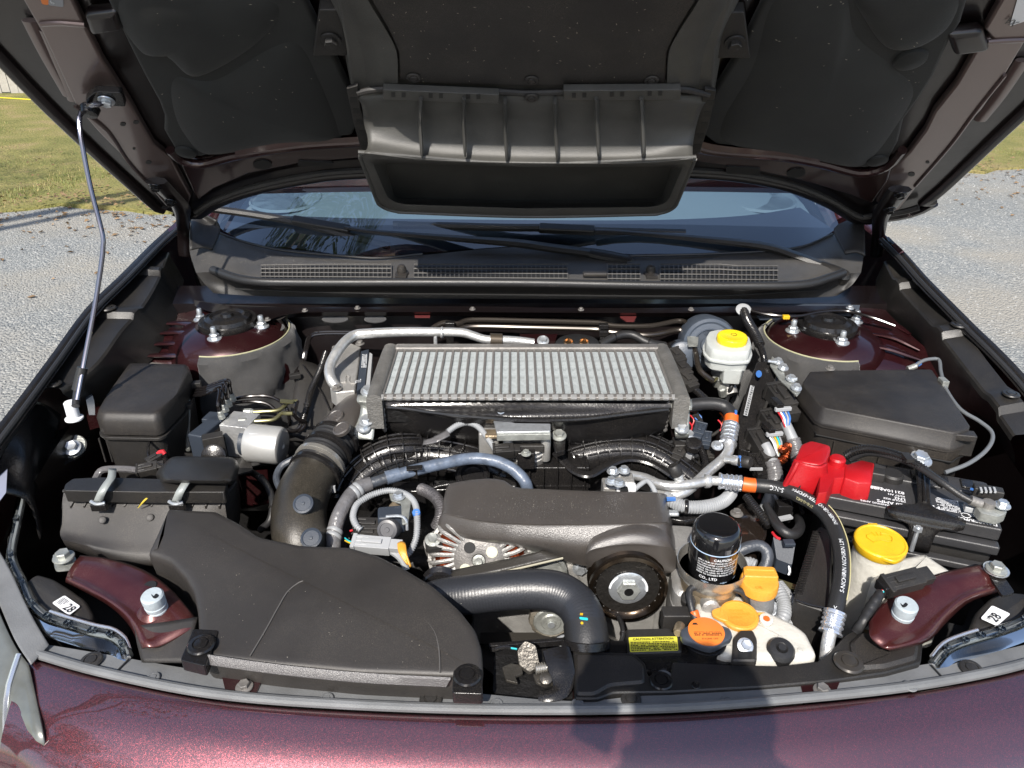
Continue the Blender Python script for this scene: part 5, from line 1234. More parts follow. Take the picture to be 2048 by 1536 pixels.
for a, b, z in ((736, 783, 1.056), (734, 842, 1.021), (727, 856, 1.011)): bolt(ic, P(a, b, z), (0, -.3, 1), 1.5)
b2 = mk("mount_bracket", loft([[P(1340, 798, 1.052), P(1384, 800, 1.052)], [P(1342, 814, 1.046), P(1384, 818, 1.046)], [P(1344, 820, 1.03), P(1380, 822, 1.03)], [P(1348, 850, 1.01), P(1378, 852, 1.01)], [P(1350, 868, 1.0), P(1378, 868, 1.0)], [P(1352, 876, .985), P(1376, 876, .985)]], 6, 14), zinc_o, ic, solid=.003)
for a, b, z in ((1359, 800, 1.056), (1363, 858, 1.009)): bolt(ic, P(a, b, z), (0, -.3, 1), 1.4)
# ---- bent silver pipe behind and left of the intercooler ----------------------
sp = T("bent_aluminium_pipe", "bent bright aluminium pipe running behind and left of the intercooler", "metal pipe", P(805, 665, 1.08))
mk("pipe", tube([P(1068, 686, 1.068), P(1040, 682, 1.072), P(1010, 680, 1.075), P(972, 679, 1.078), P(948, 672, 1.082), P(921, 665, 1.085), P(860, 664, 1.085), P(805, 664, 1.085), P(735, 667, 1.085), P(708, 671, 1.083), P(688, 686, 1.078), P(668, 714, 1.065), P(659, 738, 1.052), P(664, 762, 1.04), P(684, 784, 1.02), P(703, 806, 1.0), P(713, 822, .98)], [.0085, .0085, .0092, .0098, .0100, .0100, .0098], 18, .005), alu, sp)
mk("pipe_bead", lathe([(.0100, -.003), (.0118, -.001), (.0118, .001), (.0100, .003)], P(884, 665, 1.085), (1, 0, 0), n=24), alu, sp)
mk("pipe_clamp", tube([P(980, 679, 1.0775), P(1004, 680, 1.0755)], .0128, 14), mat("bronze_clamp", (.10, .08, .06), .35, .6), sp)
mk("pipe_stay", tube([P(871, 672, 1.078), P(871, 690, 1.06)], .0038, 8), alu, sp)
# ---- silver control module at the left of the intercooler ----------------------
cm = T("driver_module", "silver cast control module with a black labelled block at the intercooler's left end", "control module", P(690, 740, 1.0))
pm = PS([(664, 692), (700, 686), (722, 694), (716, 740), (710, 782), (672, 786), (660, 776), (662, 730)], 1.03)
mk("module_case", slab(rpoly(pm, .003), [(-.002, .001), (0, -.001), (0, -.03)]), alu_c, cm)
mk("raised_track", tube([P(672, 765, 1.032), P(690, 765, 1.032), P(691, 752, 1.032), P(699, 752, 1.032), P(699, 765, 1.032), P(712, 767, 1.032)], .0012, 6, .01), alu_c, cm)
blkp = PS([(722, 702), (738, 698), (730, 772), (713, 782)], 1.04); mk("black_block", prism(blkp, .02), navy, cm, bevel=.001)
mk("white_side", prism(PS([(739, 704), (745, 708), (740, 772), (731, 776)], 1.038), .02), gry_p, cm, bevel=.001)
text("TL", cm, P(722, 766, 1.0415), P(722, 740, 1.0415) - P(722, 766, 1.0415), (-1, .2, 0), .015, ink_w)
prints(cm, P(722, 735, 1.041), P(724, 708, 1.041), P(733, 735, 1.041), 4, ink_w, seed=4)
for a, b in ((720, 688), (672, 700), (674, 778)): bolt(cm, P(a, b, 1.034), s=1.1, m=alu_m)
# ---- refrigerant and heater lines along the firewall ----------------------------
fl = T("firewall_pipes", "pair of dark metal pipes clipped along the firewall behind the intercooler", "metal pipes", P(1100, 645, 1.05))
pa = [(858, 662, 1.02), (872, 652, 1.035), (890, 645, 1.042), (915, 648, 1.042), (945, 640, 1.045), (1060, 642, 1.045), (1181, 645, 1.045), (1205, 647, 1.045), (1230, 652, 1.042), (1300, 652, 1.042), (1357, 642, 1.045), (1376, 650, 1.045), (1386, 676, 1.04), (1390, 700, 1.035), (1398, 738, 1.02), (1412, 752, 1.01), (1426, 762, 1.0)]
mk("upper_pipe", tube([P(*p) for p in pa], .0058, 10, .008), mat("brown_black_pipe", (.045, .038, .032), .25, .5, coat=.4), fl)
mk("lower_pipe", tube([P(a, b + (13 if a < 1300 else 18), z - .012) for a, b, z in pa[3:12]] + [P(1366, 690, 1.03), P(1372, 720, 1.01), P(1378, 745, .99)], .0058, 10, .008), MATS["brown_black_pipe"], fl)
for a, b in ((900, 648), (1207, 652)):
    c = P(a, b, 1.05); h = mk("pipe_holder", G().add(box(c, (.020, .014, .010))).add(box(c + Vector((0, -.012, -.012)), (.020, .010, .012))).add(box(c + Vector((0, -.012, -.030)), (.016, .008, .02))), blk_g, fl, bevel=.001)
# parts on the firewall
fw = T("heater_pipe_port", "two brass coloured pipe ends in a black oval rubber behind the intercooler", "pipe port", P(1152, 684, 1.06))
mk("oval_rubber", slab(spoly(PS([(1112, 690), (1122, 674), (1152, 668), (1186, 674), (1196, 690), (1152, 702)], 1.055), 4), [(-.004, .002), (0, 0), (0, -.02)]), rub, fw)
for a in (1137, 1168):
    mk("brass_end", lathe([(.0105, 0), (.0105, .004), (.008, .006), (.006, .003), (0, .003)], P(a, 686, 1.058), (0, -.5, 1), n=20), mat("brass" + str(a), (.62, .38, .20), .25, 1.0, bump=.3, bscale=400), fw)
bolt(fl, P(1086, 682, 1.062), (0, -.6, 1), 1.4)
mk("inner_red_panel", prism(PS([(1040, 668), (1115, 668), (1105, 700), (1035, 700)], 1.045), .004), paint_in, car, flat=True)
for pts in ([(828, 622), (862, 622), (860, 632), (830, 632)], [(1238, 624), (1276, 624), (1268, 640), (1252, 640), (1240, 632)]):
    mk("firewall_window", prism([p + Vector((0, -.004, 0)) for p in PS(pts, 1.045)], .003), mat("dim_red" + str(pts[0][0]), (.10, .02, .02), .5), car, flat=True)
# ---- throttle body -----------------------------------------------------------------
tb = T("throttle_valve", "cast aluminium throttle body under a bright steel bracket in front of the intercooler", "throttle body", P(1050, 880, .97))
bt = [(981, 826), (1010, 822), (1018, 842), (1030, 846), (1101, 847), (1101, 862), (993, 864), (988, 844)]
mk("steel_bracket", prism(rpoly(PS(bt, 1.032), .002, 2), .004), zinc, tb, bevel=.0008)
mk("bracket_lip", prism(PS([(993, 864), (1101, 862), (1101, 868), (994, 870)], 1.030), .012), zinc_o, tb, bevel=.0008)
bolt(tb, P(1002, 832, 1.0345), s=1.5); bolt(tb, P(1118, 872, 1.0), (0, -.3, 1), 1.5, zinc_o)
mk("bracket_arm", prism(rpoly(PS([(1104, 852), (1132, 858), (1130, 900), (1112, 905), (1106, 880)], .996), .003), .01), blk_g, tb, bevel=.001)
c = P(1055, 905, .985); ax = Vector((0, -.85, .55))
mk("bore_housing", lathe([(.040, -.05), (.040, -.012), (.036, -.010), (.036, -.006), (.040, -.004), (.040, .0), (.036, .002), (.036, .006), (.0395, .008), (.0395, .012), (.033, .014), (.030, .010), (.0, .008)], c + Vector((0, .03, .004)), (0, -.35, 1), n=40), alu_c, tb)
for a in (1016, 1092): mk("housing_post", lathe([(.0085, -.05), (.0085, .006), (.007, .009), (0, .009)], P(a, 872, 1.015), (0, -.1, 1), n=20), alu_c, tb)
mk("side_gearcase", box(P(978, 880, .99), (.035, .03, .045)), alu_c, tb, bevel=.004)
mk("gearcase_rim", box(P(988, 868, 1.012), (.030, .022, .006)), rustm, tb, bevel=.001)
connector(tb, P(1008, 902, .995), (1, .1, 0), (.034, .02, .018)); 
mk("sensor_body", box(P(1052, 915, .98), (.030, .026, .034)), blk_g, tb, bevel=.003); bolt(tb, P(1052, 908, .999), s=1.0, m=zinc_o)
mk("sensor_block", box(P(1052, 895, .995), (.062, .012, .014)), blk_m, tb, bevel=.002)
# ---- intake manifold -----------------------------------------------------------------
im = T("intake_manifold", "glossy black intake manifold with ribbed arching runners both sides of the throttle body", "intake manifold", P(1050, 930, .94))
def runner(pts, r, nr, sq=(1, 1), t0=0.04, t1=.96, lng=(0.3, .75, 1.2, 1.65, 2.1, 2.55, 3.0)):
    rn = mk("runner", tube(pts, r, 20, .008), blk_g, im)
    path, tot = cat_path(pts, n=120); fr = frames(path)
    for k in range(nr):
        i = int((t0 + (t1 - t0) * k / (nr - 1)) * 120); t, a, b = fr[i]
        mk("rib", lathe([(r - .001, -.0016), (r + .0075, -.0009), (r + .0075, .0009), (r - .001, .0016)], path[i], t, n=28), blk_g, rn)
    for an in lng:
        q = [path[i] + (fr[i][1] * math.sin(an + .2) + fr[i][2] * math.cos(an + .2)) * (r + .0035) for i in range(4, 117, 4)]
        mk("long_rib", tube(q, .0020, 5, .01), blk_g, rn)
    return rn
def PD(px, py, z): return P(px, py, z)
runner([PD(700, 1010, .885), PD(715, 975, .905), PD(752, 940, .925), PD(815, 918, .935), PD(880, 915, .935), PD(950, 930, .925), PD(1000, 955, .90)], .036, 15)
runner([PD(735, 925, .94), PD(775, 905, .955), PD(822, 900, .955), PD(850, 905, .94)], .026, 6)
runner([PD(1120, 935, .915), PD(1160, 918, .93), PD(1220, 906, .94), PD(1285, 908, .94), PD(1340, 935, .925), PD(1392, 975, .90)], .036, 13, lng=(.5, 1.0, 1.5, 2.0, 2.5))
mk("flange_rim", tube([P(1112, 905, .965), P(1128, 922, .96), P(1150, 942, .955), P(1178, 950, .955), P(1205, 936, .955), P(1250, 918, .955), P(1300, 925, .95), P(1350, 955, .94), P(1385, 985, .93)], .0055, 8, .008, sq=(.8, 1.6)), blk_g, im)
g = G(); A = P(1045, 905, .965)
for i, (a, b) in enumerate(((1062, 905), (1122, 905))): pass
mb = pxbox("plenum_box", (1050, 935), (1180, 935), .955, .075, .10, blk_g, im, .003)
for k in range(5): pxbox("plenum_rib", (1058 + 28 * k, 937), (1061 + 28 * k, 937), .959, .075, .10, blk_g, im, .0005)
for k in range(2):
    q = P(1050, 948 + 22 * k, .935 - .02 * k); w = P(1180, 948 + 22 * k, .935 - .02 * k)
    mk("plenum_bar", box((q + w) / 2 + Vector((0, -.003, 0)), ((w - q).length, .006, .003)), blk_g, im)
mk("round_boss", lathe([(.028, -.02), (.030, 0), (.026, .004), (.020, .004), (.018, -.004), (0, -.004)], P(945, 950, .945), (0, -.5, 1), n=30), blk_g, im)
for a, b in ((820, 995), (900, 992), (1000, 985)): mk("manifold_foot", box(P(a, b, .90), (.06, .03, .05)), blk_g, im, bevel=.004)
# dark engine body under everything
eng = T("engine_block", "dark grimy engine block deep below the manifold with its pale alloy timing cover in front", "engine", (.1, 1.1, .7))
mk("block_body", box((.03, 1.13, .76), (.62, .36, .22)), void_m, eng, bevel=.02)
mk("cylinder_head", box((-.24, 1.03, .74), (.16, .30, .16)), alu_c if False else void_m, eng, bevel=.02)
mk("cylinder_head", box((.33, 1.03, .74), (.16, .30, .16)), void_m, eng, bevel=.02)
tcov = [(-.06, .905, .86), (.02, .905, .92), (.16, .905, .94), (.30, .905, .93), (.335, .905, .86), (.33, .905, .68), (.20, .905, .60), (.02, .905, .60), (-.07, .905, .70)]
mk("timing_cover", prism(rpoly(tcov, .02), Vector((0, .06, 0))), alu_c, eng, bevel=.004)
for x, z in ((.105, .90), (.245, .905), (.30, .83), (.245, .74), (.10, .77), (.03, .88), (.285, .77)): bolt(eng, (x, .900, z), (0, -1, .1), 1.4, zinc)
for pts in ([(.235, .902, .93), (.235, .902, .80), (.23, .902, .70)], [(.09, .902, .90), (.12, .902, .80), (.09, .902, .68)], [(.02, .902, .82), (.12, .902, .775), (.2, .902, .72)]):
    mk("cover_rib", tube(pts, .005, 8, .02, sq=(1, 1.4)), alu_c, eng)
mk("dark_strap", box((.252, .885, .86), (.009, .004, .14)), blk_m, eng)
mk("alloy_housing", slab(spoly(PS([(1345, 1085), (1352, 1062), (1380, 1055), (1400, 1090), (1398, 1150), (1372, 1190), (1345, 1170)], .93), 4), [(-.006, .003), (0, -.003), (0, -.08)]), alu_c, eng)
# ---- blue grey hose -----------------------------------------------------------------
bh = T("breather_hose", "blue grey rubber hose arching over the intake manifold, its lower end wrapped in grey tape", "hose", P(860, 940, .98))
hp = [P(1056, 985, .955), P(1052, 968, .97), P(1042, 953, .98), P(1020, 935, .99), P(986, 921, .996), P(942, 917, .998), P(890, 926, .997), P(839, 938, .994), P(791, 951, .99)]
mk("hose_run", tube(hp, .0100, 18, .006), hose_b, bh)
mk("dark_section", tube([P(793, 951, .99), P(765, 959, .988), P(735, 969, .985)], .0088, 16, .006), rub_g, bh)
mk("collar", tube([P(800, 948, .991), P(772, 956, .989)], .0112, 18, .006), hose_b, bh)
mk("tape_wrap", tube([P(742, 967, .985), P(722, 974, .984), P(704, 988, .98), P(690, 1008, .975), P(677, 1034, .965), P(669, 1064, .95), P(667, 1094, .935), P(668, 1112, .92)], [.0112, .0125, .0120, .0118, .0120, .0118, .0116, .011], 18, .005), tape_g, bh)
for a, b, z in ((716, 979, .983), (709, 985, .981), (670, 1062, .951), (668, 1072, .947)):
    mk("tape_edge", lathe([(.0124, -.003), (.0130, -.002), (.0130, .002), (.0124, .003)], P(a, b, z), P(677, 1034, .965) - P(690, 1008, .975) if b > 1000 else P(704, 988, .98) - P(722, 974, .984), n=20), loomg, bh)
hc = mk("hose_clip", G().add(box(P(829, 936, 1.006), (.026, .012, .003), x=(1, .15, .3))).add(box(P(829, 945, .994), (.010, .004, .022))).add(box(P(822, 925, 1.004), (.012, .004, .010))), blk_g, bh, bevel=.0008)
# ---- wiring and valve at the left ------------------------------------------------------
vb = T("purge_valve", "small black solenoid valve with round grey cap inside the loop of grey wiring", "solenoid valve", P(775, 1050, .95))
mk("valve_housing", box(P(783, 1040, .965), (.040, .030, .034), x=(1, .15, 0)), navy, vb, bevel=.004)
mk("round_cap", lathe([(.0165, -.03), (.0165, -.004), (.0150, 0), (.011, .0008), (.0105, -.0004), (.004, -.0004), (.0035, .001), (0, .001)], P(774, 1060, .972), (-.1, -1, .6), n=30), mat("dark_grey_cap", (.06, .06, .065), .4), vb)
connector(vb, P(738, 1052, .96), (1, -.05, 0), (.04, .022, .016)); connector(vb, P(736, 1068, .955), (1, -.05, 0), (.034, .018, .012))
mk("valve_bracket", prism(rpoly(PS([(778, 986), (818, 984), (822, 1000), (816, 1046), (804, 1048), (802, 1006), (782, 1000)], .982), .003), .003), zinc_o, vb, bevel=.0006)
bolt(vb, P(797, 994, .984), s=1.2)
mk("gear_piece", lathe([(.020, -.01), (.020, 0), (.016, .002), (0, .002)], P(800, 1020, .955), (0, -.4, 1), n=24), rustm, vb)
mk("wire_guard", tube([P(772, 1033, .99), P(800, 1032, .99), P(812, 1040, .985), P(814, 1060, .97)], .0022, 8), zinc, vb)
for k in range(3): mk("lead", tube([P(700 + k * 3, 1062 + 6 * k, .95), P(718, 1056 + 4 * k, .955), P(730, 1052 + 4 * k, .957)], .0016, 6), (redw, ink, gry_p)[k], vb)
wl = T("wiring_loop", "ribbed grey wiring conduit forming an open loop left of the grey engine cover", "wiring conduit", P(770, 985, .98))
mk("conduit", tube([P(722, 1060, .965), P(712, 1050, .97), P(706, 1032, .975), P(713, 1010, .98), P(728, 998, .983), P(748, 988, .985), P(778, 981, .987), P(806, 986, .985), P(824, 998, .982), P(832, 1014, .978), P(834, 1034, .972), P(834, 1060, .962), P(831, 1080, .952), P(822, 1100, .94), P(810, 1112, .93), P(800, 1118, .92)], .0047, 12, corr=(.0034, .0011)), loomg, wl)
mk("blue_clip", lathe([(.0058, -.005), (.0064, -.004), (.0064, .004), (.0058, .005)], P(833, 1027, .974), (0, -.5, 1), n=16), bluep, wl)
gc = T("grey_connector", "light grey wiring connector beside the orange dipstick handle", "connector", P(745, 1090, .95))
connector(gc, P(745, 1090, .955), (1, -.10, 0), (.055, .022, .018), gry_p)
mk("tail", tube([P(775, 1098, .95), P(792, 1108, .945), P(806, 1122, .94), P(812, 1140, .93)], .0055, 10), loomg, gc)
for k, m_ in enumerate((cyanp, yel)): mk("lead", tube([P(712, 1086 + 3 * k, .955), P(698, 1082 + 3 * k, .955), P(690, 1076 + 5 * k, .95)], .0012, 6), m_, gc)
dp = T("dipstick_handle", "orange yellow dipstick loop handle by the grey connector", "dipstick", P(805, 1110, .95))
mk("handle", loft([[P(795, 1088, .965), P(803, 1084, .966), P(811, 1088, .965)], [P(797, 1102, .962), P(805, 1100, .964), P(813, 1104, .962)], [P(803, 1115, .957), P(809, 1113, .958), P(817, 1118, .956)], [P(814, 1130, .95), P(818, 1128, .95), P(822, 1134, .948)]], 6, 10), ory, dp, solid=.004)
bhs = T("braided_sleeve", "silver black braided sleeve curving down beside the grey engine cover", "braided hose", P(870, 1000, .95))
mk("sleeve", tube([P(842, 978, .955), P(856, 984, .96), P(872, 996, .96), P(882, 1014, .955), P(880, 1036, .945), P(872, 1056, .93)], .0095, 14, corr=(.004, .0014)), mat("braid", (.12, .115, .12), .35, .5, bump=1, bscale=900, var=.5, vscale=400), bhs)
g2 = T("throttle_wiring", "grey ribbed wire conduit arching down to the throttle body plug", "wiring conduit", P(940, 850, 1.0))
mk("conduit", tube([P(994, 905, .995), P(986, 892, 1.0), P(975, 876, 1.008), P(960, 857, 1.016), P(946, 848, 1.02), P(930, 846, 1.02), P(912, 852, 1.018), P(895, 864, 1.012)], .0050, 12, corr=(.0036, .001)), loomg, g2)
mk("flat_tape", loft([[P(896, 860, 1.014), P(900, 871, 1.012)], [P(872, 872, 1.008), P(876, 884, 1.006)], [P(866, 876, 1.005), P(870, 886, 1.003)], [P(848, 882, 1.0), P(846, 890, .998)]], 4, 8), tape_g, g2, solid=.003)
# ---- grey engine cover ----------------------------------------------------------------
ec = T("engine_cover", "wide grey speckled plastic cover over the drive belt with a rounded bump at one end", "engine cover", P(1120, 1050, .96))
ECr = [[(900, 985, .955), (900, 968, .985), (960, 958, .992), (1004, 960, .994), (1030, 974, .994), (1080, 978, .995), (1208, 983, .996), (1300, 984, .996), (1330, 988, .985), (1338, 998, .95)],
       [(892, 1000, .955), (896, 978, .988), (960, 965, .997), (1004, 967, .999), (1030, 980, .999), (1080, 984, .9995), (1208, 988, 1.0), (1298, 990, 1.0), (1326, 996, .988), (1338, 1010, .95)],
       [(884, 1040, .950), (889, 1022, .988), (950, 1032, 1.0), (1004, 1038, 1.001), (1030, 1040, 1.001), (1080, 1042, 1.002), (1208, 1042, 1.002), (1306, 1040, 1.002), (1336, 1040, .99), (1346, 1060, .945)],
       [(880, 1055, .945), (884, 1032, .984), (950, 1042, .996), (1004, 1048, .997), (1030, 1050, .997), (1080, 1052, .998), (1208, 1052, .998), (1308, 1050, .998), (1338, 1052, .985), (1350, 1080, .94)],
       [(877, 1066, .945), (880, 1060, .963), (950, 1074, .972), (1004, 1080, .973), (1030, 1084, .973), (1080, 1088, .973), (1180, 1094, .973), (1310, 1094, .973), (1342, 1092, .965), (1352, 1110, .93)],
       [(876, 1072, .94), (880, 1068, .950), (950, 1083, .955), (1004, 1088, .955), (1030, 1093, .952), (1080, 1106, .940), (1180, 1134, .930), (1310, 1142, .925), (1346, 1138, .925), (1356, 1140, .918)]]
mk("cover_shell", loft([[P(*p) for p in r] for r in ECr], 60, 40), gry_cov, ec, angle=60)
BP = [[(1174, 1134, .93), (1176, 1086, .978), (1208, 1060, .990), (1266, 1047, 1.000), (1318, 1056, .995), (1344, 1082, .975), (1356, 1134, .928)],
      [(1173, 1138, .93), (1174, 1096, .978), (1206, 1074, .995), (1266, 1064, 1.003), (1320, 1072, .996), (1346, 1092, .975), (1358, 1138, .928)],
      [(1173, 1139, .93), (1173, 1106, .975), (1208, 1092, .988), (1266, 1086, .993), (1320, 1090, .988), (1348, 1100, .972), (1358, 1139, .928)],
      [(1174, 1140, .93), (1174, 1112, .968), (1208, 1100, .980), (1266, 1096, .983), (1320, 1099, .980), (1349, 1106, .966), (1358, 1140, .928)],
      [(1175, 1140, .928), (1180, 1138, .934), (1212, 1142, .936), (1266, 1144, .937), (1320, 1144, .935), (1348, 1142, .930), (1357, 1140, .926)],
      [(1177, 1141, .92), (1182, 1140, .920), (1212, 1144, .920), (1266, 1146, .920), (1320, 1146, .920), (1346, 1144, .920), (1354, 1142, .918)]]
mk("pulley_bump", loft([[P(*p) for p in r] for r in BP], 36, 24), gry_cov, ec, angle=60)
# ---- alternator -------------------------------------------------------------------------
al = T("alternator", "silver cast alternator with slotted end and copper windings behind the belt", "alternator", P(958, 1118, .93))
ac = P(958, 1120, .93); aa = Vector((-.05, -1, .45)).normalized(); ax_, ay_, az_ = basis(aa)
mk("windings", lathe([(.046, -.030), (.066, -.028), (.068, -.012), (.060, -.006), (.046, -.008)], ac, aa, n=40), copper, al)
mk("casing", lathe([(.080, -.10), (.081, -.035), (.078, -.032), (.070, -.032)], ac, aa, n=48), alu_c, al)
mk("hub", lathe([(.040, -.012), (.042, -.002), (.036, .003), (.016, .005), (.011, .004), (.008, .000), (0, 0)], ac, aa, n=36), alu_m, al)
mk("outer_ring", lathe([(.078, -.034), (.081, -.020), (.079, -.012), (.074, -.011), (.072, -.02)], ac, aa, n=48), alu_c, al)
for k in range(34):
    an = 2 * math.pi * k / 34; d = ax_ * math.cos(an) + ay_ * math.sin(an); tg = ax_ * -math.sin(an) + ay_ * math.cos(an)
    mk("fin", tube([ac + d * .038 + aa * -.001, ac + d * .058 + aa * .001 + tg * .003, ac + d * .072 - aa * .005 + tg * .007, ac + d * .079 - aa * .022 + tg * .008], [.0034, .0034, .0034, .0034], 6, .008), alu_c, al)
for k in range(4):
    an = .6 + k * math.pi / 2; d = ax_ * math.cos(an) + ay_ * math.sin(an)
    mk("hub_opening", lathe([(.009, 0), (.0085, .0006), (0, .0006)], ac + d * .024 + aa * .0045, aa, n=16), ink if k % 2 else mat("pale_disc" + str(k), (.55, .55, .42), .4), al)
bolt(al, ac + aa * .003, aa, 1.1, zinc_o)
mk("mount_ear", lathe([(.016, -.03), (.016, 0), (.012, .003), (0, .003)], P(868, 1085, .945), (0, -.5, 1), n=24), alu_c, al); bolt(al, P(866, 1080, .951), (0, -.4, 1), 1.4, zinc_o)
mk("ear_strap", prism(rpoly(PS([(848, 1072), (882, 1068), (886, 1096), (852, 1100)], .948), .004), .006), blk_m, al)
# ---- belt, pulleys -------------------------------------------------------------------------
be = T("drive_belt", "flat black ribbed drive belt running from the alternator to the large pulley", "drive belt", P(1000, 1135, .94))
mk("belt_span", loft([[P(893, 1164, .93), P(908, 1141, .935)], [P(1000, 1143, .94), P(1010, 1120, .944)], [P(1126, 1114, .95), P(1086, 1102, .955)]], 4, 10), mat("belt_rubber", (.035, .032, .028), .35, bump=.3, bscale=400), be, solid=.004)
mk("belt_edge", tube([P(893, 1166, .929), P(1000, 1145, .939), P(1126, 1116, .949)], .0016, 6), mat("belt_cord", (.35, .33, .25), .7), be)
ap = T("alternator_pulley", "small black pulley half hidden under the belt's lower end", "pulley", P(890, 1168, .92))
mk("pulley_body", lathe([(.026, -.012), (.028, -.010), (.024, -.006), (.028, -.002), (.024, .002), (.028, .006), (.026, .010), (0, .011)], P(880, 1172, .915), (0, -1, .15), n=28), blk_g, ap)
def pulley(name, label, px, py, y, r, mats, group=None, face=None):
    c = PY(px, py, y); t = T(name, label, "pulley", c, group); a = Vector((0, -1, .06))
    return t, c, a
t1, c1, a1 = pulley("crank_pulley", "large dark pulley with a silver hex nut below the grey cover's bump", 1256, 1176, .83, .056, None)
mk("pulley_rim", lathe([(.050, -.030), (.057, -.028), (.054, -.024), (.057, -.020), (.054, -.016), (.057, -.012), (.054, -.008), (.057, -.003), (.057, .004), (.052, .006), (.050, .002), (.046, -.002), (.042, -.004)], c1, a1, n=56), mat("pulley_brown", (.055, .040, .028), .22, .9, var=.4, vscale=40), t1)
mk("pulley_dish", lathe([(.048, -.002), (.044, -.006), (.034, -.004), (.028, -.002), (.0, -.002)], c1, a1, n=48), mat("pulley_dish_m", (.05, .046, .042), .28, .7, bump=.5, bscale=80), t1)
mk("washer", lathe([(.0275, -.001), (.0280, .001), (.0255, .0024), (.014, .003)], c1, a1, n=40), zinc, t1)
mk("hex_nut", lathe([(.0165, .001), (.0172, .008), (.0155, .0095), (.007, .0095), (.0068, .004), (0, .004)], c1, a1, n=6), zinc_o, t1, flat=True)
mk("nut_hole", lathe([(.0068, .0097), (0, .0097)], c1, a1, n=20), ink, t1)
xx_, yy_, zz_ = basis(a1)
for a0_ in (-.1, math.pi - .9):
    q = [c1 + zz_ * .0032 + (xx_ * math.cos(a0_ + k * .1) + yy_ * math.sin(a0_ + k * .1)) * .0268 for k in range(9)]
    mk("white_mark", tube(q, .0017, 6, .004), lab_w, t1)
for k in range(24):
    an = k * math.pi / 12; mk("rim_dimple", lathe([(.0019, 0), (.0015, .0007), (0, .0007)], c1 + (xx_ * math.cos(an) + yy_ * math.sin(an)) * .0485 - zz_ * .001, a1, n=8), alu_m, t1)
t2, c2, a2 = pulley("idler_pulley", "small ribbed idler pulley with a star bolt under the radiator hose", 1102, 1243, .85, .03, None)
mk("pulley_rim", lathe([(.032, -.022), (.034, -.012), (.033, -.002), (.028, .002), (.026, -.001)], c2, a2, n=44, wob=lambda an, j: 1 + .02 * (1 if math.sin(an * 22) > 0 else -1)), mat("dusty_rubber", (.13, .115, .09), .6, bump=.5, bscale=200), t2)
mk("pulley_face", lathe([(.027, .0005), (.024, .003), (.016, .002), (.014, .004), (.008, .004), (.007, .007), (0, .007)], c2, a2, n=40), zinc_o, t2)
mk("star_bolt", lathe([(.005, .006), (.0055, .009), (0, .009)], c2, a2, n=12), zinc, t2, flat=True)
t3, c3, a3 = pulley("tensioner", "silver belt tensioner disc partly hidden by the radiator hose", 1085, 1150, .88, .034, None)
mk("tensioner_body", lathe([(.037, -.03), (.038, -.004), (.034, 0), (.030, -.003), (.012, -.001), (0, -.001)], c3, a3, n=44), zinc_o, t3)
mk("black_belt_loop", loft([[P(1060, 1225, .86), P(1070, 1260, .835)], [P(1082, 1282, .815), P(1090, 1288, .81)], [P(1130, 1290, .81), P(1128, 1280, .815)]], 3, 8) if False else box((.02, .862, .79), (.14, .022, .004), x=(1, 0, .12)), MATS["belt_rubber"], be)
# ---- radiator hose ---------------------------------------------------------------------------
rh = T("radiator_hose", "fat dark grey radiator hose bending down to the radiator neck", "hose", P(1050, 1190, .94))
mk("hose_run", tube([P(830, 1215, .915), P(880, 1197, .925), P(940, 1189, .935), P(1010, 1181, .942), P(1070, 1178, .945), P(1115, 1184, .945), P(1148, 1204, .94), P(1166, 1232, .935), P(1172, 1262, .928)], [.0265, .0270, .0272, .0275, .0278, .0282, .0285, .0285], 32, corr=(.0042, .00012)), mat("ribbed_hose", (.024, .0255, .030), .36, bump=.15, bscale=300), rh)
mk("hose_end", tube([P(1170, 1250, .932), P(1173, 1275, .925), P(1174, 1296, .918)], .0295, 32, .006), rub, rh)
hcl = lathe([(.0305, -.006), (.0318, -.005), (.0318, .005), (.0305, .006)], P(1173, 1285, .921), (0, -.55, -.83), n=40)
mk("hose_clamp", hcl, blk_g, rh)
for dx, dy in ((-34, 2), (34, 6)): mk("clamp_ear", box(P(1173 + dx, 1285 + dy, .925), (.010, .012, .006)), blk_g, rh, bevel=.001)
mk("cyan_mark", plate("cyan_dash", [P(1158, 1234, .962), P(1176, 1236, .962), P(1176, 1241, .961), P(1160, 1239, .961)], cyanp, rh).data and prism(PS([(1160, 1226), (1166, 1226), (1166, 1230), (1160, 1230)], .9625), .0005), yel, rh, flat=True)
for a, b in ((1164, 1246),): mk("yellow_mark", lathe([(.0022, 0), (.0018, .0006), (0, .0006)], P(a, b, .955), (0, -.3, 1), n=6), yel, rh)
mk("neck", lathe([(.0255, -.05), (.0255, .0), (.0275, .004), (.0275, .008), (.025, .010)], P(1174, 1315, .90), (0, .35, 1), n=36), blk_g, rh)
mk("side_spout", tube([P(1120, 1285, .90), P(1135, 1280, .905), P(1150, 1290, .90)], .0085, 12), gry_p, rh)
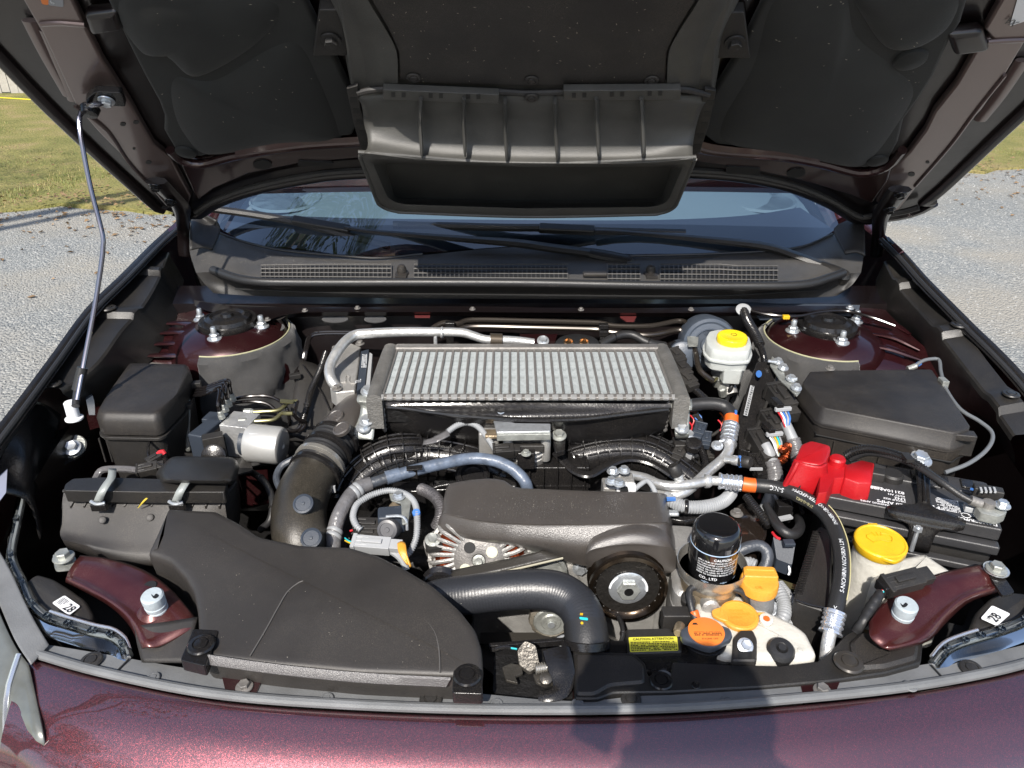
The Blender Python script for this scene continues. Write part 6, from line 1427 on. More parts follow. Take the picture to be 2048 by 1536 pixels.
# =================== right side of the bay ===============================
# ---- brake booster, master cylinder, reservoir ------------------------------
bb = T("brake_booster", "large round slate grey brake booster disc behind the fluid reservoir", "brake booster", P(1423, 684, 1.02))
bc = P(1420, 690, 1.035); ba = Vector((-.10, -1, .30)).normalized()
mk("booster_drum", lathe([(.055, -.09), (.058, -.02), (.054, -.004), (.048, 0), (.044, -.003), (.020, -.002), (.018, .004), (0, .004)], bc, ba, n=52), navy if False else mat("slate_paint", (.06, .075, .10), .38, bump=.3, bscale=400, dust=.2), bb)
mk("pressed_ring", lathe([(.030, -.0015), (.032, .0012), (.034, -.0015)], bc, ba, n=40), MATS["slate_paint"], bb)
mk("mount_flange", prism(rpoly(PS([(1372, 648), (1398, 640), (1396, 690), (1376, 690)], 1.05), .004), .004), zinc_o, bb)
mk("lower_drum", lathe([(.028, -.05), (.030, 0), (.024, .004), (0, .004)], P(1366, 712, 1.02), ba, n=32), MATS["slate_paint"], bb)
mc = T("master_cylinder", "cast aluminium brake master cylinder under the white reservoir", "brake cylinder", P(1450, 760, .99))
mk("cylinder_body", tube([P(1440, 738, 1.0), P(1452, 762, .985), P(1462, 790, .965)], [.020, .018, .014], 20), alu_c, mc)
for a, b, z in ((1432, 756, .995), (1444, 776, .985), (1462, 752, 1.0)): mk("port", lathe([(.0085, -.02), (.009, 0), (.006, .003), (0, .003)], P(a, b, z), (-.3, -.3, 1), n=12), zinc_o, mc, flat=True)
mk("outlet_line", tube([P(1395, 735, 1.02), P(1408, 752, 1.01), P(1424, 762, 1.0), P(1434, 757, 1.0)], .0034, 8), olive, mc)
br = T("brake_reservoir", "milky white brake fluid reservoir with a yellow screw cap", "fluid reservoir", P(1458, 700, 1.05))
up_ = [(1411, 676), (1418, 664), (1440, 660), (1478, 664), (1500, 676), (1504, 692), (1498, 706), (1462, 708), (1424, 702), (1412, 690)]
mk("upper_tank", slab(rpoly(PS(up_, 1.066), .006, 2), [(-.006, .003), (-.002, .002), (0, -.002), (0, -.016), (.0035, -.018), (.0035, -.022), (-.001, -.024), (-.002, -.040), (-.010, -.046)]), wht2, br)
mk("lower_tank", slab(rpoly(PS([(1440, 728), (1448, 716), (1484, 716), (1492, 728), (1484, 742), (1448, 740)], 1.03), .004, 2), [(0, 0), (-.002, -.03), (-.008, -.034)]), wht2, br)
mk("level_sensor", box(P(1471, 750, 1.005), (.020, .018, .014)), gry_p, br, bevel=.002)
mk("sensor_lead", tube([P(1470, 756, 1.0), P(1462, 775, .985), P(1455, 795, .96), P(1450, 815, .94)], .0045, 10), rub, br)
cc_ = P(1463, 684, 1.068)
cap = mk("cap", lathe([(.0285, 0), (.0290, .002), (.0290, .0125), (.0275, .0145), (.0235, .0150), (.021, .0138), (0, .0142)], cc_, (0, -.03, 1), n=64, wob=lambda an, j: 1 + (.022 if j in (1, 2) and math.sin(an * 16) > 0 else 0)), yel_b, br, angle=50)
mk("cap_collar", lathe([(.026, -.008), (.0295, -.006), (.0295, -.001), (.026, 0)], cc_, (0, 0, 1), n=40), wht2, br)
mk("cap_symbol", tube([cc_ + Vector((.006 * math.cos(k * .524) + .004, .006 * math.sin(k * .524) + .004, .0149)) for k in range(13)], .0005, 5), ink, cap)
for k in range(5): mk("cap_text", tube([cc_ + Vector((-.016 + .001 * k, .006 - .004 * k, .0147)), cc_ + Vector((-.002 + .003 * (k % 2), .004 - .004 * k, .0147))], .00035, 4), mat("raised_yellow" + str(k), (.55, .38, .01), .4), cap)
lq = [P(1448, 711, 1.048), P(1493, 713, 1.048), P(1492, 723, 1.040), P(1449, 721, 1.040)]
lbx = plate("white_sticker", [q + Vector((0, -.006, 0)) for q in lq], lab_w, br)
text("GT", br, P(1479, 721, 1.043) + Vector((0, -.0085, 0)), (1, 0, 0), Vector((0, .3, 1)), .0088, ink, bold=.02)
prints(br, lq[0] + Vector((.014, -.0078, 0)), lq[0] + Vector((.026, -.0078, 0)), lq[3] + Vector((.014, -.0078, 0)), 3, ink, seed=9)
prints(br, lq[0] + Vector((.002, -.0078, 0)), lq[0] + Vector((.009, -.0078, 0)), lq[3] + Vector((.002, -.0078, 0)), 4, ink, seed=10)
# ---- black sleeve cable and windscreen gutter line -----------------------------
sv = T("sleeved_cable", "black ribbed cable sleeve with a pale grommet left of the red tower", "cable sleeve", P(1505, 660, 1.05))
mk("grommet", lathe([(.015, -.006), (.0165, 0), (.0125, .002)], P(1487, 619, 1.066), (-.1, -.6, 1), n=24), gry_p, sv)
mk("sleeve", tube([P(1486, 618, 1.06), P(1494, 640, 1.062), P(1510, 668, 1.055), P(1520, 690, 1.045)], .0098, 14, corr=(.005, .0014)), blk_g, sv)
mk("thin_sleeve", tube([P(1519, 688, 1.046), P(1527, 712, 1.03), P(1530, 735, 1.01)], .0065, 12, corr=(.004, .001)), blk_g, sv)
wc = T("washer_line", "thin black hose with a yellow clip running past the back of the right tower", "thin hose", P(1600, 625, 1.06))
mk("line", tube([P(1502, 621, 1.072), P(1528, 628, 1.07), P(1565, 632, 1.07), P(1600, 632, 1.07), P(1640, 624, 1.072), P(1690, 622, 1.072), P(1740, 634, 1.07), P(1790, 652, 1.06)], .0036, 10, .01), blk_line, wc)
mk("yellow_clip", box(P(1572, 634, 1.073), (.014, .009, .008)), yel, wc, bevel=.001)
gu = mk("gutter_sheet", loft([[P(*p) for p in r] for r in ([(1478, 603, 1.062), (1560, 607, 1.062), (1640, 608, 1.062), (1720, 610, 1.06)], [(1500, 618, 1.055), (1560, 625, 1.05), (1640, 622, 1.052), (1718, 622, 1.05)], [(1520, 640, 1.03), (1580, 640, 1.03), (1640, 630, 1.04), (1720, 634, 1.04)])], 12, 8), navy, car)
bolt(car, P(1700, 617, 1.062), s=1.0)
mk("gutter_sheet", loft([[P(*p) for p in r] for r in ([(388, 600, 1.062), (440, 608, 1.06), (520, 612, 1.06), (600, 616, 1.058)], [(390, 612, 1.058), (440, 628, 1.052), (500, 640, 1.05), (560, 640, 1.05)])], 12, 6), blk_m, car)
# ---- big black fuse/relay box --------------------------------------------------
bf = T("relay_box", "large black box with a flat trapezoid lid in front of the right tower", "relay box", P(1760, 840, .98))
BL = [(1620, 744), (1700, 741), (1858, 739), (1866, 742), (1940, 852), (1938, 858), (1914, 866), (1905, 867), (1652, 818), (1640, 812), (1606, 772), (1606, 764)]
mk("lid", slab(PS(BL, 1.045), [(-.004, .0015), (-.0015, .001), (0, -.001), (.0015, -.024), (.004, -.026), (.004, -.032)]), blk_t, bf, angle=60)
mk("box_body", slab([p + Vector((0, 0, -.031)) for p in PS(BL, 1.045)], [(.0035, 0), (.004, -.004), (.0015, -.005), (.001, -.11), (-.002, -.12)]), mat("box_plastic", (.024, .021, .019), .40, bump=.6, bscale=900, dust=.3, rvar=.08), bf, angle=60)
bo_ = [P(*q, 1.045) for q in ((1606, 772), (1640, 813), (1652, 818), (1905, 867), (1914, 866), (1940, 856))]
mk("seam", tube([p + Vector((.001, -.0045, -.052)) for p in bo_], .0014, 6, .02), ink, bf)
for k in range(5): mk("body_rib", box(bo_[2].lerp(bo_[3], .12 + .19 * k) + Vector((0, -.004, -.085)), (.003, .004, .055)), MATS["box_plastic"] if "box_plastic" in MATS else blk_m, bf)
lt = mk("latch", box(P(1926, 886, 1.015), (.030, .020, .040), x=(1, -.2, 0)), blk_m, bf, bevel=.002)
mk("latch_cap", box(P(1924, 872, 1.036), (.036, .016, .012), x=(1, -.2, 0)), blk_t, lt, bevel=.002)
mk("latch", box(P(1604, 800, 1.01), (.012, .024, .05)), blk_m, bf, bevel=.002)
mk("scuff", prism(PS([(1812, 898), (1830, 901), (1828, 905), (1811, 902)], .998), .0004), gry_p, bf, flat=True) if False else None
bolt(bf, P(1838, 914, .995), (0, -.2, 1), 1.5)
bolt(bf, P(1660, 738, 1.05), s=1.0, m=alu_m)
# ---- control unit on its bracket with plugs ------------------------------------
ecu = T("control_unit", "tall black control unit leaning on its bracket, with a white barcode strip", "control unit", P(1515, 800, .99))
EC = [P(1514, 723, 1.05), P(1546, 722, 1.05), P(1562, 742, 1.045), P(1530, 826, 1.00), P(1500, 905, .96), P(1478, 898, .96), P(1476, 838, .99), P(1496, 770, 1.03)]
mk("unit_case", prism(rpoly(EC, .003, 2), .035), blk_g, ecu, bevel=.002)
ll = [P(1500, 772, 1.031), P(1508, 774, 1.031), P(1494, 834, .998), P(1486, 832, .998)]
plate("label_strip", [p + Vector((0, -.002, .003)) for p in ll], gry_p, ecu, r=.001)
prints(ecu, ll[0] + Vector((.002, -.003, .005)), ll[1] + Vector((-.001, -.003, .005)), ll[3] + Vector((.001, -.003, .005)), 14, ink, seed=3, fill=.8)
mk("oval_mark", prism(spoly([P(1517 + 6 * math.cos(k * .785), 750 + 7 * math.sin(k * .785), 1.0445) + Vector((0, -.001, .003)) for k in range(8)], 3), .0004), bluep, ecu, flat=True)
mk("case_ridge", tube([P(1556, 748, 1.042), P(1540, 790, 1.02), P(1516, 850, .99), P(1496, 900, .965)], .003, 6, .02), blk_m, ecu)
cb_ = mk("stay_bracket", prism(rpoly(PS([(1544, 712), (1566, 730), (1570, 752), (1588, 760), (1602, 782), (1594, 792), (1576, 774), (1560, 760), (1540, 730)], 1.052), .003), .003), zinc_o, ecu, bevel=.0006)
for a, b in ((1556, 724), (1566, 736), (1582, 758), (1592, 776)): bolt(ecu, P(a, b, 1.056), (.1, -.3, 1), 1.15, zinc)
for a, b in ((1545, 718), (1585, 752)): mk("stud", tube([P(a - 8, b + 4, 1.058), P(a + 10, b + 6, 1.06)], .0035, 8), zinc, ecu)
# plugs
for lab_, cx, cy, z, sc__, wires in (("upper black multi-pin plug with red, white and blue wires beside the control unit", 1562, 800, 1.025, (.055, .034, .03), ((redw), lab_w, bluep, gry_p, bluep)),
                          ("middle black multi-pin plug with pale clip and thin wires beside the control unit", 1545, 850, .995, (.048, .030, .028), (lab_w, gry_p, yel, cyanp, loomg))):
    cn = T("multi_pin_plug", lab_, "connector", P(cx, cy, z), "plugs beside the control unit")
    ax1 = Vector((.25, -1, -.35)).normalized()
    connector(cn, P(cx, cy, z), ax1, sc__, blk_m)
    mk("lever", box(P(cx + 6, cy - 14, z + .012), (.036, .010, .012), x=(1, .2, 0)), blk_g, cn, bevel=.001)
    mk("lever", box(P(cx - 8, cy + 6, z + .012), (.012, .028, .010), x=(1, .2, 0)), blk_g, cn, bevel=.001)
    mk("pale_clip", box(P(cx + 4, cy + 18, z + .006), (.030, .007, .007), x=(1, .15, 0)), gry_p, cn, bevel=.001)
    for k, m_ in enumerate(wires):
        a = P(cx - 6 + 5 * k, cy + 24, z); mk("wire", tube([a, P(cx + 2 + 4 * k, cy + 36, z - .004), P(cx + 6 + 2.5 * k, cy + 48, z - .012), P(cx + 12, cy + 62, z - .025)], .0017, 6), m_, cn)
h1 = T("taped_harness", "grey taped wire harness bending down beside the upper plug", "wiring harness", P(1580, 870, 1.0))
mk("bundle", tube([P(1570, 844, 1.01), P(1578, 862, 1.0), P(1588, 885, .985), P(1596, 905, .97), P(1600, 930, .95)], [.0085, .0095, .010, .011, .011], 14), loomg, h1)
mk("cloth_tape", tube([P(1586, 878, .99), P(1594, 905, .972), P(1598, 935, .95)], .0122, 14, corr=(.006, .0007)), tape_g, h1)
h2 = T("taped_harness", "long grey taped wire harness falling between control unit and red cover", "wiring harness", P(1545, 930, .95))
mk("bundle", tube([P(1530, 888, .985), P(1538, 905, .975), P(1545, 930, .955), P(1552, 960, .935), P(1540, 1000, .91), P(1520, 1040, .88)], [.0085, .011, .012, .012, .012, .011], 14), loomg, h2)
mk("cloth_tape", tube([P(1543, 922, .962), P(1550, 952, .942), P(1546, 985, .92)], .0138, 14, corr=(.006, .0007)), tape_g, h2)
cpw = T("copper_lead", "bare copper coloured lead end beside the grey taped harness", "wire", P(1565, 905, .97))
mk("copper_end", tube([P(1556, 890, .98), P(1566, 900, .985), P(1576, 893, .985), P(1570, 915, .97), P(1560, 922, .96)], .0062, 10, corr=(.004, .002)), copper, cpw)
plug3 = T("black_lever_plug", "black lever plug clipped between the intercooler and the brake booster", "connector", P(1365, 740, 1.03))
for k, (a, b) in enumerate(((1350, 712), (1362, 738), (1374, 762))):
    connector(plug3, P(a, b, 1.04 - .012 * k), (.45, -1, -.2), (.030, .030, .018), blk_m)
mk("sleeve", tube([P(1378, 768, 1.015), P(1396, 785, 1.0), P(1412, 800, .985), P(1425, 815, .96)], .007, 12, corr=(.004, .001)), blk_g, plug3)
mk("lead", tube([P(1345, 700, 1.04), P(1338, 690, 1.04), P(1350, 684, 1.035)], .003, 8), blk_g, plug3)
misc = T("dark_sensor_plugs", "cluster of slate plugs and thin wires under the silver hose fitting", "connectors", P(1405, 860, .98))
for a, b, z, s, m_ in ((1398, 862, .985, .028, navy), (1412, 878, .975, .024, navy), (1395, 840, .99, .018, blk_m), (1388, 900, .96, .024, gry_p), (1420, 905, .955, .02, blk_m), (1360, 905, .96, .03, blk_m)):
    connector(misc, P(a, b, z), (random.uniform(-1, 1), -1, -.3), (s, s * .7, s * .6), m_)
for a, b, m_ in ((1380, 830, redw), (1395, 826, bluep), (1436, 840, redw), (1440, 826, org), (1390, 836, bluep)): mk("wire", tube([P(a, b, .995), P(a + 8, b + 10, .99), P(a + 4, b + 22, .98)], .0014, 6), m_, misc)
for a, b in ((1434, 892), (1378, 870)): bolt(misc, P(a, b, .985), (0, -.4, 1), 1.2)
plug4 = T("lower_multi_pin_plug", "lowest black multi-pin plug below the control unit", "connector", P(1522, 895, .97))
connector(plug4, P(1520, 888, .975), (.2, -1, -.3), (.05, .030, .026)); connector(plug4, P(1514, 930, .955), (.1, -1, -.3), (.034, .022, .02), blk_g)
mk("clip_edge", box(P(1512, 938, .962), (.022, .004, .004)), gry_p, plug4)
# ---- refrigerant pipes and hose ---------------------------------------------------
ar = T("refrigerant_hose", "black rubber hose with an orange band leaving the intercooler's end towards a silver crimp", "hose", P(1440, 810, 1.0))
mk("hose_run", tube([P(1372, 812, 1.02), P(1400, 808, 1.022), P(1432, 808, 1.022), P(1452, 815, 1.018), P(1462, 832, 1.01), P(1462, 850, 1.0)], .0115, 20, .006), rub, ar)
mk("blue_tick", box(P(1471, 826, 1.02), (.004, .004, .010)), bluep, ar)
mk("orange_band", tube([P(1463, 832, 1.010), P(1462, 850, 1.0)], .0125, 22, .004), org, ar)
def crimp(par, a, b, r):
    a, b = Vector(a), Vector(b); L_ = (b - a).length; pr_ = [(r * .75, 0), (r * 1.12, .001), (r * 1.12, L_ * .12), (r, L_ * .16)]
    for k in range(3): t = L_ * (.2 + .2 * k); pr_ += [(r * 1.10, t), (r * 1.12, t + L_ * .04), (r * 1.10, t + L_ * .08), (r * .98, t + L_ * .11), (r * .98, t + L_ * .16)]
    pr_ += [(r * 1.05, L_ * .86), (r * 1.16, L_ * .9), (r * 1.16, L_ * .98), (r * .7, L_)]
    return mk("crimp_sleeve", lathe(pr_, a, b - a, n=32, wob=lambda an, j: 1 + .02 * math.sin(an * 8)), chrome, par)
crimp(ar, P(1462, 850, 1.0), P(1455, 890, .985), .0135)
rp_ = T("refrigerant_pipes", "crossing bright aluminium refrigerant pipes behind the oil filter", "metal pipes", P(1400, 960, .97))
mk("pipe", tube([P(1456, 884, .988), P(1458, 900, .982), P(1446, 918, .976), P(1420, 940, .974), P(1396, 962, .972), P(1372, 982, .970), P(1345, 992, .966), P(1325, 990, .962), P(1308, 982, .958)], .0090, 18, .005), alu, rp_)
mk("pipe", tube([P(1440, 962, .984), P(1415, 962, .984), P(1385, 968, .984), P(1350, 972, .984), P(1318, 968, .982), P(1290, 956, .978), P(1262, 950, .972)], .0078, 18, .005), alu, rp_)
mk("pipe_fitting", lathe([(.0115, 0), (.0115, .006), (.009, .010)], P(1410, 962, .984), (1, 0, 0), n=20), alu, rp_)
for a, b, c_, d_, m_ in ((1452, 918, 1492, 924, alu), (1362, 966, 1350, 940, alu)):
    s0, s1 = P(a, b, .984), P(c_, d_, .995 if a > 1400 else 1.006); v = (s1 - s0)
    mk("service_port", lathe([(.0070, 0), (.0070, v.length * .35), (.0085, v.length * .36), (.0085, v.length * .6), (.006, v.length * .62), (.006, v.length)], s0, v, n=18), alu, rp_)
    mk("port_cap", lathe([(.0095, -.010), (.0102, -.008), (.0102, .006), (.008, .009), (0, .009)], s1, v, n=10), blk_m, rp_)
mk("cap_ring", lathe([(.0105, -.002), (.0105, .002), (.009, .003)], P(1480, 923, .992), (1, 0, .1), n=16), bluep, rp_)
cmp_ = T("compressor_fitting", "cast aluminium fitting block with bolts rising behind the engine cover", "pipe fitting", P(1240, 965, .98))
for a, b, z, sx, sy, sz in ((1222, 970, .985, .028, .03, .03), (1246, 962, .99, .034, .03, .035), (1232, 950, .995, .016, .018, .03), (1250, 972, .985, .03, .02, .02)):
    mk("block", box(P(a, b, z) - Vector((0, 0, .01)), (sx, sy, sz)), alu_c, cmp_, bevel=.003)
for a, b in ((1226, 944), (1248, 942), (1222, 964), (1238, 968)): bolt(cmp_, P(a, b, 1.010), s=1.15)
mk("label_block", box(P(1252, 977, .993), (.030, .012, .014)), lab_w, cmp_, bevel=.001)
mk("black_mark", box(P(1248, 980, .998), (.012, .011, .006)), ink, cmp_)
mk("grey_lead", tube([P(1268, 980, .99), P(1282, 968, .995), P(1295, 962, .996), P(1306, 975, .992), P(1312, 990, .985)], .0040, 10), loomg, cmp_)
mh = T("main_refrigerant_hose", "black hose with an orange band and white print arching round the battery side", "hose", P(1660, 1060, .97))
hosep = [P(1478, 966, .985), P(1500, 970, .985), P(1525, 972, .985), P(1555, 976, .987), P(1593, 989, .99), P(1630, 1010, .99), P(1658, 1038, .988), P(1676, 1078, .983), P(1683, 1118, .977), P(1682, 1160, .97), P(1676, 1195, .962), P(1670, 1225, .953)]
mk("hose_run", tube(hosep, .0112, 24, .006), rub, mh)
mk("orange_band", tube([P(1486, 968, .985), P(1498, 970, .985), P(1510, 971, .985)], .0118, 24, .004), org, mh)
crimp(mh, P(1484, 967, .985), P(1436, 962, .984), .0120)
crimp(mh, P(1671, 1222, .954), P(1660, 1268, .935), .0132)
mk("end_pipe", tube([P(1661, 1262, .938), P(1655, 1290, .925), P(1650, 1330, .90)], .0085, 16), alu, mh)
hpth, htot = cat_path(hosep, n=300); hfr = frames(hpth); VW = Vector((0, 0, H))
def hosefn(s0, side, r=.01145):
    def fn(u, w):
        s = (s0 + u) / htot * 300; i = max(0, min(299, int(s))); f = s - i; c = hpth[i].lerp(hpth[i + 1], f); t = hfr[i][0]
        v = (VW - c).normalized(); v = (v - t * v.dot(t)).normalized(); b = v.cross(t)
        an = (w - side) / r; return c + v * (math.cos(an) * r) + b * (-math.sin(an) * r) * -1
    return fn
text("S-NIC", mh, None, (1, 0, 0), (0, 1, 0), .0105, ink_w, fn=lambda u, w, f=hosefn(.048, .002): f(.022 - u + .004, -w + .004))
text("INNER>IIR<OUTER>EPDM<", mh, None, (1, 0, 0), (0, 1, 0), .0078, ink_w, fn=lambda u, w, f=hosefn(.075, .002): f(.105 - u, -w + .010))
text("27-D-G-DE2", mh, None, (1, 0, 0), (0, 1, 0), .0064, ink_y, fn=lambda u, w, f=hosefn(.075, .002): f(.055 - u, -w - .001))
text("S-NICHIRIN NICHIRIN LIM", mh, None, (1, 0, 0), (0, 1, 0), .0080, ink_w, fn=lambda u, w, f=hosefn(.185, .002): f(.115 - u, -w + .008))
text("<OUTER>EPDM<", mh, None, (1, 0, 0), (0, 1, 0), .0088, ink_w, fn=lambda u, w, f=hosefn(.325, .002): f(.062 - u, -w + .004))
mk("yellow_stripe", tube([hpth[i] + (hfr[i][0].cross((VW - hpth[i]).normalized())).normalized() * -.0108 + Vector((0, 0, .003)) for i in range(130, 290, 8)], .0008, 5), ink_y, mh)
gc2 = T("grey_corrugated_conduit", "fat grey ribbed conduit curving behind the oil filter", "wiring conduit", P(1400, 1012, .96))
mk("conduit", tube([P(1330, 994, .965), P(1350, 1006, .965), P(1376, 1014, .965), P(1412, 1013, .962), P(1444, 1004, .958), P(1462, 986, .955), P(1466, 965, .945)], .0100, 18, corr=(.0042, .0013)), loomg, gc2)
mk("black_tie", lathe([(.0112, -.003), (.0118, -.002), (.0118, .002), (.0112, .003)], P(1372, 1013, .965), (1, -.12, 0), n=24), blk_g, gc2)
mk("blue_tag", box(P(1342, 998, .976), (.014, .006, .004)), bluep, gc2)
mk("silver_clip", box(P(1346, 1026, .955), (.018, .012, .006)), zinc, gc2, bevel=.002)
# ---- oil filter in its catch cup ------------------------------------------------------
of = T("oil_filter", "glossy black spin-on oil filter with white caution print", "oil filter", P(1422, 1136, .962))
oc = P(1422, 1138, .962); OR = .0335
mk("can", lathe([(OR * .96, 0), (OR, .004), (OR, .066), (OR * .985, .069), (OR * .96, .073), (OR * .88, .0775), (OR * .80, .0790), (OR * .75, .0782), (0, .0790)], oc, n=64, wob=lambda an, j: (1 - .012 * max(0, math.cos(an * 14)) if j in (3, 4) else 1)), mat("black_enamel", (.008, .008, .009), .12, coat=1.0, rvar=.04, dust=.04), of, angle=50)
mk("white_line", lathe([(OR + .0002, 0), (OR + .0004, .0003), (OR + .0004, .0012), (OR + .0002, .0015)], oc + Vector((0, 0, .050)), n=64), mat("pale_blue_ink", (.38, .50, .66), .4), of)
def canfn(a0, z0):
    return lambda u, w: oc + Vector((math.sin((u + a0) / OR) * (OR + .0004), -math.cos((u + a0) / OR) * (OR + .0004), z0 + w))
ci = MATS["pale_blue_ink"]
text("CAUTION", of, None, 0, 0, .0055, ci, fn=canfn(-.010, .0425), bold=.015) if False else None
def ctext(s, a0, z0, size, m_, bold=0.0):
    return text(s, of, None, (1, 0, 0), (0, 1, 0), size, m_, fn=canfn(a0, z0), bold=bold)
ctext("CAUTION", -.009, .0420, .0056, lab_w, .02)
for k, s in enumerate(("APPLY FILM OF ENGINE OIL ON GASKET AND TIGHTEN", "2/3 TURN AFTER CONTACT GASKET", "TIGHTENING TORQUE : 13-15 N-m", "CHECK OIL LEAK AFTER START ENGINE.", "CHECK OIL LEVEL TO ADJUST LEVEL.", "REFER TO OWNER'S MANUAL FOR REPLACE INTERVAL")):
    ctext(s, -.031, .0375 - .0042 * k, .0034, lab_w, .01)
ctext("CO., LTD", -.026, .0085, .0062, lab_w, .015)
for a0 in (-.022, .004, .026):
    ctext("~o~", a0, .0025, .006, ci, .02)
mk("gold_patch", loft([[canfn(a, z)(0, 0) for z in (.010, .045)] for a in (.026, .029, .032)]), mat("gold_ink", (.55, .32, .10), .35, .5), of)
mk("stamp_mark", loft([[canfn(a, z)(0, 0) for z in (.053, .061)] for a in (.004, .008, .013)]), mat("stamp_gloss", (.05, .05, .055), .08, coat=1), of)
cup = T("filter_cup", "stainless steel catch cup round the foot of the oil filter on its gold tinted base", "metal cup", oc + Vector((0, 0, -.03)))
mk("cup_wall", lathe([(.036, -.004), (.044, .0), (.0465, .006), (.0475, .016), (.0485, .0165), (.0480, .006), (.045, -.004), (.040, -.012), (.038, -.016)], oc + Vector((0, 0, -.002)), n=64), steel, cup)
mk("cup_floor", lathe([(.045, 0), (0, 0)], oc + Vector((0, 0, -.0015)), n=40), steel, cup)
mk("gold_base", lathe([(.040, -.012), (.041, -.020), (.038, -.024), (.040, -.030), (.041, -.048), (.038, -.052), (.036, -.09)], oc, n=48, wob=lambda an, j: 1 + .02 * math.sin(an * 4)), rustm, cup)
mk("base_port", lathe([(.012, -.01), (.012, .012), (.008, .015), (0, .015)], oc + Vector((-.008, -.036, -.030)), (0, -1, .2), n=20), alu_c, cup)
mk("base_collar", lathe([(.050, -.075), (.052, -.060), (.048, -.055), (.040, -.053)], oc, n=48), alu_c, cup)
# ---- oil filler ------------------------------------------------------------------------
ofc = T("oil_filler", "orange yellow oil filler cap with a raised grip on its grey neck", "filler cap", P(1518, 1200, .92))
fc = P(1519, 1163, .965); fr_ = .0262
mk("neck", tube([fc + Vector((0, 0, -.012)), P(1518, 1215, .915), P(1510, 1250, .86)], [.021, .020, .019], 24), mat("neck_grey", (.22, .22, .22), .5, .3, bump=.6, bscale=300), ofc)
cp = mk("cap", lathe([(fr_ * .93, -.013), (fr_, -.011), (fr_, .000), (fr_ * .94, .004), (fr_ * .8, .0052), (0, .0052)], fc, (0, -.06, 1), n=48), ory, ofc)
mk("grip", slab(rpoly([fc + Vector(v) for v in ((-.023, -.002, .010), (.024, -.004, .010), (.024, .016, .011), (-.019, .018, .011))], .003, 3), [(-.0015, .0012), (0, 0), (.0005, -.008), (.001, -.014)]), ory, cp)
mk("grip_step", prism(rpoly([fc + Vector(v) for v in ((-.018, .009, .0135), (.022, .007, .0135), (.022, .015, .0135), (-.017, .017, .0135))], .002, 2), .005), ory, cp, bevel=.001)
text("OIL", ofc, fc + Vector((-.012, -.020, .0056)), (1, 0, 0), (0, 1, 0), .007, mat("raised_orange", (.62, .25, .02), .45), thick=.0002)
# ---- coolant tank ------------------------------------------------------------------------
ct = T("coolant_tank", "milky white coolant overflow tank with orange yellow flip cap", "coolant tank", P(1480, 1250, .90))
CT = [(1393, 1194), (1404, 1188), (1440, 1190), (1484, 1194), (1506, 1203), (1536, 1226), (1584, 1248), (1612, 1268), (1634, 1312), (1620, 1322), (1540, 1322), (1450, 1318), (1400, 1300), (1388, 1250)]
mk("tank_body", slab(rpoly(PS(CT, .925), .006, 3), [(-.010, .005), (-.006, .0045), (-.002, .002), (0, -.003), (0, -.10)]), wht, ct, angle=60)
cc2 = P(1452, 1237, .9345) ; cc2 = P(1478, 1232, .9345)
cpp = mk("cap", lathe([(.0252, -.004), (.0262, -.002), (.0262, .002), (.0248, .0038), (.0215, .0042), (.020, .0034), (0, .0038)], cc2, (0, -.05, 1), n=48), ory, ct)
mk("cap_tab", slab(spoly([cc2 + Vector(v) for v in ((-.018, -.012, .003), (-.034, -.004, .003), (-.036, .006, .003), (-.026, .012, .003), (-.016, .012, .003))], 4), [(-.001, .0008), (0, 0), (0, -.004)]), ory, cpp)
mk("tether", tube([cc2 + Vector((.024, .004, 0)), cc2 + Vector((.036, .002, .001)), P(1531, 1238, .936)], .0022, 8), ory, ct)
mk("tether_boss", lathe([(.009, -.006), (.009, .003), (.005, .004), (.004, .0015), (0, .0015)], P(1532, 1240, .934), (0, -.2, 1), n=20), wht, ct)
mk("tether_pin", lathe([(.0042, 0), (.0042, .004), (0, .004)], P(1532, 1240, .9345), (0, -.2, 1), n=12), org, ct)
for k, s in enumerate(("ENGINE", "COOLANT", "ONLY")): text(s, ct, cc2 + Vector((-.013, .004 - .006 * k, .0042)), (1, 0, 0), (0, 1, 0), .0056, MATS["raised_orange"], thick=.0002)
ph_ = T("overflow_hose", "bent black overflow hose arching over the white coolant tank", "hose", P(1440, 1176, .95))
mk("hose_run", tube([P(1392, 1240, .935), P(1386, 1226, .94), P(1380, 1200, .95), P(1379, 1182, .955), P(1390, 1174, .958), P(1430, 1176, .958), P(1466, 1178, .958), P(1484, 1184, .954), P(1493, 1196, .945), P(1496, 1206, .935)], .0048, 14, .004), rub, ph_)
mk("orange_clamp", lathe([(.0055, -.006), (.0062, -.005), (.0062, .005), (.0055, .006)], P(1390, 1230, .938), (.2, -.5, -.6), n=18), org, ph_)
mk("black_knob", lathe([(.010, -.02), (.012, -.01), (.011, .002), (.007, .006), (0, .006)], P(1378, 1196, .93), (-.2, -.3, 1), n=20), blk_m, ph_)
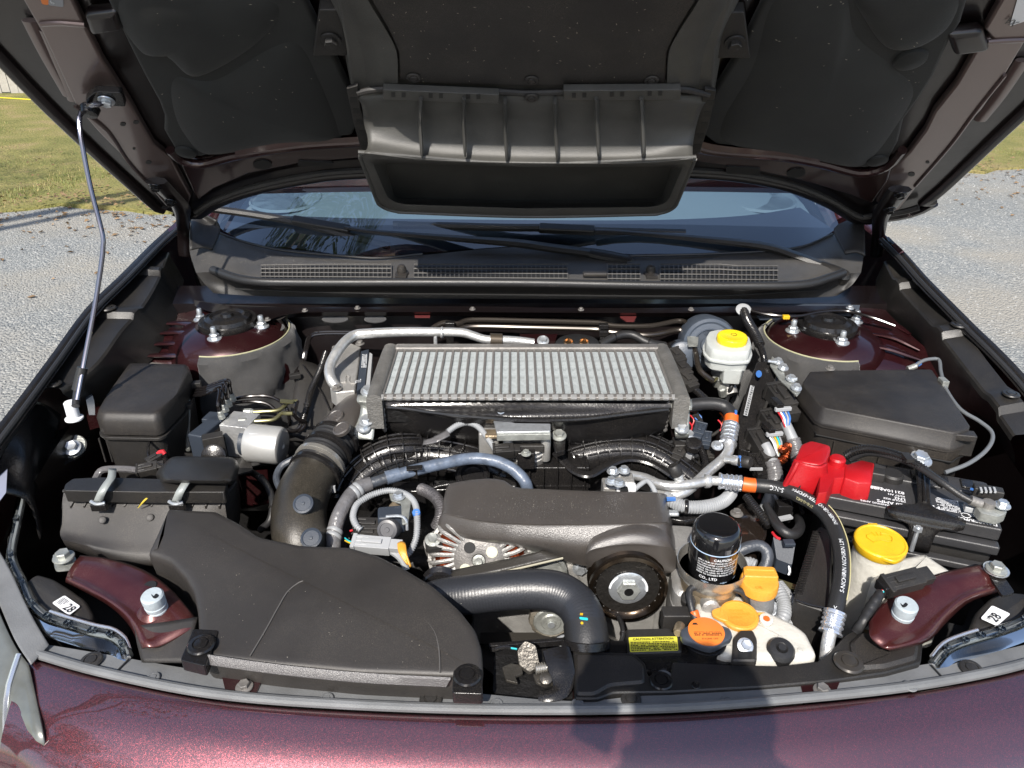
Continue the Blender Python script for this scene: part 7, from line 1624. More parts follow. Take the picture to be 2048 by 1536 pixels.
# grey pipes right of filter
gp = T("grey_water_hoses", "two bent grey rubber hoses between oil filter and orange filler cap", "hoses", P(1510, 1100, .94))
mk("hose_run", tube([P(1466, 1110, .93), P(1482, 1100, .94), P(1504, 1092, .945), P(1522, 1092, .945), P(1534, 1104, .94), P(1534, 1124, .93), P(1526, 1140, .92)], .0088, 16), rub_g, gp)
mk("ribbed_section", tube([P(1484, 1132, .92), P(1496, 1124, .92), P(1512, 1130, .92)], .008, 14, corr=(.004, .001)), loomg, gp)
mk("ribbed_conduit", tube([P(1550, 1172, .925), P(1562, 1190, .925), P(1569, 1212, .92), P(1566, 1236, .915), P(1552, 1246, .905)], .0092, 16, corr=(.004, .0012)), loomg, gp)
mk("ribbed_conduit", tube([P(1560, 1166, .92), P(1580, 1192, .92), P(1590, 1218, .915), P(1588, 1240, .905), P(1574, 1248, .90)], .0050, 14, corr=(.0036, .001)), loomg, gp)
mk("olive_stay", box(P(1574, 1170, .92), (.03, .010, .004), x=(1, -.6, -.3)), olive, gp)
bolt(gp, P(1540, 1220, .91), (-.2, -.5, 1), 1.6)
# dark painted bracket behind
mk("mount_sheet", slab(spoly(PS([(1450, 1050), (1480, 1008), (1520, 1015), (1532, 1045), (1530, 1080), (1500, 1095), (1462, 1080)], .925), 4), [(-.003, .002), (0, 0), (0, -.06)]), mat("gloss_brown_black", (.030, .022, .018), .16, .5, coat=.6), car)
bolt(car, P(1473, 1028, .932), s=1.2, m=alu_m)
# ---- connectors and loops centre right ----------------------------------------------------
sp4 = T("slate_plug", "slate blue plug housing hanging below the black hose arch", "connector", P(1568, 1095, .93))
mk("plug_shell", prism(rpoly([P(1546, 1072, .95), P(1560, 1082, .95), P(1578, 1078, .95), P(1591, 1086, .95), P(1584, 1130, .925), P(1553, 1118, .925)], .003), .022), navy, sp4, bevel=.002)
mk("lock_tab", box(P(1578, 1086, .957), (.016, .012, .006)), navy, sp4, bevel=.001)
mk("red_lead", tube([P(1545, 1065, .95), P(1552, 1074, .952), P(1560, 1078, .95)], .0022, 8), redw, sp4)
lp_ = T("black_cable_loop", "thick black cable looping above the slate plug", "cable", P(1575, 1060, .95))
mk("cable", tube([P(1532, 1012, .95), P(1545, 1034, .955), P(1558, 1054, .958), P(1576, 1068, .955), P(1592, 1066, .95), P(1600, 1052, .94), P(1596, 1035, .92)], [.0065, .0072, .0082, .0085, .0082, .0075, .007], 14), rub, lp_)
lp2 = T("ribbed_black_cable", "black ribbed sleeve running diagonally under the arched hose", "cable sleeve", P(1520, 1020, .95))
mk("sleeve", tube([P(1492, 992, .955), P(1508, 1012, .953), P(1524, 1032, .95), P(1540, 1052, .945)], .0068, 12, corr=(.0042, .0012)), blk_g, lp2)
mk("clip_cluster", box(P(1566, 1020, .94), (.024, .02, .03)), blk_g, lp2, bevel=.002)
mk("pale_clip", box(P(1570, 1036, .948), (.024, .008, .004), x=(1, .3, 0)), gry_p, lp2)
mk("chain_clip", tube([P(1578, 1132, .92), P(1580, 1142, .915), P(1577, 1150, .91)], .0022, 6), zinc, lp2)
rb = T("ribbed_air_channel", "tall black ribbed air channel between hose arch and headlight side", "air channel", P(1630, 1140, .92))
mk("channel_body", slab(rpoly(PS([(1640, 1052), (1662, 1062), (1664, 1130), (1662, 1215), (1650, 1222), (1594, 1204), (1588, 1196), (1606, 1130), (1622, 1070)], .945), .004, 3), [(-.003, .001), (0, -.002), (0, -.10)]), blk_m, rb)
for k in range(26): mk("edge_rib", box(P(1633 - k * 1.45, 1064 + k * 4.9, .9475), (.012, .0014, .003), x=(1, -.1, 0)), blk_g, rb)
mk("channel_seam", tube(PS([(1591, 1200), (1620, 1210), (1660, 1218)], .947), .002, 6), blk_g, rb)
# ---- battery ---------------------------------------------------------------------------------
bat = T("battery", "black car battery with white print under a black hold-down strap", "battery", (.60, .95, .80))
BA = P(1650, 998, .985); BB = P(2004, 1066, .985); e1 = (BB - BA).normalized(); e2 = Vector((-e1.y, e1.x, 0)); BLn = (BB - BA).length
def BP_(u, w, h=0.0): return BA + e1 * u + e2 * w + Vector((0, 0, h))
mk("case", box(BP_(BLn / 2, .062, -.105), (BLn - .004, .122, .17), x=e1), blk_m, bat, bevel=.004)
mk("top_cover", box(BP_(BLn / 2, .064, -.006), (BLn, .126, .022), x=e1), mat("battery_black", (.032, .032, .034), .36, bump=.5, bscale=900, dust=.15), bat, bevel=.003, seg=3)
mk("front_ledge", box(BP_(BLn / 2, -.004, -.026), (BLn + .002, .018, .016), x=e1), MATS["battery_black"], bat, bevel=.003)
mk("lower_ledge", box(BP_(BLn / 2, -.010, -.062), (BLn + .004, .016, .012), x=e1), MATS["battery_black"], bat, bevel=.003)
mk("raised_lid", box(BP_(BLn / 2, .102, .004), (BLn - .01, .040, .010), x=e1), MATS["battery_black"], bat, bevel=.003)
for k in range(6): mk("vent_plug", box(BP_(.03 + .036 * k, .102, .010), (.018, .024, .005), x=e1), blk_g, bat, bevel=.001)
mk("terminal_guard", box(BP_(.075, .078, .012), (.026, .02, .018), x=e1), blk_m, bat, bevel=.003)
mk("round_cap", lathe([(.017, 0), (.017, .012), (.014, .015), (0, .015)], BP_(.10, .086, .002), n=28), blk_m, bat)
fl_ = BP_(.006, .010, .0054)
def btext(s, u, w, size, bold=.02): return text(s, bat, BP_(u, w, .0056), -e1, -e2, size, lab_w, bold=bold, thick=.0003)
tri = [BP_(.026, .022, .0056), BP_(.050, .018, .0056), BP_(.036, .046, .0056)]
btext("A", .046, .044, .030, .06)
btext("MOTORCRAFT" if False else "BATTERY", .052, .052, .0055); prints(bat, BP_(.062, .054, .0053), BP_(.038, .054, .0053), BP_(.062, .066, .0053), 2, lab_w, seed=22)
prints(bat, BP_(.085, .048, .0053), BP_(.058, .048, .0053), BP_(.085, .056, .0053), 2, lab_w, seed=23)
for s, w, sz in (("82110AN00B", .052, .0100), ("65/57 AH", .041, .0062), ("LN2", .034, .0090), ("GROUP SIZE", .027, .0058), ("520 AMPS", .018, .0100), ("COLD CRANKING AMPS", .009, .0062)):
    btext(s, .130, w - .0, sz) if False else text(s, bat, BP_(.116 if len(s) < 14 else .118, w, .0056), -e1, -e2, sz, lab_w, bold=.02)
text("PLUS", bat, BP_(.164, .030, .0056), -e1, -e2, .014, lab_w, bold=.01)
text("DANGER/POISON", bat, BP_(.238, .012, .0056), -e1, -e2, .0088, lab_w, bold=.03)
prints(bat, BP_(.236, .052, .0053), BP_(.196, .052, .0053), BP_(.236, .020, .0053), 9, lab_w, seed=5)
prints(bat, BP_(.192, .056, .0053), BP_(.160, .056, .0053), BP_(.192, .022, .0053), 9, lab_w, seed=6)
for u in (.150, .198):
    q = BP_(u, .020, .0056); mk("warning_diamond", tube([q + e1 * .007, q + e2 * .007, q - e1 * .007, q - e2 * .007, q + e1 * .007], .0005, 4), lab_w, bat)
hd = T("battery_hold_down", "glossy black steel strap clamping the battery, spreading into a wide foot", "battery clamp", BP_(.14, .05, .01))
mk("strap", loft([[BP_(.140 - w * .5, s, h) for w in (w0, -w0)] for s, h, w0 in ((.125, .030, .022), (.11, .031, .022), (.085, .029, .020), (.05, .020, .018), (.026, .013, .018), (.014, .0115, .026), (.006, .0105, .070), (-.002, .0095, .104), (-.010, .008, .104), (-.013, -.001, .096), (-.0145, -.008, .040), (-.016, -.05, .032))], 8, 30), blk_g, hd, solid=.004)
mk("strap_rib", tube([BP_(.140, .11, .034), BP_(.140, .05, .023), BP_(.140, .02, .015)], .003, 8), blk_g, hd)
for du in (-.052, .052): mk("foot_lobe", box(BP_(.140 + du * .8, -.004, .004), (.018, .014, .009), x=e1), blk_g, hd, bevel=.003)
bolt(hd, P(1840, 922, 1.02), (0, -.1, 1), 2.0)
mk("clamp_rod", tube([BP_(.132, -.018, -.004), BP_(.132, -.019, -.05)], .0035, 10), zinc, hd); mk("rod_nut", lathe([(.007, 0), (.007, .006), (0, .006)], BP_(.132, -.018, -.012), n=6), zinc, hd, flat=True)
# red cover
rc = T("terminal_cover", "bright red rubber cover over the battery's positive terminal", "terminal cover", P(1640, 940, 1.0))
def hull(par, name, top, z, prof, m_, r=.006, **k): return mk(name, slab(rpoly(PS(top, z), r, 4), prof, **k), m_, par, angle=60)
hull(rc, "upper_shell", [(1602, 890), (1622, 882), (1660, 892), (1662, 900), (1652, 926), (1640, 932), (1598, 926), (1590, 918)], 1.035, [(-.004, .002), (-.001, .001), (0, -.003), (.002, -.035)], redp)
mk("front_skirt", loft([[P(1590, 918, 1.036), P(1614, 928, 1.037), P(1640, 932, 1.036), P(1652, 926, 1.036)], [P(1580, 940, 1.02), P(1608, 946, 1.022), P(1640, 950, 1.02), P(1652, 942, 1.022)], [P(1564, 970, .995), P(1600, 978, .995), P(1640, 988, .985), P(1655, 975, .99)], [P(1562, 978, .98), P(1598, 986, .98), P(1640, 996, .97), P(1656, 984, .975)]], 14, 14), redp, rc, solid=.005)
mk("skirt_ridge", tube([P(1596, 925, 1.038), P(1586, 945, 1.022), P(1570, 972, .997)], .004, 8), redp, rc)
hull(rc, "neck_piece", [(1642, 932), (1660, 918), (1700, 932), (1698, 956), (1668, 958), (1654, 986), (1636, 988)], 1.018, [(-.001, .001), (0, -.001), (.001, -.03)], redp, r=.003)
hull(rc, "long_arm", [(1690, 931), (1722, 921), (1749, 927), (1743, 967), (1716, 967), (1688, 957)], 1.020, [(-.0015, .0012), (0, -.001), (.001, -.03)], redp, r=.003)
mk("round_button", lathe([(.0125, -.004), (.0125, .006), (.010, .009), (0, .010)], P(1674, 924, 1.022), (0, 0, 1), n=30), redp, rc)
mk("emblem_ring", tube([P(1728, 937, 1.0200) + Vector((math.cos(k * .5236) * .008, math.sin(k * .5236) * .005, 0)) for k in range(13)], .0006, 5), redp, rc)
mk("dark_slot", prism(rpoly([P(1598, 953, 1.015), P(1606, 955, 1.015), P(1600, 978, .998), P(1592, 974, .998)], .002), .001), ink, rc)
# negative terminal and cables
ng = T("battery_cable", "black ribbed cable ending in a silver clamp at the battery's far corner", "battery cable", P(1850, 930, 1.02))
mk("ribbed_sleeve", tube([P(1690, 912, 1.01), P(1708, 902, 1.02), P(1735, 897, 1.03), P(1768, 902, 1.035), P(1800, 912, 1.036), P(1832, 928, 1.034), P(1862, 950, 1.028), P(1890, 972, 1.02)], .0066, 14, corr=(.004, .0012)), blk_g, ng)
mk("cable", tube([P(1700, 918, 1.0), P(1735, 906, 1.02), P(1780, 912, 1.03), P(1830, 930, 1.032), P(1880, 962, 1.03), P(1920, 990, 1.022), P(1948, 1005, 1.018)], .0055, 12), rub, ng)
mk("cable_lug", tube([P(1940, 1000, 1.020), P(1962, 1008, 1.016)], .0075, 12), alu_m, ng)
mk("clamp", slab(rpoly(PS([(1950, 1012), (1975, 1002), (2008, 1008), (2014, 1026), (1996, 1034), (1962, 1026)], 1.012), .004), [(-.002, .001), (0, 0), (0, -.014)]), zinc_o, ng)
mk("terminal_post", lathe([(.0095, -.01), (.0085, .010), (0, .011)], P(1975, 1014, 1.012), n=20), alu_m, ng)
bolt(ng, P(2004, 1012, 1.018), (0, 0, 1), 1.3)
mk("sensor_block", box(P(1950, 1018, 1.0), (.030, .014, .010), x=e1), gry_p, ng, bevel=.002)
mk("sensor_plug", box(P(1975, 984, 1.02), (.040, .016, .016), x=e1), blk_m, ng, bevel=.002)
for k in range(4): mk("plug_slot", box(P(1962 + 9 * k, 980, 1.030), (.003, .012, .003), x=e1), gry_p, ng)
mk("blue_lead", tube([P(1942, 978, 1.02), P(1950, 980, 1.022), P(1956, 984, 1.02)], .0022, 6), bluep, ng)
mk("clip_strap", box(P(1815, 915, 1.042), (.012, .02, .006)), blk_m, ng)
hcab = T("hood_release_cable", "thin grey cable looping from the side cover down behind the large black box", "cable", P(1930, 830, 1.02))
mk("cable", tube([P(1829, 733, 1.04), P(1845, 722, 1.048), P(1862, 718, 1.05), P(1878, 720, 1.05), P(1882, 745, 1.045), P(1892, 778, 1.04), P(1920, 818, 1.035), P(1958, 842, 1.03), P(1982, 862, 1.025), P(1984, 882, 1.02), P(1968, 905, 1.015), P(1935, 928, 1.01), P(1890, 945, 1.0)], .0034, 10), mat("cable_grey", (.12, .13, .14), .35), hcab)
mk("cable_end", tube([P(1815, 738, 1.035), P(1832, 732, 1.04)], .0055, 10), zinc_o, hcab); mk("blue_ring", tube([P(1834, 730, 1.041), P(1840, 726, 1.044)], .0046, 10), bluep, hcab)
mk("cable_clip", box(P(1886, 765, 1.045), (.012, .02, .014)), zinc_o, hcab, bevel=.001)
# ---- washer tank -------------------------------------------------------------------------------
wt = T("washer_tank", "white washer fluid tank with a large yellow flip cap", "washer tank", P(1760, 1150, .90))
wc_ = P(1760, 1088, .975)
mk("filler_neck", lathe([(.045, -.16), (.043, -.11), (.036, -.09), (.037, -.07), (.036, -.045), (.0335, -.015), (.033, -.004), (.035, -.002), (.035, .002)], wc_, n=48, wob=lambda an, j: 1 + .03 * math.cos(an - .5) * (j < 4)), wht, wt)
mk("side_body", slab(rpoly(PS([(1795, 1118), (1850, 1108), (1868, 1122), (1908, 1148), (1900, 1190), (1760, 1210), (1740, 1160)], .945), .010, 4), [(-.010, .005), (-.004, .003), (0, -.003), (0, -.10)]), wht, wt, angle=60)
cw = mk("cap", lathe([(.0345, -.012), (.0365, -.009), (.0365, .001), (.0350, .003), (.0330, .0035), (.0315, .002), (0, .0025)], wc_ + Vector((0, 0, .004)), (0, -.05, 1), n=56), yel, wt)
mk("cap_lip", slab(spoly([wc_ + Vector(v) for v in ((-.016, -.030, .004), (.002, -.043, .004), (.020, -.030, .004), (.004, -.026, .004))], 4), [(-.001, .001), (0, 0), (0, -.004)]), yel, cw)
mk("cap_hinge", box(wc_ + Vector((.004, .036, .004)), (.014, .008, .006)), yel, cw, bevel=.001)
ry = mat("raised_yellow_mark", (.50, .30, .0), .5)
fan_ = [wc_ + Vector((-.013, -.004, .0072)), wc_ + Vector((-.018, .010, .0072)), wc_ + Vector((0, .016, .0072)), wc_ + Vector((.018, .010, .0072)), wc_ + Vector((.013, -.004, .0072)), wc_ + Vector((0, .0, .0072)), wc_ + Vector((-.013, -.004, .0072))]
mk("washer_symbol", tube(fan_, .0006, 5), ry, cw)
for k in range(3): mk("spray_mark", tube([wc_ + Vector((-.004 + .004 * k, .010, .0073)), wc_ + Vector((-.007 + .007 * k, .018, .0073))], .0006, 5), ry, cw)
hp4 = T("headlight_plug", "black plug with red and green wires resting on the red brace", "connector", P(1800, 1165, .96))
connector(hp4, P(1806, 1164, .972), (1, .25, .1), (.052, .026, .018)); mk("inner_shell", box(P(1772, 1174, .968), (.020, .022, .016), x=(1, .25, 0)), blk_g, hp4, bevel=.002)
for k, m_ in enumerate((redw, lab_w, cyanp)): mk("wire", tube([P(1768 + 2 * k, 1176 + 2 * k, .97), P(1762 + k, 1184 + k, .968), P(1758, 1192, .963)], .0012, 6), m_, hp4)
mk("taped_lead", tube([P(1762, 1184, .965), P(1752, 1200, .96), P(1738, 1222, .952), P(1726, 1244, .945), P(1712, 1262, .93)], [.006, .0075, .0078, .0072, .007], 12, corr=(.012, .0005)), tape_g if False else rub, hp4)
# ---- radiator top tank, cap, label ------------------------------------------------------------------
rd = T("radiator", "black radiator top tank with a yellow caution label", "radiator", P(1300, 1290, .90))
mk("top_tank", slab(rpoly(PS([(1140, 1296), (1160, 1280), (1255, 1280), (1262, 1268), (1352, 1264), (1368, 1280), (1380, 1290), (1450, 1288), (1480, 1298), (1500, 1330), (1300, 1345), (1145, 1340)], .918), .004, 3), [(-.003, .0015), (0, -.002), (0, -.06)]), blk_g, rd)
lbk = mk("label_base", slab(rpoly(PS([(1252, 1258), (1338, 1256), (1345, 1264), (1362, 1272), (1364, 1304), (1256, 1308)], .926), .003), [(-.002, .001), (0, -.001), (0, -.02)]), blk_m, rd)
ly = [P(1257, 1275, .9285), P(1354, 1273, .9285), P(1357, 1301, .9285), P(1260, 1304, .9285)]
plate("caution_label", ly, lab_y, rd, r=.002)
text("CAUTION ATTENTION", rd, P(1266, 1281, .930), P(1350, 1279, .930) - P(1266, 1281, .930), (0, 1, 0), .0052, ink, bold=.03)
prints(rd, P(1261, 1283, .9293), P(1352, 1281, .9293), P(1263, 1302, .9293), 6, ink, seed=14)
mk("small_pins", box(P(1132, 1290, .925), (.012, .010, .006)), blk_g, rd)
rcp = T("pressure_cap", "radiator pressure cap with two grey ears and an orange warning label", "radiator cap", P(1412, 1285, .93))
rr_ = P(1412, 1266, .945)
mk("ears", slab(spoly([rr_ + Vector(v) for v in ((-.024, -.015, 0), (-.033, -.009, 0), (-.033, .003, 0), (-.025, .010, 0), (0, .025, 0), (.025, .012, 0), (.033, .006, 0), (.033, -.006, 0), (.024, -.014, 0), (0, -.026, 0))], 4), [(-.004, .002), (-.001, .001), (0, -.002), (-.001, -.009), (-.004, -.011)]), mat("cap_grey_metal", (.16, .18, .22), .28, .7, coat=.3), rcp)
mk("label_disc", lathe([(.0235, .0), (.0235, .0030), (.0225, .0034), (0, .0034)], rr_ + Vector((0, 0, .001)), (0, -.03, 1), n=44), lab_o, rcp)
mk("neck", lathe([(.024, -.04), (.024, -.016), (.028, -.014), (.028, -.011)], rr_, n=36), blk_g, rcp)
wt_ = [rr_ + Vector((-.0165, .010, .0048)), rr_ + Vector((-.0085, .010, .0048)), rr_ + Vector((-.0125, .0165, .0048))]
mk("warning_triangle", prism(wt_, .0003), ink, rcp, flat=True)
prints(rcp, rr_ + Vector((-.006, .015, .0046)), rr_ + Vector((.010, .015, .0046)), rr_ + Vector((-.006, .008, .0046)), 3, ink, seed=31)
prints(rcp, rr_ + Vector((-.017, .006, .0046)), rr_ + Vector((.019, .006, .0046)), rr_ + Vector((-.017, -.009, .0046)), 5, ink, seed=32)
text("ENGINE OFF", rcp, rr_ + Vector((-.009, -.0155, .0046)), (1, 0, 0), (0, 1, 0), .0038, ink)
mk("side_bracket", box(P(1352, 1238, .92), (.040, .020, .030)), blk_m, rcp, bevel=.002) ; mk("drain_nipple", lathe([(.007, 0), (.007, .016), (.005, .02), (0, .02)], P(1360, 1252, .93), (-.4, -1, .3), n=16), rustm, rcp)
iso = T("rubber_mount", "round black rubber radiator mount beside the white tank", "rubber mount", P(1565, 1303, .92))
mk("mount_ring", lathe([(.018, -.012), (.0185, 0), (.015, .005), (.008, .006), (.005, .003), (.005, .008), (0, .008)], P(1562, 1300, .93), (0, -.25, 1), n=36), rub, iso)
mk("mount_arm", prism(rpoly(PS([(1518, 1300), (1528, 1282), (1560, 1272), (1558, 1262), (1600, 1262), (1606, 1290), (1612, 1322), (1530, 1324)], .922), .004), .02), blk_g, iso, bevel=.002)
mbk = T("tank_bracket", "black moulded bracket with a bolt in front of the white coolant tank", "bracket", P(1488, 1290, .92))
mk("bracket_frame", slab(rpoly(PS([(1464, 1322), (1466, 1276), (1480, 1260), (1506, 1260), (1514, 1278), (1514, 1322)], .935), .004), [(-.002, .001), (0, -.001), (0, -.03)]), blk_m, mbk); mk("recess", prism(rpoly(PS([(1476, 1318), (1478, 1280), (1502, 1280), (1504, 1318)], .9365), .002), .001), ink, mbk, flat=True)
bolt(mbk, P(1490, 1292, .938), (0, -.6, 1), 1.2); 
# ---- front cover panel on the right -------------------------------------------------------------------
fp_ = T("radiator_shroud", "smooth black plastic panel between radiator and grey rubber strip", "plastic panel", P(1450, 1350, .92))
FP = [(1146, 1302), (1266, 1306), (1290, 1326), (1296, 1352), (1342, 1352), (1344, 1324), (1460, 1330), (1560, 1332), (1640, 1322), (1672, 1290), (1690, 1270), (1722, 1256), (1765, 1264), (1800, 1274), (1846, 1282), (1842, 1326), (1772, 1346), (1664, 1362), (1524, 1374), (1344, 1384), (1226, 1386), (1196, 1398), (1150, 1398)]
mk("panel_shell", slab(rpoly(PS(FP, .928), .004, 2), [(-.0015, .0008), (0, -.001), (0, -.03)]), blk, fp_)
mk("raised_step", slab(rpoly(PS([(1150, 1308), (1264, 1311), (1288, 1330), (1290, 1366), (1220, 1372), (1190, 1390), (1152, 1390)], .932), .006, 4), [(-.003, .002), (0, -.001), (0, -.012)]), blk_t, fp_)
mk("raised_ramp", slab(rpoly(PS([(1700, 1285), (1722, 1264), (1770, 1270), (1838, 1288), (1834, 1318), (1770, 1336), (1712, 1340)], .934), .006, 4), [(-.004, .003), (0, -.001), (0, -.012)]), blk_t, fp_)
clip(fp_, P(1322, 1363, .9295), s=1.5, m=blk_g); clip(fp_, P(1697, 1326, .9335), s=1.9, m=mat("bronze_clip", (.05, .045, .04), .3, .3)); clip(fp_, P(1392, 1371, .9295), s=.6, m=blk_g)
# ---- hood latch ----------------------------------------------------------------------------------------
ltc = T("hood_latch", "zinc and black steel hood latch in the middle of the front edge", "hood latch", P(1070, 1350, .92))
mk("back_plate", prism(rpoly(PS([(990, 1300), (1140, 1296), (1146, 1400), (1060, 1402), (985, 1385)], .905), .004), .004), void_m, ltc)
mk("front_rail", box(P(1060, 1288, .918), (.11, .006, .010), x=(1, .1, 0)), blk_g, ltc, bevel=.001)
mk("zinc_plate", prism(rpoly(PS([(1004, 1334), (1022, 1326), (1042, 1330), (1046, 1346), (1030, 1352), (1036, 1366), (1012, 1360)], .922), .002), .004), dull_st, ltc, bevel=.001)
mk("zinc_plate", prism(rpoly(PS([(1066, 1348), (1104, 1348), (1110, 1366), (1090, 1372), (1072, 1364)], .922), .002), .004), dull_st, ltc, bevel=.001)
mk("pawl", prism(rpoly([P(1034, 1300, .94), P(1050, 1280, .95), P(1072, 1290, .945), P(1080, 1330, .925), P(1060, 1345, .92), P(1038, 1330, .925)], .004), .006), dull_st, ltc, bevel=.001)
mk("spring", tube([P(1070, 1338, .93), P(1098, 1334, .93)], .006, 12, corr=(.003, .002)), steel, ltc)
mk("pivot", lathe([(.008, -.006), (.008, .003), (.004, .005), (0, .005)], P(1092, 1358, .928), (0, -.3, 1), n=16), dull_st, ltc)
mk("release_hook", tube([P(1112, 1300, .94), P(1120, 1330, .935), P(1126, 1360, .928), P(1120, 1384, .925), P(1098, 1392, .925), P(1078, 1394, .922)], [.013, .013, .012, .009, .006, .005], 10, sq=(.6, 1.4)), blk_g, ltc)
mk("red_floor", prism(PS([(1080, 1376), (1150, 1376), (1156, 1402), (1086, 1402)], .902), .003), paint_in, ltc, flat=True)
mk("latch_cable", tube([P(985, 1300, .925), P(1010, 1294, .93), P(1040, 1300, .925)], .003, 8), blk_g, ltc)
mk("green_tick", tube([P(1022, 1296, .932), P(1034, 1298, .932)], .0012, 6), cyanp, ltc)
# ---- headlights ----------------------------------------------------------------------------------------
def headlight(label, s, hous, lab_q, rim, t28, wedge, grp):
    t = T("headlight", label, "headlight", P(*rim[3]), grp)
    mk("housing", slab(rpoly([P(*p) for p in hous], .008, 4), [(-.006, .004), (-.002, .002), (0, -.003), (0, -.06)], flatten=True), blk_m, t, angle=60)
    plate("number_label", [P(*p) for p in lab_q], lab_w, t, r=.003)
    text("28", t, t28[0], t28[1], t28[2], .0175, ink, bold=.01, thick=.0008)
    a, b, c, d = [P(*p) + Vector((0, 0, .0008)) for p in lab_q]
    prints(t, *((d.lerp(a, .85).lerp(c.lerp(b, .85), .08), d.lerp(a, .85).lerp(c.lerp(b, .85), .45), d.lerp(a, .2).lerp(c.lerp(b, .2), .08)) if s < 0 else (c.lerp(d, .75).lerp(b.lerp(a, .75), .1), c.lerp(d, .75).lerp(b.lerp(a, .75), .6), c.lerp(d, .55).lerp(b.lerp(a, .55), .1))), 6, ink, seed=40 + s)
    rp3 = [P(*p) for p in rim]
    mk("lens_rim", tube(rp3, .0075, 12, .01), lens_m, t)
    mk("chrome_edge", tube([p + Vector((0, .008, .004)) for p in rp3[len(rp3) // 2:]], .0028, 8, .01), chrome, t)
    mk("rim_core", tube([p - Vector((0, 0, .004)) for p in rp3], .0035, 8, .01), gry_p, t)
    mk("lens_flange", loft([[p + Vector((0, 0, .001)) for p in rp3], [p + (Vector((0, 0, 0)) + Vector((-s * -.0, -.018, -.004))) for p in rp3], [p + Vector((0, -.022, -.008)) for p in rp3]], 30), lens_m, t)
    for i in range(1, len(rp3) - 1):
        mk("rim_clip", box(rp3[i] + Vector((0, 0, .004)), (.010, .008, .006), x=rp3[i + 1] - rp3[i]), lens_m, t, bevel=.001)
    for w in wedge: mk(w[0], loft([[P(*p) for p in r] for r in w[1]], 12, 12), w[2], t, solid=.002)
    return t
m_lensg = mat("lens_chrome_grey", (.15, .155, .14), .30, .4, coat=.9, crough=.08, var=.2, vscale=20)
headlight("headlight unit at the prop rod side, white number label on its housing", -1,
          [(76, 1150, .925), (110, 1160, .925), (140, 1178, .925), (172, 1200, .925), (190, 1232, .922), (182, 1262, .92), (120, 1250, .92), (70, 1215, .92), (50, 1165, .925)],
          [(129, 1191, .930), (161, 1213, .930), (138, 1231, .9295), (104, 1206, .9295)],
          [(58, 870, .965), (50, 960, .95), (34, 1040, .94), (22, 1110, .932), (44, 1165, .93), (64, 1208, .93), (96, 1236, .93), (138, 1250, .93), (186, 1264, .93), (222, 1272, .928), (246, 1290, .925), (255, 1312, .922)],
          (P(124, 1217, .9305), P(138, 1231, .93) - P(104, 1206, .93), P(129, 1191, .93) - P(104, 1206, .93)),
          [("corner_seal", [[(-20, 1070, .945), (20, 1140, .94), (60, 1225, .935), (98, 1290, .925)], [(-40, 1130, .94), (-5, 1200, .935), (30, 1280, .928), (62, 1330, .92)]], trimg)], "headlights")
headlight("headlight unit at the battery side, white number label on its housing", 1,
          [(2060, 1190, .93), (2010, 1185, .93), (1980, 1196, .928), (1950, 1225, .925), (1940, 1252, .922), (1950, 1272, .92), (2000, 1262, .92), (2060, 1240, .925)],
          [(1984, 1211, .933), (2021, 1228, .933), (1994, 1252, .932), (1961, 1237, .932)],
          [(2085, 1170, .945), (2075, 1210, .94), (2048, 1242, .935), (2000, 1262, .932), (1960, 1274, .930), (1928, 1284, .928), (1892, 1300, .926), (1868, 1328, .922)],
          (P(1992, 1246, .9335), P(2021, 1228, .93) - P(1994, 1252, .93), P(1961, 1237, .93) - P(1994, 1252, .93)),
          [("corner_seal", [[(2100, 1100, .95), (2070, 1160, .945), (2056, 1220, .94)], [(2120, 1100, .95), (2100, 1180, .94), (2080, 1260, .93)]], trimg)], "headlights")
def lamp_front(par, tops, s, last):
    offs = [(0, 0, 0), (.028, -.034, -.035), (.050, -.058, -.11), (.050, -.066, -.22)]
    k_ = [(.7, .9), (1, .6), (1.1, 1), (.7, 1.3)]
    cols = [[P(*t) + Vector((s * o[0] * a, o[1] * b, o[2])) for o in offs] for t, (a, b) in zip(tops, k_)] + [last]
    rows = [[c[i] for c in cols] for i in range(4)]
    mk("lens_front", loft(rows, 24, 16), m_lensg, par, solid=.002)
    for t in (.25, .5):
        q = cri([r_[-1].lerp(r_[-2], .25) for r_ in rows], 8)
    for d in (.55,):
        mk("chrome_bar", tube([c.lerp(c2, d) + Vector((0, -.003, .002)) for c, c2 in zip([r_[-1] for r_ in rows[:3]], [r_[-2] for r_ in rows[:3]])], .0035, 6, .02), chrome, par)
    mk("front_corner", loft([[c[3] for c in cols], [c[3] + Vector((s * .02, 0, -.15)) for c in cols], [c[3] + Vector((0, .02, -.40)) for c in cols]], 20, 10), paint, car)
hl = [o for o in bpy.data.objects if o.name.startswith("headlight") and o.parent is None]
hl.sort(key=lambda o: o.location.x)
lamp_front(hl[0], [(-110, 1000, .99), (-45, 1110, .957), (-10, 1205, .940), (28, 1288, .928)], -1, [P(58, 1330, .918), P(72, 1395, .906), P(90, 1490, .884), P(92, 1540, .80)])
rl = P(2078, 1336, .918)
lamp_front(hl[1], [(2180, 930, .99), (2150, 1040, .96), (2120, 1150, .945), (2095, 1260, .93)], 1, [rl, rl + Vector((0, -.04, -.02)), rl + Vector((0, -.09, -.06)), rl + Vector((0, -.11, -.16))])
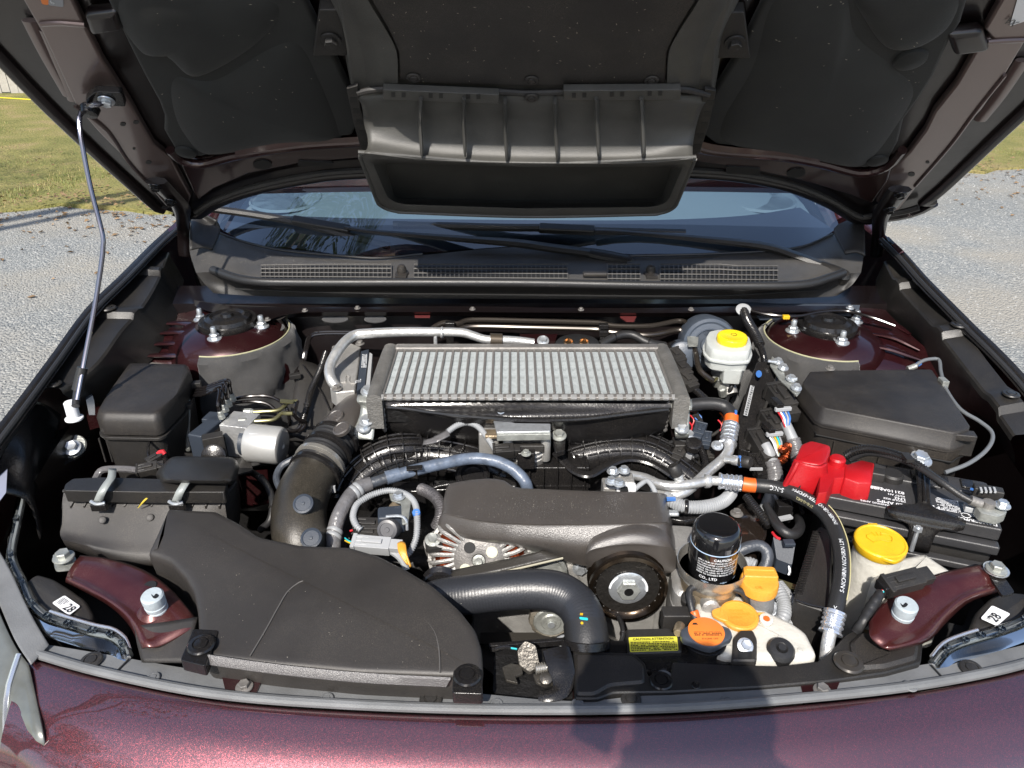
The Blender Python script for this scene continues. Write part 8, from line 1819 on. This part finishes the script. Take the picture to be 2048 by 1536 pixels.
# left corner dark walls
mk("corner_wall", loft([[P(*p) for p in r] for r in ([(60, 800, 1.03), (40, 840, 1.02), (0, 900, 1.01), (-40, 980, .99)], [(95, 812, 1.0), (78, 860, .98), (66, 920, .97), (52, 1000, .95)], [(120, 830, .95), (105, 900, .92), (90, 980, .90), (82, 1080, .88)])], 14, 14), blk_g, car, solid=.004)
mk("rubber_edge", tube([P(62, 798, 1.035), P(30, 845, 1.03), P(-5, 895, 1.02), P(-50, 970, 1.0)], .011, 14), rub, car)
mk("side_label", prism(PS([(-6, 938), (15, 932), (12, 985), (-8, 1012)], .99), .0006), mat("faded_label", (.26, .28, .36), .5), car, flat=True)
c_ = mk("wall_bracket", prism(rpoly(PS([(50, 840), (115, 862), (160, 842), (190, 850), (170, 905), (120, 930), (80, 960), (62, 900)], .93), .008), .004), void_m, car); bolt(car, P(145, 896, .945), (.2, -.6, 1), 1.8)
mk("bracket_ring", lathe([(.022, 0), (.024, .003), (.022, .006)], P(146, 894, .94), (.2, -.6, 1), n=28), zinc_o, car)
mk("apron_brace", loft([[P(165, 800, .99), P(180, 860, .955)], [P(190, 790, .985), P(215, 850, .95)]], 4, 4), paint_in, car)
mk("drain_fin", loft([[P(165, 770, 1.01), P(172, 800, 1.0), P(178, 830, .98)], [P(176, 768, 1.01), P(188, 800, 1.0), P(190, 830, .98)]], 6, 4), navy, car)
# =================== loose wiring, hoses and shields in the gaps =========
def bundle(name, label, cat_, pts, r, m, corr=None, extra=()):
    t = T(name, label, cat_, P(*pts[len(pts) // 2]))
    mk("sleeve" if corr else "hose_run", tube([P(*p) for p in pts], r, 12, .006, corr=corr), m, t)
    for k, (e, rr, mm) in enumerate(extra): mk("branch", tube([P(*p) for p in e], rr, 8, .006), mm, t)
    c_, _ = cat_path([P(*p) for p in pts], n=12)
    for i in (3, 9): mk("cable_tie", lathe([(r + .0006, -.0018), (r + .0014, -.0012), (r + .0014, .0012), (r + .0006, .0018)], c_[i], c_[i + 1] - c_[i - 1], n=16), blk_g, t)
    return t
bundle("vacuum_hose", "thin black hose hanging in the dark gap right of the brake motor", "hose", [(505, 945, .90), (530, 965, .92), (545, 1000, .92), (540, 1040, .90), (520, 1060, .88)], .006, rub)
bundle("vacuum_hose", "ribbed black sleeve climbing the firewall between felt tower and silver module", "hose", [(600, 860, .93), (612, 820, .96), (622, 780, .985), (640, 740, 1.0), (652, 705, 1.01)], .006, blk_g, (.004, .001))
bundle("wiring_bundle", "tangled black wiring right of the intercooler bracket", "wiring", [(1388, 880, .975), (1405, 905, .965), (1412, 930, .955), (1402, 950, .945)], .006, blk_g, (.004, .001), (([(1380, 850, .98), (1396, 868, .975), (1420, 872, .97), (1440, 860, .975)], .003, blk_m), ([(1340, 885, .965), (1362, 880, .975), (1380, 890, .97), (1396, 915, .96)], .0035, rub), ([(1372, 838, .99), (1384, 852, .985), (1380, 866, .98)], .0014, redw)))
bundle("wiring_bundle", "black sleeve dropping between the red cover and the grey taped harness", "wiring", [(1560, 965, .94), (1572, 990, .935), (1578, 1015, .93), (1570, 1040, .92)], .0085, rub, None, (([(1590, 985, .945), (1600, 1005, .94), (1606, 1030, .93)], .004, blk_g), ([(1545, 985, .93), (1556, 1005, .93), (1560, 1030, .92)], .003, gry_p)))
bundle("heater_hose", "dark heater hose behind the intercooler's top edge", "hose", [(1200, 690, 1.03), (1235, 672, 1.04), (1265, 670, 1.04), (1295, 685, 1.03), (1330, 692, 1.02)], .009, rub)
bundle("wiring_bundle", "thin black wiring lying on the manifold under the blue grey hose", "wiring", [(850, 985, .95), (880, 972, .958), (930, 968, .96), (985, 975, .955), (1030, 990, .945)], .0045, blk_g, (.0036, .0009), (([(900, 978, .955), (920, 990, .95), (915, 1010, .94)], .0025, rub),))
bundle("wiring_bundle", "black ribbed wiring sleeve below the silver refrigerant pipes", "wiring", [(1330, 1035, .93), (1365, 1042, .93), (1400, 1036, .93), (1440, 1040, .925), (1470, 1060, .91)], .007, blk_g, (.0042, .0011))
bundle("drain_hose", "thin black drain hose beside the radiator hose neck", "hose", [(1235, 1300, .90), (1246, 1270, .90), (1240, 1240, .88), (1225, 1215, .86)], .0035, rub)
hs = T("side_shield", "dark plastic shield in the gap between felt tower and intake pipe", "shield", P(600, 900, .93))
mk("shield_sheet", loft([[P(600, 720, 1.0), P(640, 735, .99), P(672, 790, .975)], [P(585, 800, .955), P(625, 820, .95), P(655, 850, .94)], [P(575, 880, .90), P(610, 890, .90), P(630, 900, .90)]], 10, 10), blk_m, hs, solid=.003)
mk("shield_seam", tube([P(606, 730, .998), P(640, 780, .978), P(660, 820, .962)], .0016, 6), blk_g, hs)
ts = T("top_shelf_shield", "black plastic block with a round boss behind the right manifold runner", "engine part", P(1340, 900, .96))
mk("block", box(P(1372, 905, .95), (.05, .03, .05)), blk_m, ts, bevel=.003); mk("boss", lathe([(.014, 0), (.014, .012), (.010, .014), (0, .014)], P(1385, 895, .975), (0, -.3, 1), n=20), blk_g, ts)
mk("thin_strap", tube([P(1135, 862, 1.0), P(1170, 860, 1.0), P(1245, 855, 1.0), P(1248, 862, .99)], .0016, 6), zinc_o, ts)
# seams and small mouldings
mk("tank_seam", tube([p + Vector((0, 0, -.028)) for p in PS(CT, .925)[:10]], .0016, 6, .01), wht, ct)
for k, (a, b) in enumerate(((1418, 1215), (1560, 1275), (1600, 1300))): mk("moulded_dot", lathe([(.004, 0), (.003, .0015), (0, .0015)], P(a, b, .9295), n=10), wht, ct)
for a, b in ((1205, 1010), (1250, 1020)): pass
for k in range(7): mk("body_rib", box(P(205 + k * 14, 900, .95) + Vector((0, 0, 0)), (.0025, .003, .05)), blk_m, fb)
for a, b, m_ in ((300, 1035, blk_t), (205, 1040, blk_t)): mk("mould_mark", lathe([(.006, 0), (.0055, .0006), (.0045, .0002), (0, .0002)], P(a, b, .955), (0, -.75, .66), n=20), m_, af)
# light grit settled on upward plastic: snorkel, covers, cowl
Rg = random.Random(77); g = G()
def fleck(p, n, s):
    u = Vector((Rg.gauss(0, 1), Rg.gauss(0, 1), 0)).normalized() * s; w = n.cross(u).normalized() * s * Rg.uniform(.3, .8); k = len(g.v)
    g.v += [p - u, p + w, p + u, p - w]; g.f.append((k, k + 1, k + 2, k + 3))
for i in range(90):
    a, b = Rg.uniform(400, 940), Rg.uniform(1040, 1340)
    if b < 1040 + abs(a - 560) * .25 + (0 if a < 700 else 40): continue
    fleck(onz(a, b, .0042), Vector((0, 0, 1)), Rg.uniform(.0003, .0008))
tag(mk("grit", g, mat("pale_grit", (.42, .39, .32), .9), sn, flat=True), kind="stuff")
g = G()
for i in range(300):
    a = Rg.uniform(400, 840) if Rg.random() < .8 else Rg.uniform(1500, 1680); b = Rg.uniform(505, 530); fleck(P(a, b, 1.146) + Vector((0, 0, .001)), Vector((0, 0, 1)), Rg.uniform(.0004, .0012))
tag(mk("grit", g, MATS["pale_grit"], cowl, flat=True), kind="stuff")
g = G()
for i in range(160): fleck(P(Rg.uniform(910, 1310), Rg.uniform(990, 1035), 1.0035), Vector((0, 0, 1)), Rg.uniform(.0003, .0008))
tag(mk("grit", g, MATS["pale_grit"], ec, flat=True), kind="stuff")
